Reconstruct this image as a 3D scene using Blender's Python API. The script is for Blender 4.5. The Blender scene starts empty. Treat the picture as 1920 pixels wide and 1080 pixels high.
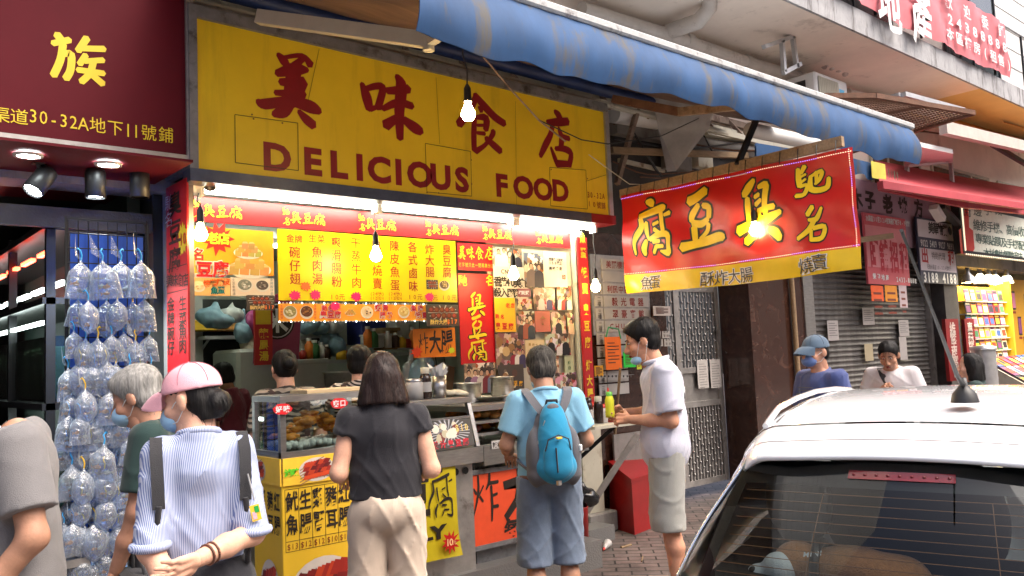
import bpy, math, random
import numpy as np
from mathutils import Vector, Matrix
random.seed(7); np.random.seed(7)
scene = bpy.context.scene
COL = scene.collection
R = math.radians

# ------------------------------------------------------------------ camera
FPX = 1560.0                       # focal length in pixels of the 1920 px wide photograph
TH, PITCH, ROLL, EYE = 0.85946, 0.08199, 0.043, 1.58
_F = np.array([math.cos(TH)*math.cos(PITCH), math.sin(TH)*math.cos(PITCH), math.sin(PITCH)])
_R0 = np.array([math.sin(TH), -math.cos(TH), 0.0]); _U0 = np.cross(_R0, _F)
_RT = _R0*math.cos(ROLL) - _U0*math.sin(ROLL)
_UP = _U0*math.cos(ROLL) + _R0*math.sin(ROLL)
cd = bpy.data.cameras.new('camera'); cam = bpy.data.objects.new('camera', cd); COL.objects.link(cam)
cd.sensor_width = 36; cd.lens = FPX/1920*36; cd.clip_start = 0.05; cd.clip_end = 500
cam.matrix_world = Matrix(((_RT[0], _UP[0], -_F[0], 0), (_RT[1], _UP[1], -_F[1], 0), (_RT[2], _UP[2], -_F[2], EYE), (0, 0, 0, 1)))
scene.camera = cam

# ------------------------------------------------------------------ world, sun, exposure
SUN_EL, SUN_AZ = R(58), R(-60)     # azimuth measured from +x towards +y: high over the street, from the right and front
w = bpy.data.worlds.new('World'); scene.world = w; w.use_nodes = True
nt = w.node_tree
sky = nt.nodes.new('ShaderNodeTexSky'); sky.sky_type = 'NISHITA'; sky.sun_disc = False
sky.sun_elevation = SUN_EL; sky.sun_rotation = math.pi/2 - SUN_AZ
sky.air_density = .7; sky.dust_density = 7.0; sky.ozone_density = .6
bg = nt.nodes['Background']; bg.inputs[1].default_value = 0.12
nt.links.new(sky.outputs[0], bg.inputs[0])
sl = bpy.data.lights.new('sun', 'SUN'); sl.energy = 1.0; sl.angle = R(60); sl.color = (1.0, .94, .85)
so = bpy.data.objects.new('sun', sl); COL.objects.link(so)
_sd = Vector((math.cos(SUN_EL)*math.cos(SUN_AZ), math.cos(SUN_EL)*math.sin(SUN_AZ), math.sin(SUN_EL)))
so.rotation_euler = _sd.to_track_quat('Z', 'Y').to_euler(); so.location = _sd*30
vs = scene.view_settings; vs.view_transform = 'Standard'; vs.look = 'None'; vs.gamma = 1; vs.exposure = 1.7
scene.render.engine = 'CYCLES'
cy = scene.cycles
cy.use_denoising = True; cy.max_bounces = 7; cy.diffuse_bounces = 3; cy.glossy_bounces = 3
cy.transmission_bounces = 5; cy.transparent_max_bounces = 24; cy.caustics_reflective = False; cy.caustics_refractive = False
cy.sample_clamp_indirect = 6; cy.use_adaptive_sampling = True; cy.adaptive_threshold = 0.02

# ------------------------------------------------------------------ pixel -> point on a real plane
CAM0 = np.array([0, 0, EYE])
def ray(px, py): return _F*FPX + _RT*(px-960) - _UP*(py-540)
def Y(px, py, y): d = ray(px, py); return CAM0 + d*(y/d[1])
def X(px, py, x): d = ray(px, py); return CAM0 + d*(x/d[0])
def Z(px, py, z): d = ray(px, py); return CAM0 + d*((z-EYE)/d[2])
def D(px, py, dep): d = ray(px, py); return CAM0 + d*(dep/FPX)
def V(*a): return np.array(a, float)
def nrm(v): v = np.asarray(v, float); return v/np.linalg.norm(v)

# ------------------------------------------------------------------ materials
MATS = {}
def mat(name, col, rough=.6, metal=0., var=.12, scale=6., bump=0., bscale=60., coat=0., emit=0., ecol=None, stretch=None, dirt=None, spec=None, alpha=1., sheen=0.):
    m = bpy.data.materials.new(name); m.use_nodes = True; n = m.node_tree.nodes; L = m.node_tree.links
    b = n['Principled BSDF']; b.inputs['Roughness'].default_value = rough; b.inputs['Metallic'].default_value = metal
    if coat: b.inputs['Coat Weight'].default_value = coat; b.inputs['Coat Roughness'].default_value = .04
    if spec is not None: b.inputs['Specular IOR Level'].default_value = spec
    if sheen: b.inputs['Sheen Weight'].default_value = sheen
    c = list(col)+[1]
    tc = n.new('ShaderNodeTexCoord'); src = tc.outputs['Object']
    if stretch:
        mp = n.new('ShaderNodeMapping'); mp.inputs['Scale'].default_value = stretch; L.new(src, mp.inputs[0]); src = mp.outputs[0]
    out = None
    if var:
        nz = n.new('ShaderNodeTexNoise'); nz.inputs['Scale'].default_value = scale; nz.inputs['Detail'].default_value = 5; nz.inputs['Roughness'].default_value = .65
        L.new(src, nz.inputs['Vector'])
        rp = n.new('ShaderNodeValToRGB'); rp.color_ramp.elements[0].position = .3; rp.color_ramp.elements[1].position = .72
        rp.color_ramp.elements[0].color = [min(1, x*(1-var)) for x in col]+[1]; rp.color_ramp.elements[1].color = [min(1, x*(1+var*.7)) for x in col]+[1]
        L.new(nz.outputs[0], rp.inputs[0]); out = rp.outputs[0]
    if dirt:                                        # (colour, scale, threshold, softness, stretch)
        dc, ds, dt, dsoft, dst = dirt
        mp2 = n.new('ShaderNodeMapping'); mp2.inputs['Scale'].default_value = dst; L.new(tc.outputs['Object'], mp2.inputs[0])
        n2 = n.new('ShaderNodeTexNoise'); n2.inputs['Scale'].default_value = ds; n2.inputs['Detail'].default_value = 7; n2.inputs['Roughness'].default_value = .7
        L.new(mp2.outputs[0], n2.inputs['Vector'])
        mr = n.new('ShaderNodeMapRange'); mr.inputs[1].default_value = dt; mr.inputs[2].default_value = dt+dsoft; L.new(n2.outputs[0], mr.inputs[0])
        mx = n.new('ShaderNodeMix'); mx.data_type = 'RGBA'; L.new(mr.outputs[0], mx.inputs[0])
        if out is not None: L.new(out, mx.inputs[6])
        else: mx.inputs[6].default_value = c
        mx.inputs[7].default_value = list(dc)+[1]; out = mx.outputs[2]
    if out is not None: L.new(out, b.inputs['Base Color'])
    else: b.inputs['Base Color'].default_value = c
    if bump:
        n3 = n.new('ShaderNodeTexNoise'); n3.inputs['Scale'].default_value = bscale; n3.inputs['Detail'].default_value = 4; L.new(src, n3.inputs['Vector'])
        bp = n.new('ShaderNodeBump'); bp.inputs['Strength'].default_value = bump; bp.inputs['Distance'].default_value = .01; L.new(n3.outputs[0], bp.inputs['Height']); L.new(bp.outputs[0], b.inputs['Normal'])
    if emit: b.inputs['Emission Color'].default_value = list(ecol or col)+[1]; b.inputs['Emission Strength'].default_value = emit
    if alpha < 1: b.inputs['Alpha'].default_value = alpha
    MATS[name] = m; return m
def glassy(name, col=(1, 1, 1), fac=.12, rough=.02, tint=.9):   # thin clear sheet: mostly see-through, Fresnel reflection
    m = bpy.data.materials.new(name); m.use_nodes = True; n = m.node_tree.nodes; L = m.node_tree.links
    n.remove(n['Principled BSDF']); o = n['Material Output']
    t = n.new('ShaderNodeBsdfTransparent'); t.inputs[0].default_value = [c*tint for c in col]+[1]
    g = n.new('ShaderNodeBsdfGlossy'); g.inputs['Roughness'].default_value = rough
    lw = n.new('ShaderNodeLayerWeight'); lw.inputs[0].default_value = .35
    mr = n.new('ShaderNodeMapRange'); mr.inputs[3].default_value = fac*.5; mr.inputs[4].default_value = min(1, fac*6)
    L.new(lw.outputs['Facing'], mr.inputs[0])
    mx = n.new('ShaderNodeMixShader'); L.new(mr.outputs[0], mx.inputs[0]); L.new(t.outputs[0], mx.inputs[1]); L.new(g.outputs[0], mx.inputs[2]); L.new(mx.outputs[0], o.inputs[0])
    MATS[name] = m; return m
def flat(col, rough=.5):                              # plain printed inks, made on demand
    k = 'ink_%02x%02x%02x_%d' % (tuple(int(max(0, min(1, c))*255) for c in col)+(int(rough*10),))
    if k not in MATS: mat(k, col, rough, var=.1, scale=9)
    return k
def srgb(r, g, b):
    f = lambda c: (c/12.92 if c <= .04045 else ((c+.055)/1.055)**2.4)
    return (f(r/255), f(g/255), f(b/255))
def ink(r, g, b, rough=.5): return flat(srgb(r, g, b), rough)

# ------------------------------------------------------------------ objects
ORG = {}
def tag(o, label, cat, group=None, kind=None):
    if label: o['label'] = label
    if cat: o['category'] = cat
    if group: o['group'] = group
    if kind: o['kind'] = kind
    return o
def thing(name, label, cat, loc, group=None, kind=None):
    o = bpy.data.objects.new(name, None); COL.objects.link(o); o.location = Vector(loc); o.empty_display_size = .1
    ORG[o.name] = np.array(loc, float); return tag(o, label, cat, group, kind)
class Frame:
    def __init__(s, o, u, v): s.o = np.array(o, float); s.u = nrm(u); s.v = nrm(v); s.n = np.cross(s.u, s.v)
    def at(s, a, b, c=0.): return s.o + s.u*a + s.v*b + s.n*c
    def uv(s, px, py):                                # where the ray of a pixel meets this plane
        d = ray(px, py); t = np.dot(s.o-CAM0, s.n)/np.dot(d, s.n); p = CAM0+d*t-s.o
        return float(np.dot(p, s.u)), float(np.dot(p, s.v))
def facade(y): return Frame((0, y, 0), (1, 0, 0), (0, 0, 1))
class MB:
    def __init__(s): s.v = []; s.f = []; s.m = []; s.names = []; s.sm = []
    def mi(s, m):
        if m not in s.names: s.names.append(m)
        return s.names.index(m)
    def add(s, vs, fs, m, smooth=False):
        b = len(s.v); s.v += [tuple(map(float, p)) for p in vs]; k = s.mi(m)
        for f in fs: s.f.append([b+i for i in f]); s.m.append(k); s.sm.append(smooth)
        return s
    def box(s, c, size, m, ax=None):                   # centre, full sizes, optional axes
        c = np.array(c, float); h = np.array(size)/2
        A = np.eye(3) if ax is None else np.array([nrm(a) for a in ax])
        vs = [c+A[0]*h[0]*i+A[1]*h[1]*j+A[2]*h[2]*k for i in (-1, 1) for j in (-1, 1) for k in (-1, 1)]
        return s.add(vs, [(0, 1, 3, 2), (4, 6, 7, 5), (0, 4, 5, 1), (2, 3, 7, 6), (0, 2, 6, 4), (1, 5, 7, 3)], m)
    def span(s, a, b, m):                              # box between two corners
        a = np.minimum(a, b), np.maximum(a, b); return s.box((a[0]+a[1])/2, a[1]-a[0], m)
    def bbox(s, a, b, m, r=.01):                       # chamfered box between corners
        lo, hi = np.minimum(a, b), np.maximum(a, b); r = min(r, *(0.49*(hi-lo)))
        vs = []; 
        for i in (0, 1):
            for j in (0, 1):
                for k in (0, 1):
                    p = np.where(np.array([i, j, k]) == 1, hi, lo); d = np.where(np.array([i, j, k]) == 1, -r, r)
                    for ax in range(3):
                        q = p.copy()
                        for o in range(3):
                            if o != ax: q[o] += d[o]
                        vs.append(q)
        idx = lambda i, j, k, ax: (i*4+j*2+k)*3+ax
        fs = []
        for sd in (0, 1):
            fs.append([idx(sd, 0, 0, 0), idx(sd, 1, 0, 0), idx(sd, 1, 1, 0), idx(sd, 0, 1, 0)])
            fs.append([idx(0, sd, 0, 1), idx(1, sd, 0, 1), idx(1, sd, 1, 1), idx(0, sd, 1, 1)])
            fs.append([idx(0, 0, sd, 2), idx(1, 0, sd, 2), idx(1, 1, sd, 2), idx(0, 1, sd, 2)])
        for a1 in (0, 1):
            for a2 in (0, 1):
                fs.append([idx(a1, a2, 0, 0), idx(a1, a2, 1, 0), idx(a1, a2, 1, 1), idx(a1, a2, 0, 1)])
                fs.append([idx(a1, 0, a2, 0), idx(a1, 1, a2, 0), idx(a1, 1, a2, 2), idx(a1, 0, a2, 2)])
                fs.append([idx(0, a1, a2, 1), idx(1, a1, a2, 1), idx(1, a1, a2, 2), idx(0, a1, a2, 2)])
        for i in (0, 1):
            for j in (0, 1):
                for k in (0, 1): fs.append([idx(i, j, k, 0), idx(i, j, k, 1), idx(i, j, k, 2)])
        return s.add(vs, fs, m)
    def rect(s, F, a0, b0, a1, b1, m, d=0.): return s.add([F.at(a0, b0, d), F.at(a1, b0, d), F.at(a1, b1, d), F.at(a0, b1, d)], [(0, 1, 2, 3)], m)
    def slab(s, F, a0, b0, a1, b1, m, d0=0., d1=.01):  # solid board on a frame
        vs = [F.at(a, b, d) for d in (d0, d1) for a, b in ((a0, b0), (a1, b0), (a1, b1), (a0, b1))]
        return s.add(vs, [(3, 2, 1, 0), (4, 5, 6, 7), (0, 1, 5, 4), (1, 2, 6, 5), (2, 3, 7, 6), (3, 0, 4, 7)], m)
    def poly(s, F, pts, m, d=0.): return s.add([F.at(a, b, d) for a, b in pts], [tuple(range(len(pts)))], m)
    def prism(s, F, pts, m, d0, d1):
        n = len(pts); vs = [F.at(a, b, d) for d in (d0, d1) for a, b in pts]
        return s.add(vs, [tuple(range(n))[::-1], tuple(range(n, 2*n))]+[(i, (i+1) % n, n+(i+1) % n, n+i) for i in range(n)], m)
    def quad(s, a, b, c, d, m): return s.add([a, b, c, d], [(0, 1, 2, 3)], m)
    def disc(s, F, a, b, r, m, d=0., n=20, ry=None): return s.poly(F, [(a+r*math.cos(t*2*math.pi/n), b+(ry or r)*math.sin(t*2*math.pi/n)) for t in range(n)], m, d)
    def tube(s, pts, r, m, n=8, cap=True, smooth=True):
        pts = [np.array(p, float) for p in pts]; N = len(pts); rs = r if hasattr(r, '__len__') else [r]*N
        vs = []; up = None
        for i, p in enumerate(pts):
            t = nrm(pts[min(i+1, N-1)]-pts[max(i-1, 0)])
            if up is None: up = np.array([0, 0, 1.]) if abs(t[2]) < .9 else np.array([1., 0, 0])
            a = np.cross(t, up); a = nrm(a) if np.linalg.norm(a) > 1e-6 else nrm(np.cross(t, [0, 1., .1])); b = np.cross(a, t); up = b
            vs += [p+(a*math.cos(2*math.pi*k/n)+b*math.sin(2*math.pi*k/n))*rs[i] for k in range(n)]
        fs = [(i*n+k, i*n+(k+1) % n, (i+1)*n+(k+1) % n, (i+1)*n+k) for i in range(N-1) for k in range(n)]
        s.add(vs, fs, m, smooth)
        if cap: s.add(vs[:n], [tuple(range(n))[::-1]], m); s.add(vs[-n:], [tuple(range(n))], m)
        return s
    def bar(s, a, b, w, h, m):                         # square section bar
        a, b = np.array(a, float), np.array(b, float); t = b-a; L = np.linalg.norm(t); t = t/L
        u = np.array([0, 0, 1.]) if abs(t[2]) < .95 else np.array([1., 0, 0]); x = nrm(np.cross(t, u)); z = np.cross(x, t)
        return s.box((a+b)/2, (L, w, h), m, (t, x, z))
    def lathe(s, prof, c, m, n=20, ax=(0, 0, 1), smooth=True):   # [(r, h)...] round an axis
        ax = nrm(ax); u = nrm(np.cross(ax, (1, 0, 0) if abs(ax[0]) < .9 else (0, 1, 0))); v = np.cross(ax, u); c = np.array(c, float)
        vs = [c+ax*h+(u*math.cos(2*math.pi*k/n)+v*math.sin(2*math.pi*k/n))*max(r, 1e-5) for r, h in prof for k in range(n)]
        return s.add(vs, [(i*n+k, i*n+(k+1) % n, (i+1)*n+(k+1) % n, (i+1)*n+k) for i in range(len(prof)-1) for k in range(n)], m, smooth)
    def ball(s, c, r, m, n=12, k=8, ax=None, jit=0.):
        r = np.array([r]*3 if np.isscalar(r) else r, float); c = np.array(c, float); A = np.eye(3) if ax is None else np.array([nrm(a) for a in ax])
        vs = []
        for i in range(k+1):
            for j in range(n):
                th, ph = math.pi*i/k, 2*math.pi*j/n; q = np.array([math.sin(th)*math.cos(ph), math.sin(th)*math.sin(ph), math.cos(th)])*r*(1+(random.uniform(-jit, jit) if 0 < i < k else 0))
                vs.append(c+q@A)
        return s.add(vs, [(i*n+j, (i+1)*n+j, (i+1)*n+(j+1) % n, i*n+(j+1) % n) for i in range(k) for j in range(n)], m, True)
    def grid(s, P, m, smooth=True, wrap=False):        # P[i][j] points
        n, k = len(P), len(P[0]); vs = [p for r in P for p in r]
        return s.add(vs, [(i*k+j, i*k+(j+1) % k, (i+1)*k+(j+1) % k, (i+1)*k+j) for i in range(n-1) for j in range(k if wrap else k-1)], m, smooth)
    def build(s, name, parent=None, org=None):
        me = bpy.data.meshes.new(name); vs = np.array(s.v)
        if org is not None: o3 = np.array(org, float)
        elif parent is not None: o3 = ORG[parent.name]
        else: lo, hi = vs.min(0), vs.max(0); o3 = np.array([(lo[0]+hi[0])/2, (lo[1]+hi[1])/2, lo[2]])
        me.from_pydata([tuple(p-o3) for p in vs], [], s.f)
        for nm in s.names: me.materials.append(MATS[nm])
        me.polygons.foreach_set('material_index', s.m); me.polygons.foreach_set('use_smooth', s.sm); me.update()
        o = bpy.data.objects.new(name, me); COL.objects.link(o)
        if parent is not None: o.parent = parent; o.location = Vector(o3-ORG[parent.name])
        else: o.location = Vector(o3)
        ORG[o.name] = o3; return o
def struct(o): o['kind'] = 'structure'; return o
def copy_tree(o, loc=None, parent=None):
    c = o.copy(); COL.objects.link(c)
    if parent is not None: c.parent = parent
    if loc is not None: c.location = Vector(loc)
    for ch in list(o.children): copy_tree(ch, None, c)
    return c

# ------------------------------------------------------------------ lettering
GL = {}
def glyph(ch, bold=0., res=2):
    k = (ch, bold, res)
    if k not in GL:
        c = bpy.data.curves.new('t', 'FONT'); c.body = ch; c.size = 1; c.offset = bold; c.resolution_u = res
        o = bpy.data.objects.new('t', c); COL.objects.link(o); bpy.context.view_layer.update()
        me = bpy.data.meshes.new_from_object(o.evaluated_get(bpy.context.evaluated_depsgraph_get()))
        vs = np.array([v.co[:2] for v in me.vertices]) if len(me.vertices) else np.zeros((0, 2)); fs = [tuple(p.vertices) for p in me.polygons]
        bpy.data.objects.remove(o); bpy.data.curves.remove(c); bpy.data.meshes.remove(me)
        GL[k] = (vs, fs)
    return GL[k]
def put(mb, F, ch, a, b, w, h, m, d=.003, bold=.0, res=2, shear=0., wob=0., rot=0., border=None, bw=.05):
    """one character, its em box (w x h) centred on (a, b) of the frame"""
    if ch == ' ': return
    lat = ord(ch) < 0x2000
    if border: put(mb, F, ch, a, b, w, h, border, d*.6, bold+bw, res, shear, wob, rot)
    vs, fs = glyph(ch, bold, res)
    if not len(vs): return
    q = vs.copy()
    if lat: c0 = (glyph(ch, 0., res)[0]); q[:, 0] -= (c0[:, 0].min()+c0[:, 0].max())/2; q[:, 1] -= .36
    else: q[:, 0] -= .5; q[:, 1] -= .38
    if wob:
        s1 = ord(ch) % 7; x, y = q[:, 0].copy(), q[:, 1].copy()
        q[:, 0] += wob*(np.sin(y*7+s1)*.6+np.sin(y*15+s1*2)*.3); q[:, 1] += wob*(np.sin(x*6+s1*3)*.7+np.sin(x*13+s1)*.35)
    if rot: cr, sr = math.cos(rot), math.sin(rot); q = q@np.array([[cr, sr], [-sr, cr]])
    mb.add([F.at(a+(p[0]+shear*p[1])*w, b+p[1]*h, d) for p in q], fs, m)
def line(mb, F, txt, a0, b0, a1, b1, h, m, **k):
    """a row (or column) of characters spaced evenly from (a0,b0) to (a1,b1), the centres of first and last"""
    w = k.pop('w', h); n = len(txt)
    for i, ch in enumerate(txt):
        t = i/max(1, n-1); put(mb, F, ch, a0+(a1-a0)*t, b0+(b1-b0)*t, w, h, m, **k)
def pline(mb, F, txt, p0, p1, hpx, m, **k):            # the same, its ends and height read in the photograph
    a0, b0 = F.uv(*p0); a1, b1 = F.uv(*p1); h = F.uv(p0[0], p0[1]-hpx/2)[1]-F.uv(p0[0], p0[1]+hpx/2)[1]
    line(mb, F, txt, a0, b0, a1, b1, abs(h), m, **k)

# brush lettering: strokes of (x, y, half width) in a 100 box, y down
def stroke_mesh(pts):
    p = np.array(pts, float); n = len(p)
    if n > 2:                                           # Catmull-Rom
        q = []
        for i in range(n-1):
            p0, p1, p2, p3 = p[max(i-1, 0)], p[i], p[i+1], p[min(i+2, n-1)]
            for t in np.linspace(0, 1, 5)[:-1 if i < n-2 else None]:
                q.append(.5*((2*p1)+(-p0+p2)*t+(2*p0-5*p1+4*p2-p3)*t*t+(-p0+3*p1-3*p2+p3)*t**3))
        p = np.array(q)
    else: p = np.array([p[0]+(p[1]-p[0])*t for t in np.linspace(0, 1, 5)])
    return p
def brush(mb, F, strokes, a, b, w, h, m, d=.003, border=None, bw=3.5, fat=1.):
    def lay(mm, extra, dd):
        for k, st in enumerate(strokes):
            p = stroke_mesh(st); N = len(p); L, Rr = [], []
            for i in range(N):
                t = p[min(i+1, N-1)]-p[max(i-1, 0)]; t = t[:2]/(np.linalg.norm(t[:2])+1e-9); nn = np.array([-t[1], t[0]]); r = max(p[i][2]*fat, .6)+extra
                L.append(p[i][:2]+nn*r); Rr.append(p[i][:2]-nn*r)
            t0 = p[0][:2]-p[1][:2]; t0 /= np.linalg.norm(t0); t1 = p[-1][:2]-p[-2][:2]; t1 /= np.linalg.norm(t1)
            e0 = p[0][:2]+t0*(p[0][2]*fat*.6+extra); e1 = p[-1][:2]+t1*(p[-1][2]*fat*.6+extra)
            q = L+Rr+[e0, e1]; fs = [(i, i+1, N+i+1, N+i) for i in range(N-1)]+[(2*N, 0, N), (2*N+1, 2*N-1, N-1)]
            mb.add([F.at(a+(x-50)/100*w, b-(y-50)/100*h, dd+k*.00012) for x, y in q], fs, mm)
    if border: lay(border, bw, d*.4)
    lay(m, 0., d)

# ------------------------------------------------------------------ soft bodies: a blended distance field meshed by surface nets
def rotm(yaw=0., pitch=0., roll=0.):                    # local x right, y forward, z up
    cz, sz, cx, sx, cyy, sy = math.cos(yaw), math.sin(yaw), math.cos(pitch), math.sin(pitch), math.cos(roll), math.sin(roll)
    return np.array([[cz, -sz, 0], [sz, cz, 0], [0, 0, 1]])@np.array([[1, 0, 0], [0, cx, -sx], [0, sx, cx]])@np.array([[cyy, 0, sy], [0, 1, 0], [-sy, 0, cyy]])
def cap(a, b, ra, rb=None, **k): return dict(t='c', a=np.array(a, float), b=np.array(b, float), ra=ra, rb=ra if rb is None else rb, **k)
def ell(c, r, rot=None, **k): return dict(t='e', c=np.array(c, float), r=np.array(r, float), rot=rot, **k)
def sdf_mesh(prims, res, k=.03, cuts=(), disp=None):
    los, his = [], []
    for p in prims:
        if p.get('sub'): continue
        if p['t'] == 'c': r = max(p['ra'], p['rb']); los.append(np.minimum(p['a'], p['b'])-r); his.append(np.maximum(p['a'], p['b'])+r)
        else: r = max(p['r']) if p['rot'] is not None else p['r']; los.append(p['c']-r); his.append(p['c']+r)
    lo = np.min(los, 0)-3*res-.02; hi = np.max(his, 0)+3*res+.02
    n = np.ceil((hi-lo)/res).astype(int)+1; Dm = np.full(n, .5, np.float32)
    axs = [lo[i]+res*np.arange(n[i]) for i in range(3)]
    for p in prims:
        kk = p.get('k', k)
        if p['t'] == 'c': r = max(p['ra'], p['rb'])+kk*1.5+3*res; l, h = np.minimum(p['a'], p['b'])-r, np.maximum(p['a'], p['b'])+r
        else: r = (max(p['r']) if p['rot'] is not None else p['r'])+kk*1.5+3*res; l, h = p['c']-r, p['c']+r
        i0 = np.clip(np.floor((l-lo)/res).astype(int), 0, n-1); i1 = np.clip(np.ceil((h-lo)/res).astype(int)+1, 1, n)
        if np.any(i1 <= i0): continue
        Xg, Yg, Zg = np.meshgrid(*[axs[i][i0[i]:i1[i]] for i in range(3)], indexing='ij', sparse=True)
        if p['t'] == 'c':
            a, ba = p['a'], p['b']-p['a']; L2 = max(float(ba@ba), 1e-9)
            t = np.clip(((Xg-a[0])*ba[0]+(Yg-a[1])*ba[1]+(Zg-a[2])*ba[2])/L2, 0, 1)
            d = np.sqrt((Xg-a[0]-t*ba[0])**2+(Yg-a[1]-t*ba[1])**2+(Zg-a[2]-t*ba[2])**2)-(p['ra']+(p['rb']-p['ra'])*t)
        else:
            x, y, z = Xg-p['c'][0], Yg-p['c'][1], Zg-p['c'][2]
            if p['rot'] is not None:
                M = p['rot']; x, y, z = x*M[0, 0]+y*M[1, 0]+z*M[2, 0], x*M[0, 1]+y*M[1, 1]+z*M[2, 1], x*M[0, 2]+y*M[1, 2]+z*M[2, 2]
            rr = p['r']; k0 = np.sqrt((x/rr[0])**2+(y/rr[1])**2+(z/rr[2])**2); k1 = np.sqrt((x/rr[0]**2)**2+(y/rr[1]**2)**2+(z/rr[2]**2)**2)+1e-6
            d = k0*(k0-1)/k1
        for nn, dd in p.get('cut', ()): d = np.maximum(d, Xg*nn[0]+Yg*nn[1]+Zg*nn[2]-dd)
        S = tuple(slice(i0[i], i1[i]) for i in range(3)); B = Dm[S]
        if p.get('sub'):
            h_ = np.clip(.5-.5*(B+d)/kk, 0, 1); Dm[S] = B*(1-h_)+(-d)*h_+kk*h_*(1-h_)
        else:
            h_ = np.clip(.5+.5*(B-d)/kk, 0, 1); Dm[S] = B*(1-h_)+d*h_-kk*h_*(1-h_)
    Xg, Yg, Zg = np.meshgrid(*axs, indexing='ij', sparse=True)
    if disp is not None: Dm = Dm+disp(Xg, Yg, Zg).astype(np.float32)
    for nn, dd in cuts: Dm = np.maximum(Dm, (Xg*nn[0]+Yg*nn[1]+Zg*nn[2]-dd).astype(np.float32))
    Dm[0], Dm[-1] = .1, .1; Dm[:, 0], Dm[:, -1] = .1, .1; Dm[:, :, 0], Dm[:, :, -1] = .1, .1
    ins = Dm < 0; m = n-1; cnt = np.zeros(m, np.float32); acc = [np.zeros(m, np.float32) for _ in range(3)]
    for ax in range(3):
        o1, o2 = [a for a in range(3) if a != ax]
        for u in (0, 1):
            for v_ in (0, 1):
                s0 = [None]*3; s1 = [None]*3
                s0[ax] = slice(0, m[ax]); s1[ax] = slice(1, m[ax]+1); s0[o1] = s1[o1] = slice(u, u+m[o1]); s0[o2] = s1[o2] = slice(v_, v_+m[o2])
                A, B = Dm[tuple(s0)], Dm[tuple(s1)]; x = (A < 0) != (B < 0)
                t = np.where(x, A/np.where(x, A-B, 1), 0)
                cnt += x; acc[ax] += t; acc[o1] += x*u; acc[o2] += x*v_
    act = cnt > 0; idx = np.full(m, -1, np.int64); ii = np.argwhere(act); idx[act] = np.arange(len(ii))
    c = cnt[act]; P = np.stack([lo[a]+res*(ii[:, a]+acc[a][act]/c) for a in range(3)], 1)
    fs = []
    for ax in range(3):
        o1, o2 = (ax+1) % 3, (ax+2) % 3
        sA = [slice(0, None)]*3; sA[ax] = slice(0, -1); sB = [slice(0, None)]*3; sB[ax] = slice(1, None)
        A, B = ins[tuple(sA)], ins[tuple(sB)]; e = np.argwhere(A != B)
        if not len(e): continue
        e = e[(e[:, o1] > 0) & (e[:, o2] > 0) & (e[:, o1] < n[o1]-1) & (e[:, o2] < n[o2]-1)]
        fl = A[tuple(e.T)]
        def g(d1, d2): q = e.copy(); q[:, o1] += d1; q[:, o2] += d2; return idx[tuple(q.T)]
        Q = np.stack([g(-1, -1), g(0, -1), g(0, 0), g(-1, 0)], 1); Q[~fl] = Q[~fl][:, ::-1]
        fs.append(Q)
    return P, np.concatenate(fs)
def soft(mb, prims, m, res=.008, **k):
    P, Q = sdf_mesh(prims, res, **k); mb.add(P, Q.tolist(), m, True); return mb
# ================================================================== materials of the place
mat('cream_plaster', (.82, .72, .62), .8, var=.12, scale=1.2, bump=.15, dirt=((.33, .26, .2), 1.6, .56, .2, (1, 1, .5)))
mat('yellow_plaster', (.72, .55, .24), .8, var=.1, scale=1.2, bump=.1, dirt=((.4, .3, .14), 1.6, .58, .2, (1, 1, .5)))
mat('concrete', (.36, .36, .37), .85, var=.2, scale=5, bump=.4, bscale=25, dirt=((.13, .12, .12), 3.2, .52, .14, (3, 3, .5)))
mat('wall_tile_white', (.66, .66, .64), .5, var=.08, scale=3, dirt=((.45, .44, .42), 2, .6, .2, (1, 1, .4)))
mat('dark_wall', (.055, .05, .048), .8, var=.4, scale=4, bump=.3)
mat('grey_wall', (.24, .225, .21), .8, var=.25, scale=3, bump=.2, dirt=((.09, .08, .075), 3, .52, .2, (1, 1, .3)))
mat('shop_inner', (.5, .55, .48), .6, var=.15, scale=2, dirt=((.2, .22, .18), 3, .6, .2, (1, 1, .6)))
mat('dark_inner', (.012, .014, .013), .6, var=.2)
mat('steel', (.42, .41, .4), .32, metal=.9, var=.2, scale=12, stretch=(1, 1, 6), bump=.05)
mat('steel_dull', (.46, .44, .42), .45, metal=.8, var=.25, scale=9, dirt=((.1, .08, .06), 5, .6, .15, (1, 1, 1)))
mat('alu', (.5, .5, .5), .4, metal=.7, var=.15, scale=10)
mat('dirty_metal', (.23, .23, .24), .5, metal=.4, var=.3, scale=7, bump=.15, dirt=((.05, .045, .04), 6, .52, .15, (1, 1, 1)))
mat('blue_grey_metal', (.07, .085, .14), .4, metal=.3, var=.35, scale=5, dirt=((.14, .13, .13), 8, .55, .2, (.4, 1, 1)))
mat('black_metal', (.01, .01, .011), .5, metal=.1, var=.2)
mat('black_plastic', (.018, .018, .02), .45, var=.2)
mat('white_plastic', (.7, .7, .69), .4, var=.06)
mat('cream_paint', (.55, .52, .42), .55, var=.14, scale=4, dirt=((.24, .17, .1), 6, .57, .12, (1, 1, .6)))
mat('rust', (.15, .07, .04), .8, var=.4, scale=12, bump=.3)
mat('rusty_beam', (.3, .22, .17), .75, var=.3, scale=8, dirt=((.1, .05, .03), 6, .5, .15, (1, 1, 1)))
mat('old_wood', (.3, .2, .11), .7, var=.3, scale=7, stretch=(1, 6, 6), bump=.2)
mat('pipe_paint', (.52, .47, .42), .5, var=.15, scale=5, dirt=((.25, .19, .15), 6, .58, .15, (1, 1, 1)))
mat('yellow_board', (.84, .57, .018), .45, var=.1, scale=1.4, dirt=((.58, .38, .015), 2.2, .54, .3, (2.5, 1, .3)))
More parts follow.
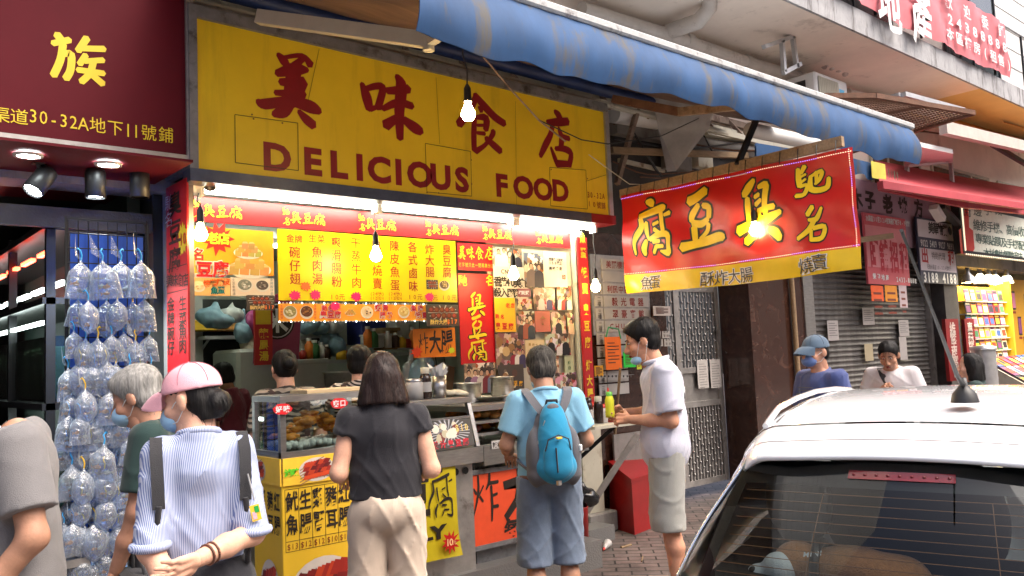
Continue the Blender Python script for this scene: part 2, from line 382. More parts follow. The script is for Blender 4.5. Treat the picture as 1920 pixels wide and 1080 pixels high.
mat('sign_red', (.25, .008, .014), .4, var=.15, scale=8)
mat('maroon', (.095, .005, .011), .6, var=.07, scale=4, spec=.15)
mat('gold_ink', (.75, .55, .02), .4, var=.08)
mat('bright_red', (.5, .015, .02), .4, var=.1, scale=4)
mat('banner_red', (.55, .012, .012), .3, var=.1, scale=3, bump=.25, bscale=7)
mat('banner_yellow', (.72, .48, .01), .35, var=.1, scale=4, bump=.2, bscale=7)
mat('menu_yellow', (.8, .62, .0), .35, var=.05, scale=3)
mat('outline', (.02, .014, .01), .5, var=.1)
mat('awning_blue', (.014, .066, .18), .75, var=.35, scale=2.4, stretch=(1, 1, .5), bump=.3, bscale=7, dirt=((.07, .068, .066), 1.7, .515, .12, (3.6, 3.6, .55)))
mat('awning_top', (.3, .33, .37), .7, var=.2, scale=3); mat('awning_under', (.19, .115, .085), .8, var=.3, scale=4, stretch=(.5, 3, 3))
mat('awning_edge', (.45, .46, .46), .6, var=.25, scale=9, dirt=((.16, .15, .15), 9, .52, .15, (1, 1, 1)))
mat('awning_red', (.42, .05, .065), .6, var=.12, scale=3)
mat('awning_orange', (.62, .2, .015), .6, var=.12, scale=3)
mat('plastic_sheet', (.55, .55, .55), .35, var=.2, scale=5, alpha=.5)
mat('tube_light', (1, 1, 1), .5, var=0, emit=13, ecol=(.95, 1., .82))
mat('bulb_light', (1, .8, .5), .5, var=0, emit=48, ecol=(1, .66, .28))
mat('spot_light', (1, 1, 1), .5, var=0, emit=25, ecol=(.9, 1, 1))
mat('led_red', (1, .1, .05), .5, var=0, emit=7, ecol=(1, .05, .02))
mat('tank_lamp', (1, 1, 1), .5, var=0, emit=6, ecol=(.85, 1, .95))
mat('led_white', (1, 1, 1), .5, var=0, emit=5, ecol=(.85, .95, 1))
mat('led_violet', (.5, .35, 1), .5, var=0, emit=.5, ecol=(.35, .2, 1))
mat('led_warm', (.9, .75, .5), .5, var=0, emit=.35, ecol=(1, .85, .6))
mat('tank_water', (.035, .06, .04), .15, var=.4, scale=7)
mat('blue_cloth', (.02, .09, .5), .7, var=.3, scale=3, stretch=(6, 1, .5))
mat('rubber', (.012, .012, .012), .6, var=.2)
glassy('clear_glass', (.93, 1, .97), .16, .02, .93)
glassy('tank_glass', (.75, .88, .8), .14, .02, .8)
glassy('bulb_glass', (1, .95, .85), .2, .02, .95)

def textured(name, build):
    m = bpy.data.materials.new(name); m.use_nodes = True; build(m.node_tree.nodes, m.node_tree.links, m.node_tree.nodes['Principled BSDF']); MATS[name] = m
def _pavers(n, L, b):
    tc = n.new('ShaderNodeTexCoord'); mp = n.new('ShaderNodeMapping'); mp.inputs['Rotation'].default_value = (0, 0, R(45)); L.new(tc.outputs['Object'], mp.inputs[0])
    br = n.new('ShaderNodeTexBrick'); br.inputs['Scale'].default_value = 1; br.inputs['Brick Width'].default_value = .21; br.inputs['Row Height'].default_value = .105; br.inputs['Mortar Size'].default_value = .007
    br.inputs['Color1'].default_value = (.19, .14, .125, 1); br.inputs['Color2'].default_value = (.105, .088, .08, 1); br.inputs['Mortar'].default_value = (.025, .022, .02, 1); L.new(mp.outputs[0], br.inputs['Vector'])
    nz = n.new('ShaderNodeTexNoise'); nz.inputs['Scale'].default_value = 2.3; nz.inputs['Detail'].default_value = 8; nz.inputs['Roughness'].default_value = .75; L.new(tc.outputs['Object'], nz.inputs['Vector'])
    mr = n.new('ShaderNodeMapRange'); mr.inputs[1].default_value = .35; mr.inputs[2].default_value = .7; mr.inputs[3].default_value = .45; mr.inputs[4].default_value = 1.35; L.new(nz.outputs[0], mr.inputs[0])
    mx = n.new('ShaderNodeMix'); mx.data_type = 'RGBA'; mx.blend_type = 'MULTIPLY'; mx.inputs[0].default_value = 1; L.new(br.outputs[0], mx.inputs[6]); L.new(mr.outputs[0], mx.inputs[7]); L.new(mx.outputs[2], b.inputs['Base Color'])
    b.inputs['Roughness'].default_value = .6
    bp = n.new('ShaderNodeBump'); bp.inputs['Strength'].default_value = .5; bp.inputs['Distance'].default_value = .006; L.new(br.outputs['Fac'], bp.inputs['Height']); bp.invert = True; L.new(bp.outputs[0], b.inputs['Normal'])
textured('pavers', _pavers)
mat('asphalt', (.17, .165, .16), .85, var=.3, scale=30, bump=.5, bscale=120)
def _marble(n, L, b):
    tc = n.new('ShaderNodeTexCoord')
    nz = n.new('ShaderNodeTexNoise'); nz.inputs['Scale'].default_value = 6; nz.inputs['Detail'].default_value = 10; nz.inputs['Roughness'].default_value = .72; nz.inputs['Distortion'].default_value = 1.2; L.new(tc.outputs['Object'], nz.inputs['Vector'])
    rp = n.new('ShaderNodeValToRGB'); e = rp.color_ramp.elements; e[0].position = .3; e[0].color = (.022, .009, .006, 1); e[1].position = .75; e[1].color = (.1, .05, .035, 1); x = e.new(.55); x.color = (.045, .018, .012, 1)
    L.new(nz.outputs[0], rp.inputs[0]); L.new(rp.outputs[0], b.inputs['Base Color']); b.inputs['Roughness'].default_value = .16
textured('marble', _marble)
def _shutter(n, L, b):
    tc = n.new('ShaderNodeTexCoord')
    mp = n.new('ShaderNodeMapping'); mp.inputs['Scale'].default_value = (6, 6, .6); L.new(tc.outputs['Object'], mp.inputs[0])
    nz = n.new('ShaderNodeTexNoise'); nz.inputs['Scale'].default_value = 2; nz.inputs['Detail'].default_value = 8; nz.inputs['Roughness'].default_value = .7; L.new(mp.outputs[0], nz.inputs['Vector'])
    rp = n.new('ShaderNodeValToRGB'); e = rp.color_ramp.elements; e[0].position = .3; e[0].color = (.07, .066, .063, 1); e[1].position = .75; e[1].color = (.22, .21, .2, 1); L.new(nz.outputs[0], rp.inputs[0]); L.new(rp.outputs[0], b.inputs['Base Color'])
    b.inputs['Roughness'].default_value = .45; b.inputs['Metallic'].default_value = .35
textured('shutter_metal', _shutter)
def _diamond(n, L, b):
    tc = n.new('ShaderNodeTexCoord'); mp = n.new('ShaderNodeMapping'); mp.inputs['Rotation'].default_value = (0, R(45), R(45)); mp.inputs['Scale'].default_value = (40, 40, 40); L.new(tc.outputs['Object'], mp.inputs[0])
    ch = n.new('ShaderNodeTexVoronoi'); ch.inputs['Scale'].default_value = 2; L.new(mp.outputs[0], ch.inputs['Vector'])
    b.inputs['Base Color'].default_value = (.2, .195, .19, 1); b.inputs['Roughness'].default_value = .5; b.inputs['Metallic'].default_value = .4
    bp = n.new('ShaderNodeBump'); bp.inputs['Strength'].default_value = .6; bp.inputs['Distance'].default_value = .004; L.new(ch.outputs[0], bp.inputs['Height']); L.new(bp.outputs[0], b.inputs['Normal'])
textured('tread_plate', _diamond)

# ================================================================== ground
struct(MB().quad((-60, 2.0, 0), (90, 2.0, 0), (90, 30, 0), (-60, 30, 0), 'pavers').build('pavement', org=(0, 0, 0)))
struct(MB().quad((-60, -9.0, -.004), (90, -9.0, -.004), (90, 1.8, -.004), (-60, 1.8, -.004), 'asphalt').build('road', org=(0, 0, 0)))
struct(MB().span((-60, 1.8, -.2), (90, 2.0, .003), 'concrete').build('kerb', org=(0, 0, 0)))
struct(MB().span((-60, -12.5, -.2), (90, -9.0, .1), 'concrete').build('pavement', org=(0, -10, 0)))

# ================================================================== the shophouse that carries all the shops
W = 5.4
hb = thing('shophouse_building', 'cream shophouse with an overhanging concrete floor above the row of shops', 'building', (0, W, 0))
b = MB()
b.span((-6, W, 2.72), (45, W+.25, 4.98), 'grey_wall')                      # wall band over the shop openings
b.span((5.33, W-.02, 0), (6.68, W+.2, 2.72), 'marble')
b.span((7.9, W-.2, 0), (9.15, W+.2, 2.72), 'marble')
b.span((13.25, W-.1, 0), (13.75, W+.2, 2.72), 'dark_wall')
b.span((18.6, W-.1, 0), (45, W+.2, 2.72), 'grey_wall')
b.span((-6, W, 0), (-2.2, W+.2, 2.72), 'dark_wall')
b.build('wall', hb)
b = MB(); b.span((-6, 4.23, 4.98), (12.3, W+.25, 5.01), 'cream_plaster'); b.span((12.3, 4.23, 4.98), (45, W+.25, 5.01), 'yellow_plaster'); b.build('ceiling', hb)
b = MB(); b.span((-6, 4.2, 4.984), (45, W+.25, 5.26), 'concrete'); b.build('floor_slab', hb)
b = MB(); b.span((-6, 4.5, 5.26), (45, 4.75, 18), 'wall_tile_white')
for k in range(40): b.span((-6, 4.494, 5.5+k*.3), (45, 4.5, 5.51+k*.3), 'grey_wall')
b.build('upper_wall', hb)
b = MB(); b.span((5.33, W-.03, 2.72), (9.2, W, 3.75), 'dark_wall'); b.span((-6, W-.03, 3.75), (45, W, 4.98), 'cream_plaster'); b.build('painted_band', hb)
# party walls, back and floor of the two open shops
b = MB()
b.span((1.78, W-.33, 0), (1.825, 8.6, 2.72), 'grey_wall'); b.span((1.825, W+.1, 0), (1.9, 8.6, 2.72), 'shop_inner'); b.span((5.3, W+.0, 0), (5.33, 8.6, 2.72), 'shop_inner'); b.span((1.9, 8.5, 0), (5.3, 8.6, 2.72), 'shop_inner')
b.span((1.9, W, 2.72), (5.3, 8.6, 2.8), 'shop_inner'); b.span((1.9, 4.95, 0), (5.3, 8.6, .12), 'tread_plate')
b.build('shop_room', hb)
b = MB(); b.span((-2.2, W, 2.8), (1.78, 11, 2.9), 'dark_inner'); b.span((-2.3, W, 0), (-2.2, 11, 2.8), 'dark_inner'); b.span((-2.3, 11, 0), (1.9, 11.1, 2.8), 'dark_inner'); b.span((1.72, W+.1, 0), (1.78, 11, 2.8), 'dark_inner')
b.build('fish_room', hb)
b = MB(); b.span((13.75, 8.5, 0), (18.6, 8.6, 2.9), 'cream_paint'); b.span((13.75, W, 2.9), (18.6, 8.6, 3), 'cream_paint'); b.span((13.7, W+.2, 0), (13.75, 8.5, 2.9), 'cream_paint'); b.span((18.6, W+.2, 0), (18.65, 8.5, 2.9), 'cream_paint'); b.build('phone_room', hb)
# upstairs windows beyond the pink banner, and the grimy windows over the far shops
def window(x0, x1, z0, z1, y, par, glass, frame='black_metal', bars=2, t=.045):
    f = MB(); f.span((x0, y-.03, z0), (x0+t, y, z1), frame); f.span((x1-t, y-.03, z0), (x1, y, z1), frame); f.span((x0+t, y-.03, z0), (x1-t, y, z0+t), frame); f.span((x0+t, y-.03, z1-t), (x1-t, y, z1), frame)
    for k in range(1, bars): xx = x0+(x1-x0)*k/bars; f.span((xx-t*.4, y-.028, z0+t), (xx+t*.4, y-.002, z1-t), frame)
    o = f.build('window', par); g = MB(); g.span((x0+t, y-.012, z0+t), (x1-t, y-.008, z1-t), glass); g.build('pane', o, org=ORG[par.name])
mat('dim_glass', (.05, .06, .065), .08, var=.3, scale=2); mat('brown_glass', (.12, .085, .055), .25, var=.5, scale=2.5)
window(11.9, 13.9, 5.35, 7.3, 4.485, hb, 'dim_glass'); window(7.4, 10.3, 5.35, 7.3, 4.485, hb, 'dim_glass', bars=3)
for x0, x1 in ((11.3, 12.9), (13.3, 15.6), (16.0, 18.2)): window(x0, x1, 3.72, 4.3, W-.035, hb, 'brown_glass', 'cream_paint', 3)
t = thing('street_end_blocker', 'unseen grey block added at the far street end to shut out the sky', 'building', (52, -4, 0)); b = MB(); b.span((50, -13, 0), (54, 4.8, 18), 'grey_wall'); b.build('wall', t)  # unseen block added to keep open sky out of the car side's reflection
for j in range(4):
    m_ = MB(); m_.span((49.95, -11+j*4, 3), (49.99, -9+j*4, 5), 'dim_glass'); m_.build('window', t)
# the building across the street
ob = thing('facing_building', 'pale tenement block across the street', 'building', (10, -12.5, 0))
b = MB(); b.span((-50, -13.5, .1), (80, -12.5, 11), 'cream_plaster'); b.build('wall', ob)
for k in range(7):
    for j in range(3): window(-14+k*5.4, -11.6+k*5.4, 1.2+j*3.3, 2.9+j*3.3, -12.46, ob, 'dim_glass', bars=2)
# ================================================================== brush characters, drawn stroke by stroke
CH = {}
def chars(F, ox, oy, sc, data):
    for ch, sts in data.items():
        raw = [[(F.uv(ox+x/sc, oy+y/sc), r) for x, y, r in st] for st in sts]
        px = [(ox+st[0][0]/sc, oy+st[0][1]/sc) for st in sts][0]
        mpp = abs(F.uv(px[0], px[1]+1)[1]-F.uv(px[0], px[1])[1])/sc
        ext = [((a-r*mpp, b-r*mpp), (a+r*mpp, b+r*mpp)) for st in raw for (a, b), r in st]
        a0 = min(e[0][0] for e in ext); a1 = max(e[1][0] for e in ext); b0 = min(e[0][1] for e in ext); b1 = max(e[1][1] for e in ext)
        S = [[((a-a0)/(a1-a0)*100, (b1-b)/(b1-b0)*100, r*mpp/(b1-b0)*100) for (a, b), r in st] for st in raw]
        CH[ch] = (S, ((a0+a1)/2, (b0+b1)/2, a1-a0, b1-b0))
def bput(mb, F, ch, m, d=.004, box=None, **k):
    S, bx = CH[ch]; a, b, w_, h = box or bx; brush(mb, F, S, a, b, w_, h, m, d=d, **k)
FS = facade(4.98)                                        # face of the big sign boxes
_tl = Y(1155, 360, 4.9); _dep = float((_tl-CAM0)@_F); _tr = D(1590, 270, _dep/1.25)
FB = Frame((5.56, 4.9, 0), (0.06, -1, 0), (0, 0, 1))      # cross-street banner, its face towards the left
chars(FB, 1180, 340, 7.2, {
 '腐': [[(250,285,22),(310,290,48),(330,320,40)],[(140,480,28),(300,420,36),(440,360,42),(480,335,28)],[(470,450,18),(540,415,26)],[(150,500,36),(170,620,46),(110,740,42),(85,850,25),(105,985,14)],[(230,560,36),(250,680,32),(285,790,12)],[(430,400,30),(445,560,30),(470,660,28)],[(330,580,20),(400,545,18)],[(345,640,24),(420,690,22)],[(250,800,30),(215,900,46),(230,985,25)],[(300,780,28),(420,710,36),(530,715,34),(550,860,30),(545,950,38),(440,930,10)],[(340,805,28),(430,800,22)],[(380,870,24),(480,865,20)],[(385,870,26),(345,960,22)]],
 '豆': [[(790,270,55),(900,220,50),(1040,120,50)],[(930,310,30),(830,440,42),(815,530,32)],[(990,320,30),(1075,345,38),(1060,470,36)],[(830,550,38),(950,560,40),(1050,490,28)],[(850,600,42),(880,770,36)],[(1050,560,32),(1030,660,28),(940,760,20)],[(720,880,55),(860,840,45),(1050,780,52),(1200,730,52),(1270,740,38)]]})
chars(FB, 1360, 290, 5.686, {
 '臭': [[(310,270,22),(250,350,42),(200,430,34)],[(240,460,28),(245,560,34),(250,690,28)],[(360,345,20),(445,320,34),(440,420,34),(430,560,32),(440,610,34)],[(320,450,20),(370,420,20)],[(330,530,22),(390,475,18)],[(350,595,22),(450,560,24),(540,545,26)],[(140,805,48),(260,740,40),(430,680,42),(610,600,22)],[(365,600,18),(370,680,26)],[(340,720,38),(290,850,38),(230,920,38)],[(460,780,25),(540,820,45),(590,880,32)]],
 '馳': [[(770,150,16),(780,260,22),(800,340,20)],[(840,120,20),(800,200,15)],[(850,205,11),(790,240,11)],[(850,255,11),(800,300,11)],[(800,340,16),(870,320,15),(850,420,18),(770,440,20)],[(900,230,16),(905,350,24),(980,375,26),(1080,340,23),(1095,240,17)],[(890,235,12),(1020,170,18),(995,260,16),(950,310,12)],[(960,180,17),(965,300,13)]],
 '名': [[(940,550,24),(890,640,24)],[(1030,560,15),(980,680,24),(900,690,14)],[(960,690,25),(900,800,25),(790,890,20)],[(930,800,18),(935,910,18)],[(950,780,20),(1060,760,22),(1040,880,22),(940,900,18)]]})
chars(FS, 350, 0, 3.84, {
 '美': [[(655,390,14),(700,440,28),(735,490,14)],[(700,415,12),(830,402,15),(892,470,26)],[(835,425,18),(740,500,24)],[(645,530,20),(780,500,38),(872,505,14)],[(670,590,20),(845,605,42)],[(635,668,16),(845,680,28)],[(785,480,42),(757,600,46),(737,760,38)],[(505,725,14),(560,750,30),(740,730,28),(890,770,38),(960,805,20)],[(740,740,36),(690,800,40),(620,825,16)],[(805,800,14),(860,860,28),(915,905,28)]],
 '味': [[(1260,600,14),(1295,700,30),(1315,790,22)],[(1290,640,16),(1370,620,20),(1412,640,22),(1375,780,22)],[(1320,785,18),(1370,772,12)],[(1440,655,20),(1530,650,26),(1600,640,26)],[(1410,785,16),(1520,740,24),(1625,765,22)],[(1510,545,16),(1545,620,36),(1530,800,32),(1535,1000,22)],[(1510,850,22),(1430,905,32)],[(1560,860,22),(1640,920,34),(1690,950,24)]]})
chars(FS, 860, 170, 6.75, {
 '食': [[(230,60,30),(130,250,42),(0,430,42)],[(200,50,30),(300,170,42),(450,330,42),(580,420,38)],[(250,205,15),(290,260,28)],[(200,340,28),(190,550,32),(195,760,30)],[(220,340,22),(345,350,40),(340,500,32)],[(230,440,16),(330,440,16)],[(230,535,18),(330,545,22)],[(210,770,32),(330,690,22),(425,560,28),(435,505,28)],[(340,600,28),(440,690,38),(530,770,36)]],
 '店': [[(1210,260,22),(1260,310,42),(1290,370,38)],[(1110,390,18),(1240,400,42),(1385,390,40)],[(1190,420,33),(1160,560,38),(1090,700,42),(1030,830,28)],[(1260,470,22),(1300,600,42),(1290,740,38)],[(1300,580,28),(1400,610,26)],[(1165,720,18),(1210,840,32),(1250,950,28)],[(1220,735,22),(1340,740,34),(1420,800,38),(1395,950,38)],[(1240,925,38),(1400,930,32)]]})
chars(facade(4.5), 780, 860, 6, {
 '炸': [[(645,360,8),(670,400,17)],[(688,250,14),(690,400,17),(640,600,7)],[(742,330,10),(700,410,11)],[(705,420,13),(740,460,11)],[(800,200,14),(800,290,20),(770,360,9)],[(790,310,16),(890,290,15)],[(820,330,18),(830,500,19),(825,620,11)],[(830,410,12),(880,390,13)],[(840,500,14),(890,490,16)]]})

def board(name, label, cat, F, tl, br, m, d0=0., d1=.012, group=None, edge=None):
    a0, b1 = F.uv(*tl); a1, b0 = F.uv(*br); mb = MB().slab(F, a0, b0, a1, b1, m, d0, d1)
    if edge:                                             # raised frame round the board
        em, ew, ed = edge
        for q in ((a0-ew, b1, a1+ew, b1+ew), (a0-ew, b0-ew, a1+ew, b0), (a0-ew, b0, a0, b1), (a1, b0, a1+ew, b1)): mb.slab(F, *q, em, d0, d1+ed)
    o = mb.build(name, org=F.at((a0+a1)/2, b0, d0)); tag(o, label, cat, group); return o, (a0, b0, a1, b1)
def child(mb, name, par, label=None):
    if not mb.v: return None
    o = mb.build(name, par)
    if label: o['label'] = label
    return o
def star(F, a, b, r, n=12, k=.62, seed=1, sx=1.):
    rnd = random.Random(seed); return [(a+sx*r*(1 if i % 2 == 0 else k)*rnd.uniform(.85, 1.1)*math.cos(math.pi*i/n), b+r*(1 if i % 2 == 0 else k)*rnd.uniform(.85, 1.1)*math.sin(math.pi*i/n)) for i in range(2*n)]

# ---- the big yellow shop sign box
a0, b1 = FS.uv(366, 40); a1, b0 = FS.uv(1141, 405); b1 = 3.735; b0 = 2.79
t = thing('shop_sign', 'wide yellow signboard with large red characters over the snack counter', 'shop sign', (3.6, 4.98, b0))
MB().slab(FS, a0, b0, a1, b1, 'yellow_board', -.02, 0).build('panel', t)
m = MB()
m.slab(FS, a0-.05, b1, a1+.03, b1+.075, 'dirty_metal', -.42, .03); m.slab(FS, a0-.05, b0-.078, a1+.06, b0, 'blue_grey_metal', -.1, .03)
m.slab(FS, a0-.05, b0, a0, b1, 'dirty_metal', -.42, .03); m.slab(FS, a1, b0, a1+.05, b1, 'alu', -.42, .02); m.build('frame', t)
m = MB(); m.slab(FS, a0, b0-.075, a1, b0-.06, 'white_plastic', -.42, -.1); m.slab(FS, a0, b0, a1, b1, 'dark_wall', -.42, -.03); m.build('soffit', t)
m = MB(); m.slab(FS, a1-.25, b0-.079, a1+.061, b0, 'sign_red', -.2, .032); m.build('end_trim', t)
m = MB()
for ch in '美味食店': bput(m, FS, ch, 'sign_red', d=.002, fat=1.28)
def latin(s, xs, y0, y1, h0, h1):
    for i, c in enumerate(s):
        u = (xs[i]-xs[0])/(xs[-1]-xs[0]); yc = y0+(y1-y0)*u; hp = h0+(h1-h0)*u; a, b = FS.uv(xs[i], yc); hh = abs(FS.uv(xs[i], yc-hp/2)[1]-FS.uv(xs[i], yc+hp/2)[1])
        put(m, FS, c, a, b, hh*1.5, hh*1.38, 'sign_red', d=.002, bold=.045, res=3)
latin('DELICIOUS', (520, 587, 636, 674, 711, 747, 787, 826, 866), 294, 336, 50, 44); latin('FOOD', (941, 981, 1018, 1051), 347, 357, 41, 38)
pline(m, FS, '30-32A', (1103, 365), (1131, 368), 15, 'sign_red', w=.05, bold=.01); pline(m, FS, '10號鋪', (1105, 382), (1131, 386), 14, 'sign_red', w=.055)
m.build('lettering', t)
m = MB()                                                  # cut-out service hatches with dark seams, screw holes, runs of rust
def seam(p, q, w_=.0022): A, B = FS.uv(*p), FS.uv(*q); d = nrm((B[0]-A[0], B[1]-A[1])); n2 = (-d[1]*w_, d[0]*w_); m.poly(FS, [(A[0]-n2[0], A[1]-n2[1]), (B[0]-n2[0], B[1]-n2[1]), (B[0]+n2[0], B[1]+n2[1]), (A[0]+n2[0], A[1]+n2[1])], 'outline', .0035)
for pl in (((440, 215), (558, 231), (559, 320), (441, 305)), ((797, 269), (882, 284), (884, 368), (800, 360)), ((1030, 314), (1098, 319), (1101, 392), (1032, 386))):
    for i in range(4): seam(pl[i], pl[(i+1) % 4])
seam((598, 92), (577, 190), .0012); seam((817, 145), (824, 270), .0012); seam((966, 190), (968, 395), .0012); seam((1098, 340), (1136, 328), .0015)
for q in ((472, 215), (475, 223), (529, 231), (800, 361), (822, 362), (884, 345), (883, 300), (1101, 335), (1033, 318)): A = FS.uv(*q); m.disc(FS, A[0], A[1], .006, 'rust', .004, 8)
m.build('hatch_seam', t)

# ---- maroon sign of the fish shop
FL = facade(4.99); a0, b0 = FL.uv(-700, 150)[0], FL.uv(348, 292)[1]
t = thing('shop_sign', 'dark maroon signboard with one large yellow character over the fish shop', 'shop sign', (0, 4.99, b0))
a1 = FL.uv(348, 200)[0]; MB().slab(FL, a0, b0, a1, 3.95, 'maroon', -.25, 0).build('panel', t)
m = MB(); m.slab(FL, a0, b0-.055, a1+.055, b0, 'steel_dull', -.3, .02); m.slab(FL, a1, b0, a1+.05, 3.95, 'steel_dull', -.3, .02); m.build('frame', t)
m = MB(); chars(FL, 0, 0, 2, {'族': [[(212,128,14),(236,158,14)],[(197,163,11),(262,150,12)],[(236,165,13),(226,225,13),(200,284,13)],[(236,204,11),(266,204,13),(264,262,13),(246,296,13)],[(326,142,13),(292,192,12)],[(308,182,11),(392,184,12)],[(322,206,11),(298,242,11)],[(316,230,10),(388,226,11)],[(290,262,11),(390,276,11)],[(350,232,12),(336,276,12),(304,308,12)],[(346,282,12),(386,316,13)]]}); bput(m, FL, '族', 'gold_ink', d=.002)
pline(m, FL, '渠道', (1, 215), (36, 219), 31, 'gold_ink', w=.09); pline(m, FL, '30-32A', (62, 217), (156, 232), 35, 'gold_ink', w=.085); pline(m, FL, '地下', (183, 235), (216, 240), 31, 'gold_ink', w=.09); pline(m, FL, '11', (240, 244), (255, 246), 35, 'gold_ink', w=.085); pline(m, FL, '號鋪', (279, 249), (311, 253), 31, 'gold_ink', w=.09)
m.build('lettering', t)

# ---- red pillar sign facing the fish shop
FP = Frame((1.775, 5.02, 0), (0, -1, 0), (0, 0, 1))      # u towards the street, n towards -x
t = MB(); t.slab(FP, -.36, .9, .01, 2.74, 'bright_red', 0, .012); t = t.build('pillar_sign', org=(1.775, 5.2, .9)); tag(t, 'tall pink-red sign on the pillar between fish shop and counter', 'sign')
m = MB()
def psign(ch, px, py, hp, mm='outline', **k): a, b = FP.uv(px, py); h = abs(FP.uv(px, py-hp/2)[1]-FP.uv(px, py+hp/2)[1]); put(m, FP, ch, a, b, k.pop('w', h*1.45), h, mm, d=.015, **k)
for ch, y in zip('臭豆腐', (382, 435, 487)): psign(ch, 332, y, 48, bold=.02, wob=.03)
psign('馳', 321, 380, 30, 'white_plastic'); psign('名', 321, 412, 30, 'white_plastic')
for i, ch in enumerate('美味食店'): psign(ch, 322+i*10, 526-i*.5, 26, bold=.01)
for ch, y in zip('金牌碗仔', (570, 598, 625, 652)): psign(ch, 325, y, 28, bold=.01)
for ch, y in zip('生菜魚肉', (568, 598, 622, 648)): psign(ch, 347, y, 30, bold=.01)
child(m, 'lettering', t)
m = MB(); a, b = FP.uv(347, 448); m.poly(FP, star(FP, a, b, .11, 12, .72, 3, .8), 'gold_ink', .014)
for q in ((500, 1), (546, 1)): c = FP.uv(340, q[0]); m.slab(FP, -.35, c[1], 0, c[1]+.005, 'outline', .0125, .0135)
put(m, FP, '1', a-.02, b, .09, .1, 'bright_red', .017, bold=.03); put(m, FP, '0', a+.035, b, .09, .1, 'bright_red', .017, bold=.03)
child(m, 'price_star', t)

# ---- header strip with the same five characters six times
FH = facade(5.3)
o, bx = board('header_strip', 'long crimson strip of repeated yellow characters beneath the fluorescent tubes', 'sign', FH, (363, 368), (1068, 466), 'bright_red', -.01, .01)
m = MB(); zc = (bx[1]+bx[3])/2; hh = bx[3]-bx[1]
for k, px in enumerate((408, 569, 706, 827, 930, 1027)):
    ac = FH.uv(px, 420)[0]; s = hh*.56
    for i, ch in enumerate('臭豆腐'):
        if ac-.05+i*s*1.02 > bx[0]+.02: bput(m, FH, ch, srgb and ink(225, 225, 30), d=.016, box=(ac-.045+i*s*1.0-.02, zc-.005, s*.95, s*.95), fat=.95)
    for i, ch in enumerate('馳名'): bput(m, FH, ch, ink(225, 225, 30), d=.016, box=(ac-.045-s*1.0, zc+(.5-i)*s*.78, s*.58, s*.62), fat=.85)
child(m, 'lettering', o)

# ---- little food pictures
def bowl(mb, F, a, b, r, food, bits, d, squash=.75, n=14, seed=0):
    rnd = random.Random(seed); mb.disc(F, a, b-r*.12, r, ink(225, 220, 205), d, 18, r*squash*1.05); mb.disc(F, a, b, r*.86, food, d+.001, 18, r*.86*squash)
    for i in range(n): t_ = rnd.uniform(0, 6.28); q = rnd.uniform(0, .62)*r; mb.disc(F, a+q*math.cos(t_), b+q*squash*math.sin(t_), r*rnd.uniform(.1, .2), rnd.choice(bits), d+.0015+i*.0001, 7, r*rnd.uniform(.07, .14))
def tofu_plate(mb, F, a, b, w_, d, seed=1):
    rnd = random.Random(seed); mb.disc(F, a, b-w_*.16, w_*.5, ink(228, 222, 205), d, 20, w_*.2)
    k = 0
    for row, nn in ((-.16, 4), (-.03, 3), (.09, 2)):
        for i in range(nn):
            c = a+(i-(nn-1)/2)*w_*.23+rnd.uniform(-.01, .01)*w_; e = b+row*w_; s = w_*.115; j = rnd.uniform(-.2, .2)
            col = ink(*[int(v*rnd.uniform(.85, 1.1)) for v in (196, 150, 74)]); top = ink(*[min(255, int(v*rnd.uniform(.95, 1.1))) for v in (220, 180, 105)])
            k += 1; dd = d+.001+.0002*k
            mb.poly(F, [(c-s, e-s), (c+s*.8, e-s*1.1), (c+s, e+s*(.6+j*.2)), (c-s*.9, e+s*.5)], col, dd); mb.poly(F, [(c-s*.9, e+s*.5), (c+s, e+s*(.6+j*.2)), (c+s*.5, e+s*1.1), (c-s*.6, e+s*1.05)], top, dd+.0001)
def sausages(mb, F, a, b, w_, h, d, seed=1, rows=2, nn=5):
    rnd = random.Random(seed); mb.poly(F, [(a-w_/2, b-h/2), (a+w_/2, b-h/2), (a+w_/2, b+h/2), (a-w_/2, b+h/2)], ink(75, 68, 60), d)
    for i in range(14): t_ = i*.449; mb.poly(F, [(a, b), (a+w_*.48*math.cos(t_-.05), b+h*.48*math.sin(t_-.05)), (a+w_*.48*math.cos(t_+.05), b+h*.48*math.sin(t_+.05))], ink(190, 185, 175), d+.0008+i*.00001)
    for r_ in range(rows):
        for i in range(nn):
            c = a+(i-(nn-1)/2)*w_*.17+(r_-.5)*w_*.06; e = b+(.18-r_*.36)*h
            mb.disc(F, c, e, w_*.085, ink(110, 42, 22), d+.002+.0002*(r_*nn+i), 12, h*.17); mb.disc(F, c-w_*.015, e+h*.02, w_*.052, ink(*[int(v*rnd.uniform(.85, 1.15)) for v in (165, 75, 45)]), d+.0021+.0002*(r_*nn+i), 10, h*.1)

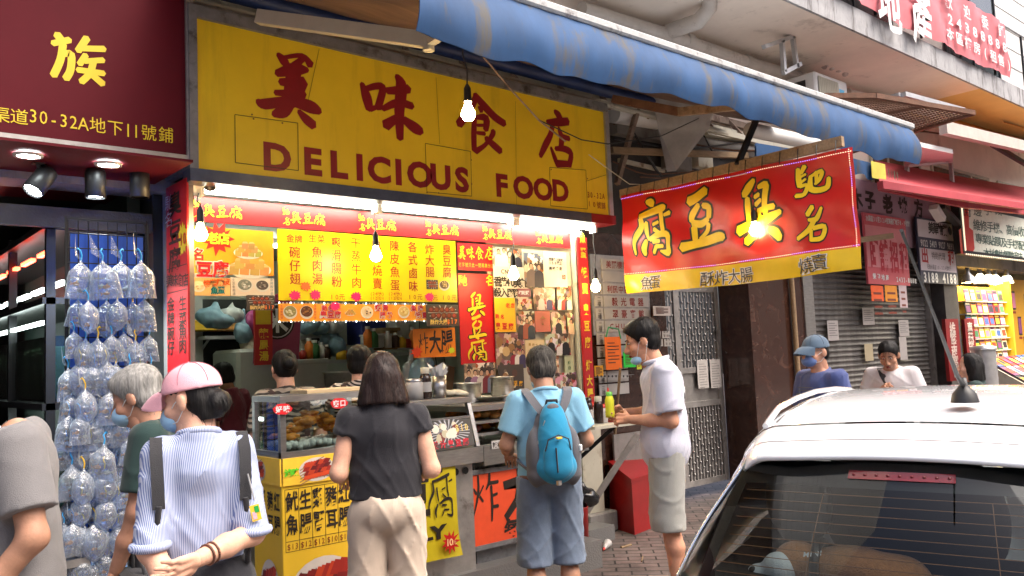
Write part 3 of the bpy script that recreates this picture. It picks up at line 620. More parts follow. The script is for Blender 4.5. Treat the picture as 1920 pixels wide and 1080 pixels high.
# ---- left picture sign with fried tofu
o, bx = board('picture_menu', 'orange sign with a red starburst and fried tofu, leftmost of the menus', 'sign', FH, (362, 424), (513, 518), ink(236, 158, 12), -.008, .006)
m = MB(); a, b = FH.uv(467, 484); tofu_plate(m, FH, a, b-.03, .30, .008, 3); tofu_plate(m, FH, FH.uv(464, 466)[0], FH.uv(464, 466)[1], .2, .012, 5); child(m, 'food_picture', o)
m = MB(); a, b = FH.uv(407, 447); m.poly(FH, star(FH, a, b, .115, 11, .6, 9, 1.05), ink(225, 30, 20), .009); child(m, 'starburst', o)
m = MB()
pline(m, FH, '老店', (397, 447), (418, 448), 23, ink(250, 225, 40), d=.014, bold=.035, border=ink(170, 20, 10), bw=.03); pline(m, FH, '名', (371, 477), (372, 477), 24, ink(195, 15, 35), d=.012, bold=.02, border='white_plastic', bw=.05)
pline(m, FH, '豆腐', (382, 505), (413, 505), 31, ink(205, 10, 30), d=.012, bold=.035, border='white_plastic', bw=.06); child(m, 'lettering', o)
o, bx = board('picture_menu', 'pale strip with a fish ball bowl and curved lettering below the tofu picture', 'sign', FH, (362, 520), (431, 555), ink(244, 190, 120), -.008, .006)
m = MB(); bowl(m, FH, FH.uv(371, 536)[0], FH.uv(371, 536)[1], .045, ink(230, 215, 170), [ink(240, 225, 190), ink(200, 170, 120)], .008); child(m, 'food_picture', o)
m = MB(); pline(m, FH, '懷舊陳皮', (387, 532), (424, 528), 14, ink(225, 100, 30), d=.01, bold=.03, border='white_plastic', bw=.03); pline(m, FH, '魚蛋', (401, 545), (414, 544), 14, ink(20, 120, 120), d=.01, bold=.03, border='white_plastic', bw=.03); child(m, 'lettering', o)
o, bx = board('picture_menu', 'pale card with two bowls of soup beside the fish ball strip', 'sign', FH, (432, 520), (514, 556), ink(232, 214, 190), -.008, .005)
m = MB(); a, b = FH.uv(458, 534); bowl(m, FH, a, b, .055, ink(120, 125, 110), [ink(215, 215, 205), ink(170, 165, 150)], .007, seed=2); a, b = FH.uv(491, 535); bowl(m, FH, a, b, .05, ink(88, 78, 70), [ink(160, 150, 140), ink(60, 50, 45)], .007, seed=4); child(m, 'food_picture', o)
m = MB(); pline(m, FH, '生菜魚肉湯', (437, 525), (438, 551), 6, ink(110, 110, 100), d=.008); pline(m, FH, '金牌碗仔翅', (508, 525), (509, 551), 6, ink(50, 110, 120), d=.008); child(m, 'lettering', o)
o, bx = board('photo_card', 'dark photo card of fried sausages hanging at the left under the menus', 'sign', facade(5.29), (462, 554), (515, 582), ink(70, 60, 55), -.006, .004)
m = MB(); Fq = facade(5.29); sausages(m, Fq, (bx[0]+bx[2])/2, (bx[1]+bx[3])/2+.015, (bx[2]-bx[0])*.96, (bx[3]-bx[1])*.75, .005, 2, nn=4); child(m, 'food_picture', o)
m = MB(); pline(m, Fq, '酥炸大腸', (471, 577), (491, 577), 8, ink(240, 200, 120), d=.013, bold=.02); pline(m, Fq, '$17', (497, 576), (510, 576), 9, ink(245, 120, 40), d=.013, bold=.03); child(m, 'lettering', o)

# ---- the long yellow menu
o, bx = board('menu_board', 'long bright yellow menu of nine dishes in red columns', 'menu', FH, (520, 429), (857, 567), 'menu_yellow', -.008, .006)
m = MB(); RD = ink(165, 20, 12)
cols = ((551, (454, 472), '金牌', '碗仔翅'), (593, (454, 475), '生菜', '魚肉湯'), (629, 454, '', '爽滑腸粉'), (666, 456, '', '干蒸牛肉'), (705, 458, '', '魚肉燒賣'), (738, 461, '', '陳皮魚蛋'), (772, 463, '', '各式鹵味'), (804, 467, '', '炸大腸'), (836, 468, '', '臭豆腐'))
for k, (px, py, sm, big) in enumerate(cols):
    if sm: pline(m, FH, sm, (px-8, 447), (px+8, 448.5), 17, RD, d=.009, bold=.004); ys = (473, 498, 523)
    else: ys = [py+i*24.6 for i in range(len(big))] if len(big) == 4 else [py+i*21.5 for i in range(3)]
    for ch, y in zip(big, ys): pline(m, FH, ch, (px+.6*(y-450)/30, y), (px+1, y), 23-k*.25, RD, d=.009, bold=.004)
pline(m, FH, '10元', (621, 557), (640, 557), 13, RD, d=.009); pline(m, FH, '10元', (767, 557), (786, 557), 12, RD, d=.009); pline(m, FH, '10元', (830, 558), (850, 558), 12, RD, d=.009); pline(m, FH, '元', (815, 558), (816, 558), 12, RD, d=.009)
for px in (706, 740): pline(m, FH, '(24元大)', (px-11, 551), (px+11, 551), 8, RD, d=.009, w=.035); pline(m, FH, '(12元小)', (px-11, 559), (px+11, 559), 8, RD, d=.009, w=.035)
child(m, 'lettering', o)
m = MB()
for px, py in ((552, 554), (590, 553), (667, 556), (804, 557)): a, b = FH.uv(px, py); m.poly(FH, star(FH, a, b, .04, 11, .66, px, 1.25), ink(235, 20, 105), .011)
a, b = FH.uv(572, 537); m.poly(FH, star(FH, a, b, .037, 10, .66, 4, 1.2), ink(250, 100, 30), .0115); child(m, 'price_sticker', o)
m = MB(); a, b = FH.uv(820, 534); sausages(m, FH, a-.055, b, .11, .075, .009, 5, 2, 4); bowl(m, FH, a+.06, b, .05, ink(90, 70, 40), [ink(215, 190, 120), ink(180, 150, 90)], .009, seed=8); child(m, 'food_picture', o)
o, bx = board('picture_menu', 'narrow orange strip of dish pictures edged with tiny lights under the yellow menu', 'sign', FH, (522, 569), (799, 601), ink(245, 160, 45), -.008, .006)
m = MB()
for i, (px, f, bt) in enumerate(((543, ink(150, 140, 90), [ink(225, 220, 190), ink(190, 180, 120)]), (574, ink(95, 50, 20), [ink(70, 35, 15), ink(150, 100, 50)]), (687, ink(225, 205, 170), [ink(90, 50, 30), ink(210, 180, 140)]), (756, ink(215, 185, 110), [ink(200, 150, 60), ink(235, 215, 150)]))): a, b = FH.uv(px, 584); bowl(m, FH, a, b, .052, f, bt, .008, .85, 14, i)
a, b = FH.uv(656, 584); tofu_plate(m, FH, a, b, .09, .008, 4); child(m, 'food_picture', o)
m = MB(); RW = dict(border='white_plastic', bw=.05, bold=.03, d=.012); RI = ink(200, 15, 60)
pline(m, FH, '馳名', (607, 578), (619, 578), 11, RI, **RW); pline(m, FH, '臭豆腐', (605, 590), (632, 590), 14, RI, **RW); pline(m, FH, '爽滑', (707, 577), (721, 577), 13, RI, **RW); pline(m, FH, '腸粉', (716, 591), (730, 591), 12, RI, **RW); pline(m, FH, '魚肉', (774, 578), (787, 578), 12, RI, **RW); pline(m, FH, '燒賣', (782, 591), (795, 591), 12, RI, **RW)
pline(m, FH, '生菜魚肉湯', (527, 574), (527, 596), 5, RI, d=.009); pline(m, FH, '金牌碗仔翅', (590, 574), (590, 596), 5, RI, d=.009); child(m, 'lettering', o)
m = MB(); a, b = FH.uv(627, 574); m.poly(FH, star(FH, a, b, .038, 11, .66, 3, 1.2), ink(235, 20, 105), .016); child(m, 'price_sticker', o)
m = MB(); n_ = 44
for i in range(n_): a = bx[0]+(bx[2]-bx[0])*i/(n_-1); m.ball(FH.at(a, bx[1]-.004, .012), .005, 'led_white' if i % 3 == 0 else 'white_plastic', 6, 4); m.ball(FH.at(a, bx[3]+.004, .012), .005, 'led_white' if i % 3 == 0 else 'white_plastic', 6, 4)
child(m, 'light_string', o)
Fq = facade(5.27)
o, bx = board('photo_card', 'square photo card of ten fried sausages at the right end of the orange strip', 'sign', Fq, (799, 571), (860, 611), ink(80, 68, 60), -.006, .004)
m = MB(); sausages(m, Fq, (bx[0]+bx[2])/2, (bx[1]+bx[3])/2+.02, (bx[2]-bx[0])*.97, (bx[3]-bx[1])*.76, .005, 7); child(m, 'food_picture', o)
m = MB(); pline(m, Fq, '酥炸大腸', (809, 604), (833, 604), 10, ink(245, 215, 110), d=.013, bold=.02); pline(m, Fq, '$17', (839, 603), (853, 603), 11, ink(250, 130, 40), d=.013, bold=.04); child(m, 'lettering', o)
# ---- hanging orange sign inside
pA, pB = Y(774, 617, 5.45), Y(855, 611, 5.25); Fq = Frame((pA[0], pA[1], 0), (pB[0]-pA[0], pB[1]-pA[1], 0), (0, 0, 1))
o, bx = board('hanging_sign', 'orange hanging sign with three black brush characters above the counter', 'sign', Fq, (774, 617), (855, 668), ink(238, 130, 12), -.006, .006)
m = MB(); Wq = bx[2]-bx[0]; zq = (bx[1]+bx[3])/2; bput(m, Fq, '炸', 'outline', .009, (bx[0]+Wq*.24, zq, Wq*.25, .17)); put(m, Fq, '大', bx[0]+Wq*.52, zq+.005, Wq*.29, .18, 'outline', .009, bold=.025, wob=.05); put(m, Fq, '腸', bx[0]+Wq*.8, zq+.01, Wq*.29, .19, 'outline', .009, bold=.02, wob=.05)
child(m, 'lettering', o); m = MB(); c = Fq.uv(781, 660); m.poly(Fq, star(Fq, c[0], c[1], .05, 9, .6, 5), ink(235, 70, 20), .012); c = Fq.uv(847, 657); m.poly(Fq, star(Fq, c[0], c[1], .03, 9, .6, 6), ink(210, 215, 30), .012); child(m, 'price_sticker', o)
m = MB(); m.tube([Fq.at(bx[0]+.05, bx[3], .0), Fq.at(bx[0]+.06, bx[3]+.12, 0)], .003, 'black_plastic'); m.tube([Fq.at(bx[2]-.06, bx[3], .0), Fq.at(bx[2]-.07, bx[3]+.12, 0)], .003, 'black_plastic'); child(m, 'hanger', o)
# ---- red cloth with the three big characters
o, bx = board('wall_banner', 'tall red hanging cloth with three large yellow outlined characters', 'banner', FH, (858, 512), (929, 681), ink(208, 18, 30), -.004, .004)
m = MB()
for ch, y, px in (('臭', 570, 892), ('豆', 612, 894), ('腐', 654, 894)): a, b = FH.uv(px, y); bput(m, FH, ch, ink(240, 210, 30), .009, (a, b, .2, .2), border='outline', bw=4)
pline(m, FH, '馳', (866, 526), (867, 526), 22, ink(235, 200, 30), d=.009, bold=.02); pline(m, FH, '名', (918, 526), (919, 526), 22, ink(235, 200, 30), d=.009, bold=.02); child(m, 'lettering', o)
o, bx = board('wall_banner', 'short red cloth with four yellow characters above the tall red cloth', 'banner', FH, (857, 455), (925, 509), ink(208, 16, 30), -.004, .004)
m = MB()
for ch, px in zip('美味食店', (864, 881, 898, 915)): a, b = FH.uv(px, 474+(px-864)*.03); bput(m, FH, ch, ink(240, 210, 30), .009, (a, b, .085, .115))
pline(m, FH, '老字號只此一間再無分店', (861, 496), (922, 499), 9, ink(235, 190, 40), d=.009, w=.03); child(m, 'lettering', o)
# ================================================================== awnings and the steelwork under the slab
def px_line(p, q, n): return [(p[0]+(q[0]-p[0])*i/n, p[1]+(q[1]-p[1])*i/n) for i in range(n+1)]
mat('box_navy', (.012, .03, .11), .5, var=.3)
t = thing('awning', 'long worn blue awning with a scalloped valance over the snack counter', 'awning', (4.3, 5.2, 3.4))
AX0, AX1, AY, AZF, AYW, AZW = 1.6, 7.53, 3.2, 3.47, 5.15, 4.1
m = MB(); NX, NY = 60, 8
P = [[(AX0+(AX1-AX0)*i/NX, AY+(AYW-AY)*j/NY, AZF-.03+(AZW-AZF)*j/NY-.05*math.sin(math.pi*j/NY)-.012*math.sin(i*1.1)*math.sin(math.pi*j/NY)) for j in range(NY+1)] for i in range(NX+1)]
m.grid(P, 'awning_under'); m.grid([[ (x, y, z+.012) for x, y, z in r] for r in P], 'awning_top'); m.build('canopy_cloth', t)
m = MB(); NV = 240; rows = []                             # valance: hangs from the front bar, wavy lower edge, folds
VX0 = float(Y(768, 20, AY)[0])
for i in range(NV+1):
    s = i/NV; x = VX0+(AX1-VX0)*s; L = .33-.03*math.sin(x*1.7)+.02*math.sin((x-1.2)*math.pi/.3)*(.5+.5*math.sin(x*3.1))+.006*math.sin(x*17)
    col = []
    for j in range(9):
        v = j/8; y = AY-.03-.07*math.sin(v*2.6)+.01*v*math.sin(x*2.3+1.5*math.sin(x*1.7))+.004*v*math.sin(x*11+3*math.sin(x*2.9))+.002*math.sin(x*31+v*6)
        col.append((x+.02*v*math.sin(x*5), y, AZF-.02-L*v))
    rows.append(col)
m.grid(rows, 'awning_blue'); m.grid([[(x, y+.006, z) for x, y, z in r] for r in rows], 'awning_blue'); m.build('valance', t)
m = MB(); m.bbox((VX0, AY-.05, AZF-.02), (AX1+.03, AY+.03, AZF+.035), 'awning_edge', .012); m.build('front_bar', t)
m = MB(); p0 = Y(485, 32, 4.75); p1 = Y(803, 76, 3.75); p2 = Y(862, 62, 3.45); m.bar(p0, p1, .06, .085, 'cream_paint'); m.bar(p1, (p2[0], AY+.1, AZF-.06), .05, .07, 'cream_paint'); m.tube([p1-V(0, 0, .06), p1+V(0, 0, .05)], .035, 'cream_paint', 10); m.build('folding_arm', t)
m = MB(); q0 = Y(1150, 186, 4.9); q1 = Y(1275, 210, 4.3); q2 = Y(1390, 222, 3.5); m.bar(q0, q1, .06, .07, 'rust'); m.bar(q1, (q2[0], AY+.15, AZF-.1), .06, .07, 'rusty_beam'); m.build('folding_arm', t)
m = MB(); m.tube([(AX0, AYW-.1, 3.99), (AX1-.6, AYW-.1, 3.97)], .06, 'box_navy', 12); m.tube([(AX0, AYW-.05, 3.87), (AX1, AYW-.05, 3.86)], .028, 'cream_paint', 10); m.build('roller', t)
# beams above the sign box
t = thing('support_frame', 'weathered bars and braces between the yellow sign and the blue awning', 'frame', (5.8, 5.2, 3.2))
m = MB()
for z, y, mm, r in ((3.95, 5.25, 'cream_paint', .05), (4.12, 5.32, 'rusty_beam', .035), (3.88, 5.1, 'cream_paint', .03)): m.bar((1.7, y, z), (9.0, y, z-.02), r*1.3, r*2, mm)
for x in np.arange(2.4, 9, .55): m.bar((x, 5.1, 3.84), (x, 5.38, 4.2), .03, .04, 'rusty_beam')
m.build('rail', t)
m = MB(); m.bar(Y(1195, 205, 5.1), Y(1157, 345, 5.1), .045, .045, 'rusty_beam'); m.bar(Y(1146, 282, 5.05), Y(1400, 292, 5.05), .05, .06, 'old_wood'); m.bar(Y(1150, 240, 5.3), Y(1480, 300, 5.3), .1, .12, 'grey_wall'); m.bar(Y(1160, 300, 5.33), Y(1245, 320, 5.33), .03, .04, 'cream_paint'); m.bar(Y(1320, 245, 5.25), Y(1430, 265, 5.25), .1, .1, 'cream_paint'); m.build('brace', t)
m = MB(); m.tube([Y(1150, 213, 5.2), Y(1232, 226, 5.2)], .09, 'white_plastic', 14); m.build('roller_tube', t)
m = MB(); m.tube([Y(1405, 243, 4.6), Y(1560, 277, 4.6)], .075, 'white_plastic', 14); o = m.build('awning_roller', None); tag(o, 'white roller tube above the street banner', 'roller')
m = MB(); pl = [Y(1222, 165, 5.0), Y(1340, 205, 4.7), Y(1330, 240, 4.75), Y(1268, 320, 4.95), Y(1252, 322, 4.95), Y(1235, 240, 5.0)]; m.add(pl, [(0, 1, 2, 3, 4, 5)], 'plastic_sheet'); m.add([p+V(0, .01, 0) for p in pl], [(0, 1, 2, 3, 4, 5)], 'plastic_sheet'); o = m.build('plastic_sheet'); tag(o, 'grey plastic sheet hanging in a point beside the yellow sign', 'plastic sheet')
m = MB(); A, B, C_, Dd = Y(1418, 268, 4.9), Y(1480, 278, 4.9), Y(1480, 292, 4.9), Y(1418, 302, 4.9); m.add([A, B, C_, Dd, A+V(0, .02, 0), B+V(0, .02, 0), C_+V(0, .02, 0), Dd+V(0, .02, 0)], [(0, 1, 2, 3), (7, 6, 5, 4)], 'awning_blue')
Fv = facade(4.5); a0, b1 = Fv.uv(1600, 297); a1, b0 = Fv.uv(1660, 340); m.grid([[Fv.at(a0-.2+(a1-a0+.2)*i/16, b1-(b1-b0)*j/3*(1+.12*math.sin(i*.8)), .02*math.sin(i*1.2)*j/3) for j in range(4)] for i in range(17)], 'awning_blue'); o = m.build('awning_valance'); tag(o, 'short light blue valance with a yellow sticker behind the street banner', 'awning')
m = MB(); m.slab(Fv, *Fv.uv(1631, 334), *Fv.uv(1655, 309), ink(222, 215, 90), .025, .029); c = Fv.uv(1643, 318); 
for k in range(3): line(m, Fv, '3186', Fv.uv(1635, 0)[0], Fv.uv(1643, 316+k*6)[1], Fv.uv(1651, 0)[0], Fv.uv(1643, 317+k*6)[1], .055, ink(40, 90, 60), d=.031, bold=.02)
child(m, 'sticker', o)

rr = random.Random(11)
for k, (a, b_) in enumerate((((1150, 232), (1482, 285)), ((1152, 262), (1420, 262)), ((1150, 305), (1300, 318)), ((1165, 200), (1240, 330)), ((1200, 330), (1420, 300)), ((1300, 215), (1350, 300)), ((1255, 95), (1500, 165)), ((1590, 205), (1760, 250)))):
    A, B = Y(*a, 5.28), Y(*b_, 5.25); m = MB(); m.tube([A+(B-A)*t+V(0, -.02*math.sin(3*t), -.09*math.sin(math.pi*t)+.012*math.sin(9*t+k)) for t in np.linspace(0, 1, 9)], rr.choice((.007, .01, .014)), rr.choice(('black_plastic', 'black_plastic', 'cream_paint', 'rust')), 6); tag(m.build('wall_cable'), 'sagging cable on the wall behind the street banner, %s of eight from the left' % ('first', 'second', 'third', 'fourth', 'fifth', 'sixth', 'seventh', 'eighth')[k], 'cable', 'cables on the wall')
m = MB(); Fj = facade(5.3); a, b_ = Fj.uv(1262, 300); m.slab(Fj, a-.2, b_-.12, a+.15, b_+.1, 'grey_wall', 0, .12); m.slab(Fj, a+.3, b_-.05, a+.55, b_+.1, 'cream_paint', 0, .1); tag(m.build('junction_box'), 'grubby junction boxes on the dark wall behind the street banner', 'electrical box')

# ---- red street banner hung across the pavement
L_ = 2.09; zt, zb, zm = 2.965, 2.09, 2.25
class Cloth:                                              # lettering that follows the hanging cloth
    n = FB.n
    def at(s, a, b, c=0.): return bp(a/L_, (b-zb)/(zt-zb))+FB.n*c
    uv = FB.uv
CB = Cloth()
def bp(u, v):                                             # cloth point: gentle folds, slack top edge
    a = u*L_; b = zb+(zt-zb)*v-.03*math.sin(u*math.pi)*(1-v)*.6
    return FB.at(a, b, .02*math.sin(u*9+v*2)*(1-.4*v)+.012*math.sin(u*23+v*5)+.008*math.sin(v*14+u*7))
m = MB(); vy = (zm-zb)/(zt-zb)
m.grid([[bp(i/60, vy+(1-vy)*j/14) for j in range(15)] for i in range(61)], 'banner_red'); o = m.build('street_banner', org=FB.at(L_/2, zb)); tag(o, 'red banner with big yellow characters and a yellow hem hung across the pavement', 'banner')
m = MB(); m.grid([[bp(i/60, vy*j/5) for j in range(6)] for i in range(61)], 'banner_yellow'); child(m, 'yellow_hem', o)
m = MB()
for ch in '腐豆臭馳名': bput(m, CB, ch, ink(238, 200, 20), .006, border='outline', bw=4, fat=1.2)
BL = dict(d=.006, bold=.0, border='white_plastic', bw=.045, wob=.02)
pline(m, CB, '魚蛋', (1216, 530), (1230, 527), 26, ink(60, 60, 62), w=.12, **BL); pline(m, CB, '酥炸大腸', (1325, 519), (1398, 511), 29, ink(60, 60, 62), w=.125, **BL); pline(m, CB, '燒賣', (1514, 496), (1541, 490), 31, ink(60, 60, 62), w=.13, **BL); child(m, 'lettering', o)
m = MB()
for k in range(120):
    u = (k+.5)/120; c = bp(u, .965)+FB.n*.012; m.ball(c, (.0045, .0045, .004), 'led_violet' if (k//15) % 2 == 0 else 'led_warm', 5, 3)
    c = bp(u, vy+.012)+FB.n*.012; m.ball(c, .004, 'led_violet' if (k//13) % 2 else 'led_warm', 5, 3)
for k in range(44): c = bp(.99, vy+(1-vy)*k/44)+FB.n*.014; m.ball(c, .004, 'led_warm' if (k//9) % 2 == 0 else 'led_violet', 5, 3)
child(m, 'light_string', o)
m = MB(); A = FB.at(-.02, zt+.02, -.02); B = FB.at(L_*.965, zt+.06, -.02); m.bar(A, B, .045, .075, 'old_wood'); o2 = m.build('banner_beam'); tag(o2, 'brown wooden beam that carries the red street banner', 'beam')
m = MB()
for k in range(14): c = FB.at(.08+k*.146, zt-.02, .03); m.tube([c, c+V(0, 0, .09)-FB.n*.02, c+V(0, 0, .1)-FB.n*.08], .0035, 'black_plastic', 5)
child(m, 'tie', o2)
m = MB(); c = Y(1418, 225, 3.7); m.bar(c, FB.at(1.17, zt+.05), .03, .045, 'black_plastic'); tag(m.build('hanger_strap'), 'black strap holding the banner beam to the awning', 'strap')

# ---- the right neighbours' awnings
t = thing('awning', 'red awning sloping out over the closed shutter', 'awning', (11.5, 5.3, 3.1))
m = MB(); A, B, C_, Dd = Y(1640, 300, 5.3), Y(1990, 362, 5.3), Y(1920, 384, 4.2), Y(1650, 342, 4.2); m.grid([[A+(B-A)*i/20+((Dd+(C_-Dd)*i/20)-(A+(B-A)*i/20))*j/6-V(0, 0, .04*math.sin(math.pi*j/6)+.02*math.sin(math.pi*i/20)) for j in range(7)] for i in range(21)], 'awning_red'); m.build('canopy_cloth', t)
m = MB(); m.bar(Dd-V(0, 0, .03), C_-V(0, 0, .03), .07, .085, 'awning_red'); m.build('front_bar', t)
m = MB(); m.bar(Y(1650, 352, 4.9), Y(1810, 385, 4.35), .06, .07, 'awning_red'); m.bar(Y(1810, 385, 4.35), Y(1922, 398, 4.3), .06, .07, 'awning_red'); m.build('folding_arm', t)
t = thing('awning', 'orange awning with a pink front bar at the far right under the yellow ceiling', 'awning', (14, 5.2, 3.8))
m = MB(); A, B, C_, Dd = Y(1765, 213, 5.2), Y(1990, 262, 5.2), Y(1990, 292, 4.3), Y(1768, 236, 4.3); m.grid([[A+(B-A)*i/20+((Dd+(C_-Dd)*i/20)-(A+(B-A)*i/20))*j/6-V(0, 0, .06*math.sin(math.pi*i/20)) for j in range(7)] for i in range(21)], 'awning_orange'); A, B, C_, Dd = Y(1880, 220, 5.2), Y(2050, 258, 5.2), Y(2050, 274, 4.6), Y(1882, 230, 4.6); m.grid([[A, Dd], [B, C_]], 'awning_orange'); m.build('canopy_cloth', t)
m = MB(); m.bar(Y(1768, 240, 4.25), Y(1990, 292, 4.25), .1, .16, 'pipe_paint'); m.build('front_bar', t)
m = MB(); m.bar(Y(1860, 270, 4.5), Y(1940, 318, 5.1), .06, .07, 'black_metal'); m.build('folding_arm', t)

# ---- pipes, brackets, the air conditioner, the wire rack
t = MB(); t.tube([Y(1090, 18, 5.2), Y(1195, 50, 5.2), Y(1250, 66, 5.2), Y(1400, 118, 5.2), Y(1570, 168, 5.2)], .075, 'pipe_paint', 12)
t.tube([Y(1250, 66, 5.2)+V(0, -.02, .03), Y(1310, 40, 4.8), Y(1330, 15, 4.7), Y(1332, -25, 4.6)], .08, 'pipe_paint', 12)
for q in ((1260, 68), (1290, 78), (1400, 117), (1500, 147)): p = Y(*q, 5.2); t.tube([p-V(.05, 0, 0), p+V(.05, 0, 0)], .085, 'pipe_paint', 12)
tag(t.build('drain_pipe'), 'long cream drain pipe running under the ceiling slab behind the blue awning', 'pipe')
m = MB(); m.tube([Y(1590, 172, 5.1), Y(1680, 196, 5.1), Y(1750, 215, 5.1)], .05, 'pipe_paint', 10); tag(m.build('drain_pipe'), 'thin cream pipe continuing right of the air conditioner', 'pipe')
m = MB()
for k, (a, b_) in enumerate((((1545, 125), (1600, 92)), ((1560, 128), (1560, 108)), ((1572, 133), (1582, 116)), ((1585, 140), (1588, 118)))): m.tube([Y(*a, 5.0), Y((a[0]+b_[0])/2-4, (a[1]+b_[1])/2-6, 4.95), Y(*b_, 4.9), Y(b_[0]+3, b_[1]+10, 4.98)], .04, 'pipe_paint', 8)
tag(m.build('pipe_cluster'), 'bunch of bent cream pipes coming out of the ceiling by the air conditioner', 'pipe')
m = MB(); m.tube([Y(1850, 230, 5.1), Y(1870, 218, 5.0), Y(1898, 205, 4.8), Y(1903, 195, 4.8)], .05, 'pipe_paint', 10); tag(m.build('drain_pipe'), 'short crooked pipe on the yellow part of the ceiling', 'pipe')
def bracket(lbl, pts, r=.035):
    m = MB()
    for a, b_ in pts: m.bar(a, b_, r, r, 'alu')
    tag(m.build('steel_bracket'), lbl, 'bracket')
Fc = facade(4.7); bq = lambda x, y: Y(x, y, 4.7)
bracket('grey steel ladder bracket hanging from the ceiling left of the air conditioner', [(bq(1432, 88), bq(1488, 68)), (bq(1466, 76), bq(1470, 135)), (bq(1486, 68), bq(1494, 128)), (bq(1468, 137), bq(1500, 120))], .045)
bracket('small steel bracket under the ceiling right of the wire rack', [(Y(1718, 172, 4.9), Y(1742, 168, 4.9)), (Y(1742, 168, 4.9), Y(1744, 190, 4.9)), (Y(1745, 180, 4.9), Y(1760, 176, 4.9)), (Y(1760, 176, 4.9), Y(1762, 195, 4.9))], .045)
Fa = facade(4.75); a0, b1 = Fa.uv(1527, 132); a1, b0 = Fa.uv(1592, 205)
t = thing('air_conditioner', 'white outdoor air conditioner unit mounted under the ceiling slab', 'air conditioner', Fa.at((a0+a1)/2, b0)); m = MB(); m.bbox(Fa.at(a0, b0, 0), Fa.at(a1, b1, -.38), 'white_plastic', .02); m.build('casing', t)
m = MB(); g0, g1 = a0+.06, a0+(a1-a0)*.66; h0, h1 = b0+.05, b1-.06; m.slab(Fa, g0, h0, g1, h1, 'black_plastic', .001, .004)
for k in range(22): z = h0+(h1-h0)*k/21; m.slab(Fa, g0, z, g1, z+.008, 'cream_paint', .005, .012)
for k in range(12): x = g0+(g1-g0)*k/11; m.slab(Fa, x, h0, x+.006, h1, 'cream_paint', .013, .017)
m.build('grille', t); m = MB(); c = (a0+a1)/2+(a1-a0)*.3; m.poly(Fa, [(c-.06, b1-.12), (c+.07, b1-.12), (c-.03, b1-.28)], ink(90, 190, 235), .003); m.poly(Fa, [(c-.06, b1-.21), (c-.02, b1-.21), (c-.04, b1-.27)], ink(10, 110, 200), .0045); m.build('emblem', t)
m = MB(); p = Fa.at(a0, (b0+b1)/2, -.2); m.span(p+V(-.004, -.08, -.05), p+V(-.001, .1, .09), 'black_plastic'); m.build('side_vent', t)
t = thing('wire_rack', 'rusty wire mesh rack sticking out above the end of the blue awning', 'rack', (9.5, 5.2, 3.75))
RP = [Y(1530, 168, 5.0), Y(1700, 242, 3.4), Y(1822, 213, 3.4), Y(1745, 195, 5.0)]
zr = float(RP[1][2]); rk = [Z(1545, 180, 4.0), Z(1712, 246, 4.0), Z(1825, 212, 4.0), Z(1640, 180, 4.0)]
m = MB()
for i in range(4): m.bar(rk[i], rk[(i+1) % 4], .05, .05, 'rust')
m.bar((rk[0]+rk[1])/2, (rk[2]+rk[3])/2, .04, .05, 'rust'); m.bar(rk[1], rk[1]+V(-.3, 1.6, -.25), .05, .05, 'rust'); m.build('frame', t); m = MB()
for k in range(1, 20): u = k/20; m.tube([rk[0]+(rk[1]-rk[0])*u, rk[3]+(rk[2]-rk[3])*u], .006, 'rust', 4); m.tube([rk[0]+(rk[3]-rk[0])*u, rk[1]+(rk[2]-rk[1])*u], .006, 'rust', 4)
m.build('mesh', t)
m = MB(); m.bar(Z(1690, 178, 4.2), Z(1802, 208, 4.2), .1, .05, 'alu'); m.bar(Z(1690, 178, 4.2), Z(1655, 188, 4.2), .1, .04, 'alu'); tag(m.build('metal_channel'), 'loose galvanised metal channel lying on the wire rack', 'metal bar')
t = thing('rain_hood', 'small metal hood frame with patterned lining right of the blue awning', 'hood', (9.6, 4.9, 3.2)); q = [Y(1703, 268, 4.4), Y(1782, 285, 4.4), Y(1782, 302, 5.0), Y(1700, 310, 5.1)]
m = MB()
for i in range(4): m.bar(q[i], q[(i+1) % 4], .06, .06, 'white_plastic')
m.bar(q[3], q[3]-V(0, 0, .3), .05, .05, 'alu'); m.bar(q[2], q[2]-V(0, 0, .4), .05, .05, 'alu'); m.build('frame', t); m = MB(); m.grid([[q[0]+(q[1]-q[0])*i/10+((q[3]+(q[2]-q[3])*i/10)-(q[0]+(q[1]-q[0])*i/10))*j/4-V(0, 0, .05*math.sin(math.pi*j/4)) for j in range(5)] for i in range(11)], 'white_plastic'); m.build('lining', t)
# ---- upstairs banner with white lettering
Fu = facade(4.14); u0 = Fu.uv(1560, 0)[0]; u1 = Fu.uv(1886, 60)[0]; z0, z1 = 5.28, 6.1
m = MB(); mat('pink_banner', (.56, .14, .16), .5, var=.12, scale=3, bump=.3, bscale=5)
m.grid([[Fu.at(u0-3+(u1-u0+3)*i/70, z0+(z1-z0)*j/10-.02*math.sin(i*.35)*(1-j/10), .018*math.sin(i*.9+j*.5)+.012*math.sin(i*2.3-j)) for j in range(11)] for i in range(71)], 'pink_banner'); o = m.build('estate_banner', org=Fu.at((u0+u1)/2, z0)); tag(o, 'pink-red cloth banner with white lettering tied to the upstairs railing', 'banner')
m = MB(); WP = dict(d=.045, bold=.02, wob=.012); line(m, Fu, '地產', *Fu.uv(1660, 8), *Fu.uv(1722, 35), .74, 'white_plastic', w=.6, **WP)
pline(m, Fu, '歡迎委託', (1772, 5), (1872, 60), 26, 'white_plastic', d=.04, bold=.015, w=.24); pline(m, Fu, '24388888', (1776, 38), (1878, 90), 26, 'white_plastic', d=.04, bold=.02, w=.31); pline(m, Fu, '本區樓房(租售)', (1776, 66), (1886, 122), 24, 'white_plastic', d=.04, bold=.015, w=.24); child(m, 'lettering', o)
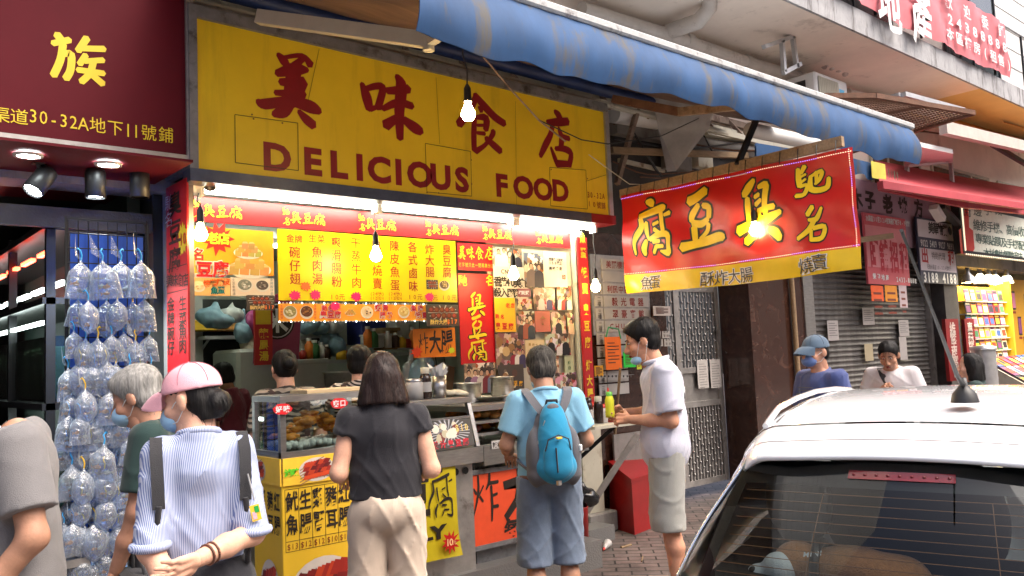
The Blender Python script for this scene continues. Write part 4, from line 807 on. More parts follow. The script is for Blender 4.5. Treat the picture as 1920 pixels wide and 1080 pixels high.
m = MB(); m.tube([Fu.at(u0-3, z1+.02, -.06), Fu.at(u1+6, z1+.02, -.06)], .02, 'alu')
for k in range(9): a = u0-2.5+k*1.2; m.tube([Fu.at(a, z0, -.06), Fu.at(a, z1+.02, -.06)], .018, 'black_metal')
tag(m.build('balcony_rail'), 'metal railing on the edge of the upper floor behind the pink banner', 'railing')

# ================================================================== directory, gate, pillars, shutter
F5 = facade(W-.03)
t = thing('directory_board', 'white nameplate directory of the building beside the gate, red characters on each plate', 'directory', F5.at(6, 1.5))
m = MB(); a0 = F5.uv(1113, 560)[0]; a1 = F5.uv(1213, 560)[0]; am = F5.uv(1128, 560)[0]; zz = F5.uv(1160, 486)[1]; rh = .118
m.slab(F5, a0-.03, zz-6*rh-.02, a1+.03, zz+.03, 'steel_dull', -.01, .008); m.build('backing', t)
mat('plate_white', (.5, .48, .46), .4, var=.1, scale=5)
txt = ['美麗樓業主立案', '', '利民中醫診所', '毅光電器', '翠豪賓館', 'CHUI HO', '', '', '', '', '']
for k in range(11):
    m = MB(); z1_ = zz-k*rh; m.slab(F5, am+.008, z1_-rh+.01, a1 if k < 6 else am+.3, z1_-.006, 'plate_white', .008, .016)
    if k > 1: m.slab(F5, a0, z1_-rh+.01, am-.004, z1_-.006, 'plate_white', .008, .016)
    o = m.build('nameplate', t); m = MB(); zc = z1_-rh/2
    if txt[k]: n_ = len(txt[k]); w_ = .075 if n_ > 4 else .085; aa = am+.1 if n_ > 4 else am+.16; line(m, F5, txt[k], aa, zc, aa+(n_-1)*(.078 if n_ > 5 else .125), zc, w_, ink(150, 50, 40), d=.019, bold=.01)
    if k > 1: put(m, F5, '二' if k % 2 else '三', (a0+am)/2, zc+.02, .05, .05, 'outline', .019); put(m, F5, '樓', (a0+am)/2, zc-.025, .05, .05, 'outline', .019)
    if m.v: oo = m.build('lettering', o)
Fp = facade(5.3)
for nm, lb, tl, br, col in (('paper_notice', 'bright orange paper notice hanging by green tape on the directory', (1133, 632), (1166, 692), ink(255, 118, 20)), ('paper_notice', 'bright green paper notice beside the orange notice', (1168, 660), (1192, 688), ink(40, 215, 70)), ('paper_notice', 'small yellow notice below the directory plates', (1114, 686), (1131, 705), ink(225, 160, 30)), ('paper_notice', 'small white label on the marble right of the directory', (1224, 574), (1257, 592), ink(215, 205, 200)), ('paper_notice', 'narrow yellow-green slip beside the green notice', (1193, 668), (1203, 692), ink(215, 220, 60))):
    o, bx = board(nm, lb, 'notice', Fp, tl, br, col, 0, .004); m = MB(); ww, hh = bx[2]-bx[0], bx[3]-bx[1]
    for k in range(7): m.slab(Fp, bx[0]+ww*.15, bx[3]-hh*(.2+.1*k), bx[0]+ww*(.85 if k % 3 else .6), bx[3]-hh*(.185+.1*k)+.004, ink(90, 50, 30), .0045, .006)
    child(m, 'lettering', o)
    if 'orange' in lb: m = MB(); m.tube([Fp.at(bx[0]+.02, bx[3], .004), Fp.at(bx[0]+.06, bx[3]+.09, .004), Fp.at(bx[2]-.02, bx[3]+.07, .004), Fp.at(bx[2], bx[3]-.02, .006)], .008, ink(70, 160, 110), 6); child(m, 'tape', o)
for k, q in enumerate(((1232, 627), (1248, 627), (1236, 642), (1252, 642))):
    o, bx = board('intercom_label', 'small white paper label by the gate, %s of four' % ('upper left', 'upper right', 'lower left', 'lower right')[k], 'label', Fp, (q[0]-7, q[1]-6), (q[0]+7, q[1]+7), ink(190, 185, 180), 0, .003, 'labels beside the gate'); m = MB()
    for j in range(2): line(m, Fp, '電鈴', bx[0]+.03, bx[1]+.025+j*.04, bx[2]-.03, bx[1]+.025+j*.04, .03, 'outline', d=.005)
    child(m, 'lettering', o)
t = thing('steel_rail', 'perforated steel strip fixed on the marble under the directory', 'rail', Fp.at(5.7, 1.3)); m = MB(); m.slab(Fp, *Fp.uv(1112, 708), *Fp.uv(1186, 702), 'steel', 0, .02); m.build('strip', t); m = MB()
for k in range(10): a, b_ = Fp.uv(1117+k*7, 705.5); m.disc(Fp, a, b_, .012, 'black_plastic', .021, 8)
m.build('hole', t)
# gate
G = 5.62; FG = facade(G); g0 = 6.72; g1 = 7.88
t = thing('metal_gate', 'stainless steel barred gate with mesh lower panel beside the brown marble pillar', 'gate', (7.3, G, 0)); m = MB()
for x0, x1 in ((g0, g0+.06), (g0+.36, g0+.44), (g1-.07, g1)): m.slab(FG, x0, .12, x1, 2.6, 'steel_dull', -.03, .03)
for z in (.12, .95, 1.32, 2.2): m.slab(FG, g0+.06, z, g1-.07, z+.06, 'steel_dull', -.025, .025)
m.build('frame', t); m = MB()
for x0, x1, n_ in ((g0+.06, g0+.36, 6), (g0+.44, g1-.07, 12)):
    for k in range(n_): x = x0+(x1-x0)*(k+.5)/n_; m.slab(FG, x-.012, 1.38, x+.012, 2.6, 'steel_dull', -.01, .012); m.slab(FG, x-.012, .18, x+.012, .95, 'steel_dull', -.01, .012)
m.build('bars', t); m = MB()
for x0, x1, n_ in ((g0+.06, g0+.36, 6), (g0+.44, g1-.07, 12)):
    for k in range(n_):
        x = x0+(x1-x0)*(k+.5)/n_
        for j in range(9): z = 1.45+j*.14+(.07 if k % 2 else 0); m.ball(FG.at(x, z, .015), .016, 'steel', 6, 4)
        for j in range(6): z = .24+j*.12+(.06 if k % 2 else 0); m.ball(FG.at(x, z, .015), .013, 'steel', 6, 4)
m.build('studs', t); m = MB(); m.slab(FG, g0+.06, 1.01, g1-.07, 1.32, 'steel_dull', -.012, -.006); m.slab(FG, g0+.44, .18, g1-.07, .95, 'dirty_metal', -.02, -.016); m.build('panel', t)
m = MB(); a, b_ = FG.uv(1351, 558); m.slab(FG, a-.03, b_-.06, a+.03, b_+.06, 'black_metal', .03, .05); m.tube([FG.at(g0+.4, 1.18, .03), FG.at(g0+.4, 1.18, .07), FG.at(g0+.4, 1.06, .07)], .012, 'steel'); m.build('handle', t)
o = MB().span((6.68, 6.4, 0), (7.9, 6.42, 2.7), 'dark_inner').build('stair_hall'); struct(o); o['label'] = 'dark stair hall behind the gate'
Fg2 = facade(G-.035)
for k, (tl, br) in enumerate((((1306, 675), (1329, 727)), ((1330, 674), (1353, 726)))):
    o, bx = board('paper_notice', ('left', 'right')[k]+' one of two white printed notices taped side by side on the gate', 'notice', Fg2, tl, br, ink(205, 200, 195), 0, .003, 'white notices on the gate'); m = MB()
    for j in range(11): m.slab(Fg2, bx[0]+.03, bx[3]-.05-j*.028, bx[2]-(.03 if j % 3 else .07), bx[3]-.045-j*.028, ink(120, 115, 115), .0035, .005)
    child(m, 'lettering', o)
m = MB(); m.tube([(8.72, W-.24, .05), (8.72, W-.24, 2.7)], .03, 'old_wood', 8); tag(m.build('conduit'), 'thin brown conduit running up the marble pillar', 'pipe')
m = MB(); m.slab(facade(W-.22), 9.0, .1, 9.22, 2.72, 'steel', -.05, 0); tag(m.build('door_jamb'), 'shiny metal jamb between the marble pillar and the shutter', 'jamb')
# shutter
t = thing('roller_shutter', 'closed grey roller shutter with taped paper notices', 'shutter', (11.2, 5.55, 0)); m = MB(); n_ = 40; rows = []
for k in range(n_*6+1): z = .02+2.75*k/(n_*6); rows.append([(9.22, 5.56+.022*(abs(math.sin(math.pi*k/6))**.6), z), (13.25, 5.56+.022*(abs(math.sin(math.pi*k/6))**.6), z)])
m.grid(rows, 'shutter_metal', smooth=False); m.build('curtain', t); m = MB(); m.span((9.2, 5.5, 0), (9.27, 5.6, 2.75), 'steel_dull'); m.span((13.18, 5.5, 0), (13.26, 5.6, 2.75), 'steel_dull'); m.span((9.27, 5.53, 0), (13.18, 5.6, .09), 'steel_dull'); m.build('guide_rail', t)
Fsh = facade(5.53)
for lb, tl, br in (('white notice on the shutter left, behind the man in the cap', (1481, 605), (1496, 654)), ('white notice taped on the shutter above the cap', (1550, 601), (1573, 638)), ('white notice taped high on the middle of the shutter', (1616, 577), (1640, 609)), ('white notice taped on the right of the shutter', (1684, 600), (1705, 630)), ('torn strip of white paper below the right shutter notice', (1685, 632), (1702, 674)), ('torn yellowed paper on the shutter beside the eating man', (1620, 645), (1638, 676))):
    o, bx = board('paper_notice', lb, 'notice', Fsh, tl, br, ink(178, 172, 170) if 'yellow' not in lb else ink(170, 158, 130), 0, .003); m = MB(); ww, hh = bx[2]-bx[0], bx[3]-bx[1]
    if 'torn' not in lb:
        for j in range(6): m.slab(Fsh, bx[0]+ww*.12, bx[3]-hh*(.16+.12*j), bx[2]-ww*(.12 if j % 2 else .3), bx[3]-hh*(.13+.12*j), ink(90, 88, 90), .0035, .005)
    child(m, 'lettering', o)
# ---- boards over the shutter
Fw = facade(5.25)
o, bx = board('shop_sign', 'mauve-grey signboard with black brush characters over the shutter', 'shop sign', facade(5.33), (1560, 325), (1762, 470), ink(168, 140, 155), -.02, 0); m = MB(); Fq = facade(5.33)
for ch, x, y in zip('木子老地方', (1606, 1631, 1664, 1693, 1722), (372, 375, 383, 388, 391)): a, b_ = Fq.uv(x, y); put(m, Fq, ch, a, b_, .30, .28, 'outline', .004, bold=.045, wob=.04)
child(m, 'lettering', o)
o, bx = board('letting_board', 'pink letting board with a red border and tall red characters', 'letting board', Fw, (1617, 398), (1706, 536), ink(205, 90, 100), -.02, .008); mat('pink_board', srgb(222, 140, 145), .35, var=.06)
m = MB(); hh = bx[3]-bx[1]; m.slab(Fw, bx[0]+.02, bx[1]+hh*.24, bx[2]-.02, bx[3]-hh*.17, 'pink_board', .008, .011); child(m, 'face', o)
m = MB(); pline(m, Fw, '水渠道30至32A號美星樓地下8-9號舖', (1624, 409), (1702, 420), 12, 'white_plastic', d=.012, bold=.02, w=.075)
for ch, x in zip('旺舖招租', (1638, 1656, 1675, 1693)): a, b_ = Fw.uv(x, 478+(x-1638)*.1); put(m, Fw, ch, a, b_, .26, .46, ink(185, 30, 50), .014, bold=.03)
pline(m, Fw, '榮發地產', (1638, 518), (1662, 521), 12, 'white_plastic', d=.012, bold=.02, w=.1); pline(m, Fw, '2433-8888', (1681, 524), (1715, 527), 13, 'white_plastic', d=.012, bold=.02, w=.1); child(m, 'lettering', o)
o, bx = board('letting_board', 'white and navy letting board with phone numbers right of the pink one', 'letting board', Fw, (1716, 406), (1796, 534), ink(48, 50, 72), -.02, .008); hh = bx[3]-bx[1]; mat('pale_board', srgb(205, 195, 200), .35, var=.05)
m = MB(); m.slab(Fw, bx[0]+.03, bx[3]-hh*.30, bx[2]-.03, bx[3]-.03, 'pale_board', .008, .011); m.slab(Fw, bx[0]+.03, bx[1]+hh*.19, bx[2]-.03, bx[1]+hh*.53, 'pale_board', .008, .011); child(m, 'face', o)
m = MB(); h_ = lambda f: bx[1]+hh*f; ww = bx[2]-bx[0]
line(m, Fw, '美華物業', bx[0]+ww*.36, h_(.86), bx[0]+ww*.74, h_(.86), .19, 'outline', d=.014, bold=.03); m.disc(Fw, bx[0]+ww*.88, h_(.86), .07, ink(40, 60, 110), .014); line(m, Fw, '9022 5409 9027 9691', bx[0]+ww*.08, h_(.61), bx[0]+ww*.93, h_(.61), .14, 'white_plastic', d=.013, bold=.02, w=.1)
put(m, Fw, '出', bx[0]+ww*.14, h_(.42), .24, .24, ink(170, 25, 30), .014, bold=.03); put(m, Fw, '租', bx[0]+ww*.85, h_(.42), .24, .24, ink(170, 25, 30), .014, bold=.03); line(m, Fw, '特約代理', bx[0]+ww*.36, h_(.43), bx[0]+ww*.64, h_(.43), .12, 'outline', d=.014); line(m, Fw, '旺角水渠道30-32A號地下', bx[0]+ww*.2, h_(.25), bx[0]+ww*.8, h_(.25), .08, 'outline', d=.014, w=.06); line(m, Fw, '3188 4188', bx[0]+ww*.1, h_(.09), bx[0]+ww*.9, h_(.09), .2, 'white_plastic', d=.014, bold=.03); child(m, 'lettering', o)
for lb, tl, br, col in (('orange paper under the pink letting board', (1632, 535), (1657, 565), ink(245, 95, 30)), ('amber paper next to the orange one under the pink letting board', (1658, 535), (1683, 566), ink(240, 150, 25)), ('pinkish white paper right of the amber one', (1684, 534), (1702, 577), ink(205, 185, 190))):
    o, bx = board('paper_notice', lb, 'notice', Fw, tl, br, col, 0, .004); m = MB()
    for j in range(4): m.slab(Fw, bx[0]+.06, bx[3]-.12-j*.09, bx[2]-.06, bx[3]-.09-j*.09, ink(120, 40, 20), .0045, .006)
    child(m, 'lettering', o)
m = MB(); m.bar(Y(1598, 452, 4.9), Y(1672, 442, 4.9), .05, .07, 'old_wood'); tag(m.build('wood_bar'), 'short dark wooden bar sticking out before the pink letting board', 'bar')
m = MB(); m.bar(Y(1750, 388, 4.8), Y(1765, 412, 4.8), .12, .08, 'white_plastic'); m.bar(Y(1765, 388, 4.9), Y(1795, 420, 5.0), .1, .06, 'black_metal'); tag(m.build('floodlight'), 'black and white floodlight above the navy letting board', 'lamp')
# ================================================================== lamps
FT = facade(5.15)
for lb, pa, pb, dbl in (('fluorescent tube at the left end of the shop soffit', (380, 352), (703, 386), 0), ('fluorescent tube in the middle of the soffit', (713, 388), (958, 414), 0), ('double fluorescent tube at the right end of the soffit', (971, 416), (1112, 425), 1)):
    A, B = Y(*pa, 5.15), Y(*pb, 5.15); t = thing('tube_lamp', lb, 'tube light', (A+B)/2, 'fluorescent tubes under the shop sign')
    m = MB(); m.span((A[0], 5.13, 2.735), (B[0], 5.2, 2.77), 'white_plastic'); m.span((A[0]-.02, 5.12, 2.66), (A[0], 5.2, 2.74), 'white_plastic'); m.span((B[0], 5.12, 2.66), (B[0]+.02, 5.2, 2.74), 'white_plastic'); m.build('batten', t)
    for k in range(1+dbl):
        m = MB(); m.tube([(A[0], 5.15+k*.1, 2.7-.02*k), (B[0]-.1*k, 5.15+k*.1, 2.7-.02*k)], .017, 'tube_light', 10); m.build('tube', t)
def bulb(lb, px, py, y, top, dep=None):
    p = Y(px, py, y); t = thing('light_bulb', lb, 'light bulb', p, 'bare warm light bulbs'); r = .041
    m = MB(); m.lathe([(0, -r), (r*.6, -r*.82), (r*.96, -r*.3), (r, 0), (r*.88, r*.45), (r*.5, r*1.2), (r*.4, r*1.7), (r*.4, r*1.9)], p, 'bulb_light', 16); m.build('bulb', t)
    m = MB(); m.lathe([(.026, r*1.7), (.028, r*1.85), (.022, r*2), (.02, r*3.6), (.012, r*4), (.004, r*4.3)], p, 'black_plastic', 14); m.build('socket', t)
    q = np.array(top, float); m = MB(); m.tube([p+V(0, 0, r*4.2), p+(q-p)*.4+V(.012, 0, r*2), p+(q-p)*.75+V(-.01, 0, .01), q], .0045, 'black_plastic', 6); m.build('cord', t)
bulb('lit bulb on a long cord in front of the yellow sign', 878, 214, 3.6, Y(868, 72, 3.6))
bulb('lit bulb before the tofu picture at the far left of the counter', 376, 440, 4.95, Y(372, 362, 5.0))
bulb('lit bulb before the middle of the yellow menu', 705, 480, 4.95, Y(703, 395, 5.1))
bulb('lit bulb before the photo covered wall', 963, 516, 4.95, Y(960, 418, 5.1))
bulb('lit bulb beside the directory nameplates', 1117, 539, 5.0, Y(1113, 430, 5.1))
pB = FB.at(*FB.uv(1415, 433), .22); 
t_ = pB; d_ = t_-CAM0; yb = float(t_[1]); bulb('lit bulb hanging before the red street banner', 1415, 433, yb, Y(1413, 345, yb))
m = MB(); m.tube([Y(868, 72, 4.3), Y(905, 105, 4.35), Y(960, 170, 4.5), Y(1010, 225, 4.6), Y(1060, 265, 4.7)], .007, 'rusty_beam', 6); tag(m.build('power_cord'), 'brown twin cord running down across the yellow sign from the awning arm', 'cord')
m = MB(); m.tube([Y(1010, 225, 4.7), Y(1090, 262, 4.75), Y(1140, 270, 4.8), Y(1240, 255, 4.8), Y(1310, 222, 4.6)], .005, 'black_plastic', 6); tag(m.build('power_cord'), 'thin black cord sagging from the yellow sign to the plastic sheet', 'cord')
m = MB(); m.tube([Y(1104, 290, 4.8), Y(1145, 320, 4.85), Y(1180, 345, 4.8), Y(1290, 350, 4.4), Y(1400, 325, 3.6)], .004, 'cream_paint', 6); tag(m.build('power_cord'), 'pale cord looping along the top of the street banner', 'cord')
t = thing('security_camera', 'small dark dome camera under the left end of the yellow sign', 'camera', Y(394, 344, 5.1)); m = MB(); p = Y(394, 340, 5.1); m.lathe([(.0, -.065), (.03, -.055), (.048, -.02), (.05, 0)], p, 'black_plastic', 16); m.build('dome', t); m = MB(); m.lathe([(.055, 0), (.055, .03), (0, .03)], p, 'steel_dull', 16); m.build('base', t)
# fish shop spots
Zs = 2.72
for lb, px, py, dirv in (('black track spotlight tilted to the left over the fish bags', 72, 345, (-.5, -.25, -.75)), ('black cylinder spotlight pointing straight down', 179, 352, (0, 0, -1)), ('unlit black cylinder spotlight next to the pillar', 262, 352, (0, 0, -1))):
    p = Y(px, py, 5.15); dv = nrm(dirv); t = thing('spotlight', lb, 'spotlight', p, 'track spotlights of the fish shop'); lit = 'unlit' not in lb
    m = MB(); m.lathe([(.0, -.17), (.05, -.165), (.056, -.15), (.056, 0), (.05, 0)], p+dv*.06, 'black_plastic', 18, dv); m.build('housing', t)
    m = MB(); m.lathe([(.05, -.012), (0, -.012)], p+dv*.06, 'spot_light' if lit else 'black_plastic', 18, dv); m.build('lens', t)
    m = MB(); m.tube([p-dv*.02, V(p[0], p[1], p[2]+.12)], .012, 'black_plastic'); m.span(p+V(-.03, -.03, .11), p+V(.03, .03, .15), 'black_plastic'); m.build('bracket', t)
    if lit:
        l = bpy.data.lights.new('spot_beam', 'SPOT'); l.energy = 85; l.spot_size = R(95); l.spot_blend = .6; l.color = (.9, 1, 1); l.shadow_soft_size = .05; lo = bpy.data.objects.new('spot_beam', l); COL.objects.link(lo); lo.location = Vector(p+dv*.075); lo.rotation_euler = Vector(-dv).to_track_quat('Z', 'Y').to_euler()
m = MB(); m.span((-1.2, 5.12, 2.9), (1.7, 5.18, 2.94), 'black_plastic'); tag(m.build('light_track'), 'black ceiling track that holds the fish shop spotlights', 'track')
for lb, px, py in (('round recessed downlight over the tilted spotlight', 53, 290), ('round recessed downlight between the cylinder spotlights', 203, 307)):
    p = Z(px, py, 2.76); m = MB(); m.lathe([(.075, 0), (.07, -.012), (.055, -.012)], p, 'white_plastic', 20); m.lathe([(.055, -.008), (0, -.008)], p, 'spot_light', 20); tag(m.build('downlight'), lb, 'downlight', 'recessed downlights of the fish shop')
m = MB(); m.span((-1.5, 4.72, 2.765), (1.7, 6.2, 2.78), 'maroon'); tag(m.build('soffit_panel'), 'maroon soffit panel over the entrance of the fish shop', 'soffit')
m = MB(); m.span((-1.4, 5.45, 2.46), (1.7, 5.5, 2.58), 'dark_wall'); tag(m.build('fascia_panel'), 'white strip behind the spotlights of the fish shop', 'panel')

# ================================================================== fish shop: tank rack and hanging bags
mat('wall_green', (.03, .05, .042), .5, var=.2); mat('tank_back', (.22, .27, .2), .4, var=.5, scale=5)
m = MB(); m.span((1.62, 5.7, 0), (1.7, 8.9, 2.8), 'wall_green'); tag(m.build('partition_wall'), 'dark green partition behind the aquarium rack', 'wall')
t = thing('aquarium_rack', 'tall black rack of lit aquarium tanks inside the fish shop', 'aquarium rack', (1.3, 7, 0)); RX = 1.12; ZS = (.15, .62, 1.42, 2.05, 2.5)
m = MB()
for y in (5.55, 6.7, 7.85, 9.0): m.span((RX, y, 0), (RX+.05, y+.05, 2.55), 'black_metal')
for z in ZS: m.span((RX-.02, 5.55, z-.04), (RX+.5, 9.05, z), 'black_metal')
m.build('frame', t)
for z0, z1 in ((.62, 1.12), (1.42, 1.82), (.15, .5)):
    m = MB(); m.span((RX+.06, 5.62, z0+.02), (RX+.46, 8.98, z1-.06), 'tank_back'); m.build('tank_water', t); m = MB(); m.span((RX+.02, 5.6, z0+.01), (RX+.03, 9, z1), 'tank_glass'); m.span((RX+.03, 5.58, z0+.01), (RX+.48, 5.59, z1), 'tank_glass'); m.build('tank_glass', t)
m = MB(); 
for k in range(7): y = 5.6+k*.5; m.span((RX+.02, y, 2.33), (RX+.05, y+.32, 2.35), 'led_red')
m.build('red_strip', t); m = MB()
for k in range(7): y = 5.65+k*.5; m.span((RX+.1, y, 2.14), (RX+.13, y+.36, 2.165), 'tank_lamp')
m.span((RX+.01, 5.7, 1.9), (RX+.04, 8.9, 1.92), 'tank_lamp'); m.span((RX+.03, 5.7, 1.2), (RX+.06, 8.9, 1.22), 'tank_lamp'); m.build('white_strip', t); m = MB()
for k in range(4): y = 5.6+k*.85; m.tube([(RX-.01, y, 1.22), (RX+.02, y+.25, 1.2), (RX+.0, y+.55, 1.22), (RX+.1, y+.7, 1.3)], .008, 'white_plastic' if k % 2 else 'black_plastic', 5)
m.build('air_hose', t)
t = thing('fish_table', 'low stand of trays beside the fish bag stand', 'table', (.9, 4.6, 0)); m = MB(); m.span((.75, 4.75, .95), (1.15, 5.4, 1.0), 'alu'); m.span((.72, 4.7, .62), (1.15, 5.4, .66), 'steel_dull'); m.span((.75, 4.75, 0), (.8, 4.8, .95), 'black_metal'); m.build('shelf', t); m = MB(); m.span((.78, 4.78, 1.0), (1.1, 5.35, 1.14), 'tank_glass'); m.build('tray', t)
# stand
SY = 4.93; FG5 = facade(SY)
t = thing('display_stand', 'black wire grid stand with a blue cloth behind the fish bags', 'stand', (1.28, SY, 0)); m = MB()
m.slab(FG5, 1.12, 0, 1.5, 2.36, 'blue_cloth', -.05, -.045); m.build('backdrop_cloth', t); m = MB()
for k in range(9): a = 1.1+k*.05; m.tube([FG5.at(a, .05, 0), FG5.at(a, 2.42, 0)], .0035, 'black_metal', 5)
for k in range(30): z = .08+k*.081; m.tube([FG5.at(1.09, z, .004), FG5.at(1.5, z, .004)], .0035, 'black_metal', 5)
m.build('wire_grid', t); m = MB()
for a in (1.09, 1.51): m.bar(FG5.at(a, 0, 0), FG5.at(a, 2.44, 0), .012, .012, 'black_metal')
m.bar(FG5.at(1.09, 2.43, 0), FG5.at(1.51, 2.43, 0), .012, .012, 'black_metal'); m.span((1.08, 4.7, 0), (1.11, 5.2, .03), 'black_metal'); m.span((1.49, 4.7, 0), (1.52, 5.2, .03), 'black_metal'); m.build('frame', t)
def _bag(n, L, b):                                        # clear polythene: see-through, wrinkled highlights
    n.remove(b); o = n['Material Output']; tr = n.new('ShaderNodeBsdfTransparent'); tr.inputs[0].default_value = (.84, .92, 1, 1); g = n.new('ShaderNodeBsdfGlossy'); g.inputs['Roughness'].default_value = .09
    d = n.new('ShaderNodeBsdfDiffuse'); d.inputs[0].default_value = (.8, .88, .97, 1); a = n.new('ShaderNodeMixShader'); a.inputs[0].default_value = .45; L.new(g.outputs[0], a.inputs[1]); L.new(d.outputs[0], a.inputs[2])
    nz = n.new('ShaderNodeTexNoise'); nz.inputs['Scale'].default_value = 22; nz.inputs['Detail'].default_value = 3; nz.inputs['Distortion'].default_value = 1.5; tc = n.new('ShaderNodeTexCoord'); L.new(tc.outputs['Object'], nz.inputs['Vector']); bp = n.new('ShaderNodeBump'); bp.inputs['Strength'].default_value = .8; bp.inputs['Distance'].default_value = .02; L.new(nz.outputs[0], bp.inputs['Height']); L.new(bp.outputs[0], g.inputs['Normal'])
    lw = n.new('ShaderNodeLayerWeight'); lw.inputs[0].default_value = .4; mr = n.new('ShaderNodeMapRange'); mr.inputs[3].default_value = .23; mr.inputs[4].default_value = .9; L.new(lw.outputs['Facing'], mr.inputs[0]); L.new(bp.outputs[0], lw.inputs['Normal'])
    mx = n.new('ShaderNodeMixShader'); L.new(mr.outputs[0], mx.inputs[0]); L.new(tr.outputs[0], mx.inputs[1]); L.new(a.outputs[0], mx.inputs[2]); L.new(mx.outputs[0], o.inputs[0])
textured('bag_film', _bag); glassy('bag_water', (.66, .8, 1.), .09, .05, .97)
mat('fish_orange', (.8, .22, .04), .35, var=.3, scale=40); mat('fish_pale', (.7, .6, .4), .35, var=.3, scale=40); mat('fish_dark', (.05, .05, .07), .35, var=.3, scale=40); mat('hook_blue', (.03, .35, .75), .4, var=0); mat('hook_yellow', (.8, .5, .02), .4, var=0)
def make_bag(kind, loc, seed):
    rnd = random.Random(seed); t = thing('fish_bag', 'x', 'fish bag', loc, 'water bags of aquarium fish hung on the stand'); Wd, Hh = .062, .17; c = np.array(loc)
    pr = [(.004, .0), (.008, -.012), (.03, -.03), (.052, -.05), (.06, -.075)]+([(.062, -.1), (.068, -.13), (.078, -.165)] if kind == 0 else [(.062, -.1), (.058, -.13), (.036, -.16), (.01, -.178)])
    def ring(r, h, k): return [c+V(math.cos(2*math.pi*j/16)*r*(1+.05*rnd.uniform(-1, 1)), math.sin(2*math.pi*j/16)*r*(.75 if kind else .75-.45*max(0, (-h-.08)/.09))+.0, h) for j in range(16)]
    m = MB(); m.grid([ring(r, h, i) for i, (r, h) in enumerate(pr)], 'bag_film', wrap=True)
    fl = [[c+V(.004+.045*i/4*s_+(0), .012*math.sin(i), .02*(j-.4)*i/2+.012*i) for j in range(3)] for s_ in (-1 if rnd.random() < .7 else 1,) for i in range(5)]; m.grid(fl, 'bag_film'); m.build('bag', t)
    wl = -.082; m = MB(); pw = [(0.001, wl), (.05, wl), (.054, wl-.002)]+[(r*.93, h+.003) for r, h in pr if h < wl-.01]; m.grid([[c+V(math.cos(2*math.pi*j/14)*r, math.sin(2*math.pi*j/14)*r*(.72 if kind else .72-.43*max(0, (-h-.08)/.09)), h) for j in range(14)] for r, h in pw], 'bag_water', wrap=True); m.build('water', t)
    for k in range(2 if kind else 3):
        m = MB(); fc = c+V(rnd.uniform(-.03, .03), rnd.uniform(-.012, .0), rnd.uniform(-.145, -.1)); s = rnd.uniform(.7, 1.3)*(.014 if kind else .017); dx = rnd.choice((-1, 1)); mm = rnd.choice(('fish_orange', 'fish_pale', 'fish_orange', 'fish_dark'))
        m.ball(fc, (s, s*.3, s*.5), mm, 8, 6); m.add([fc+V(dx*s*.8, 0, 0), fc+V(dx*s*1.7, 0, s*.6), fc+V(dx*s*1.7, .001, -s*.6)], [(0, 1, 2)], mm); m.add([fc+V(-.2*s, 0, s*.4), fc+V(.3*s, 0, s*.9), fc+V(.4*s, 0, s*.35)], [(0, 1, 2)], mm); m.build('fish', t)
    m = MB(); mm = 'hook_blue' if seed % 4 else 'hook_yellow'; m.tube([c+V(0, 0, -.005), c+V(.004, 0, .02), c+V(-.004, 0, .04), c+V(.0, .02, .052), c+V(0, .035, .045)], .0035, mm, 6); m.build('hook', t); return t
protos = [make_bag(0, (0, 0, 0), 1), make_bag(1, (0, 0, 0), 2), make_bag(0, (0, 0, 0), 3), make_bag(1, (0, 0, 0), 4), make_bag(1, (0, 0, 0), 8)]
used = [0]*5
rows_ = [(488, (150, 190, 228, 266)), (568, (146, 167, 197, 222, 249, 268)), (628, (142, 186, 214, 244, 268)), (680, (133, 165, 192, 222, 250, 278)), (728, (136, 164, 192, 220, 250)), (778, (134, 160, 184, 213, 240)), (826, (130, 158, 184, 216)), (878, (138, 164, 196, 222)), (932, (133, 184, 214, 240)), (982, (124, 152, 180, 206, 232)), (1036, (128, 156, 186, 212)), (1085, (124, 152, 182, 210))]
nth = ['top', 'second', 'third', 'fourth', 'fifth', 'sixth', 'seventh', 'eighth', 'ninth', 'tenth', 'eleventh', 'lowest']; col_ = ['first', 'second', 'third', 'fourth', 'fifth', 'sixth']
rnd = random.Random(5)
rows_ = [(py, xs if ri < 2 else tuple(np.linspace(xs[0]-4, max(xs[-1], 232 if ri > 4 else 272)+8, len(xs)+2))) for ri, (py, xs) in enumerate(rows_)]; col_ += ['seventh', 'eighth']
for ri, (py, xs) in enumerate(rows_):
    for ci, px in enumerate(xs):
        k = rnd.choice((0, 2)) if (ri in (0, 5) or ci in (0, len(xs)-1)) else rnd.choice((0, 1, 3, 4, 2)); yy = SY-.1-rnd.uniform(0, .1)-(.05 if ci % 2 else 0); p = Y(px+rnd.uniform(-3, 3), py+rnd.uniform(-9, 9)*(ri > 0), yy); s = 1.2 if ri == 0 else .92+rnd.uniform(-.12, .16)
        pr = protos[k]
        if not used[k]: o = pr; used[k] = 1
        else: o = copy_tree(pr)
        o.location = Vector(p); o.scale = (s, s, s*(1.1 if ri else 1.05)); o.rotation_euler = (0, rnd.uniform(-.08, .08), rnd.uniform(-.6, .6)); o['label'] = 'clear bag of fish, %s from the left in the %s row of bags' % (col_[ci], nth[ri])

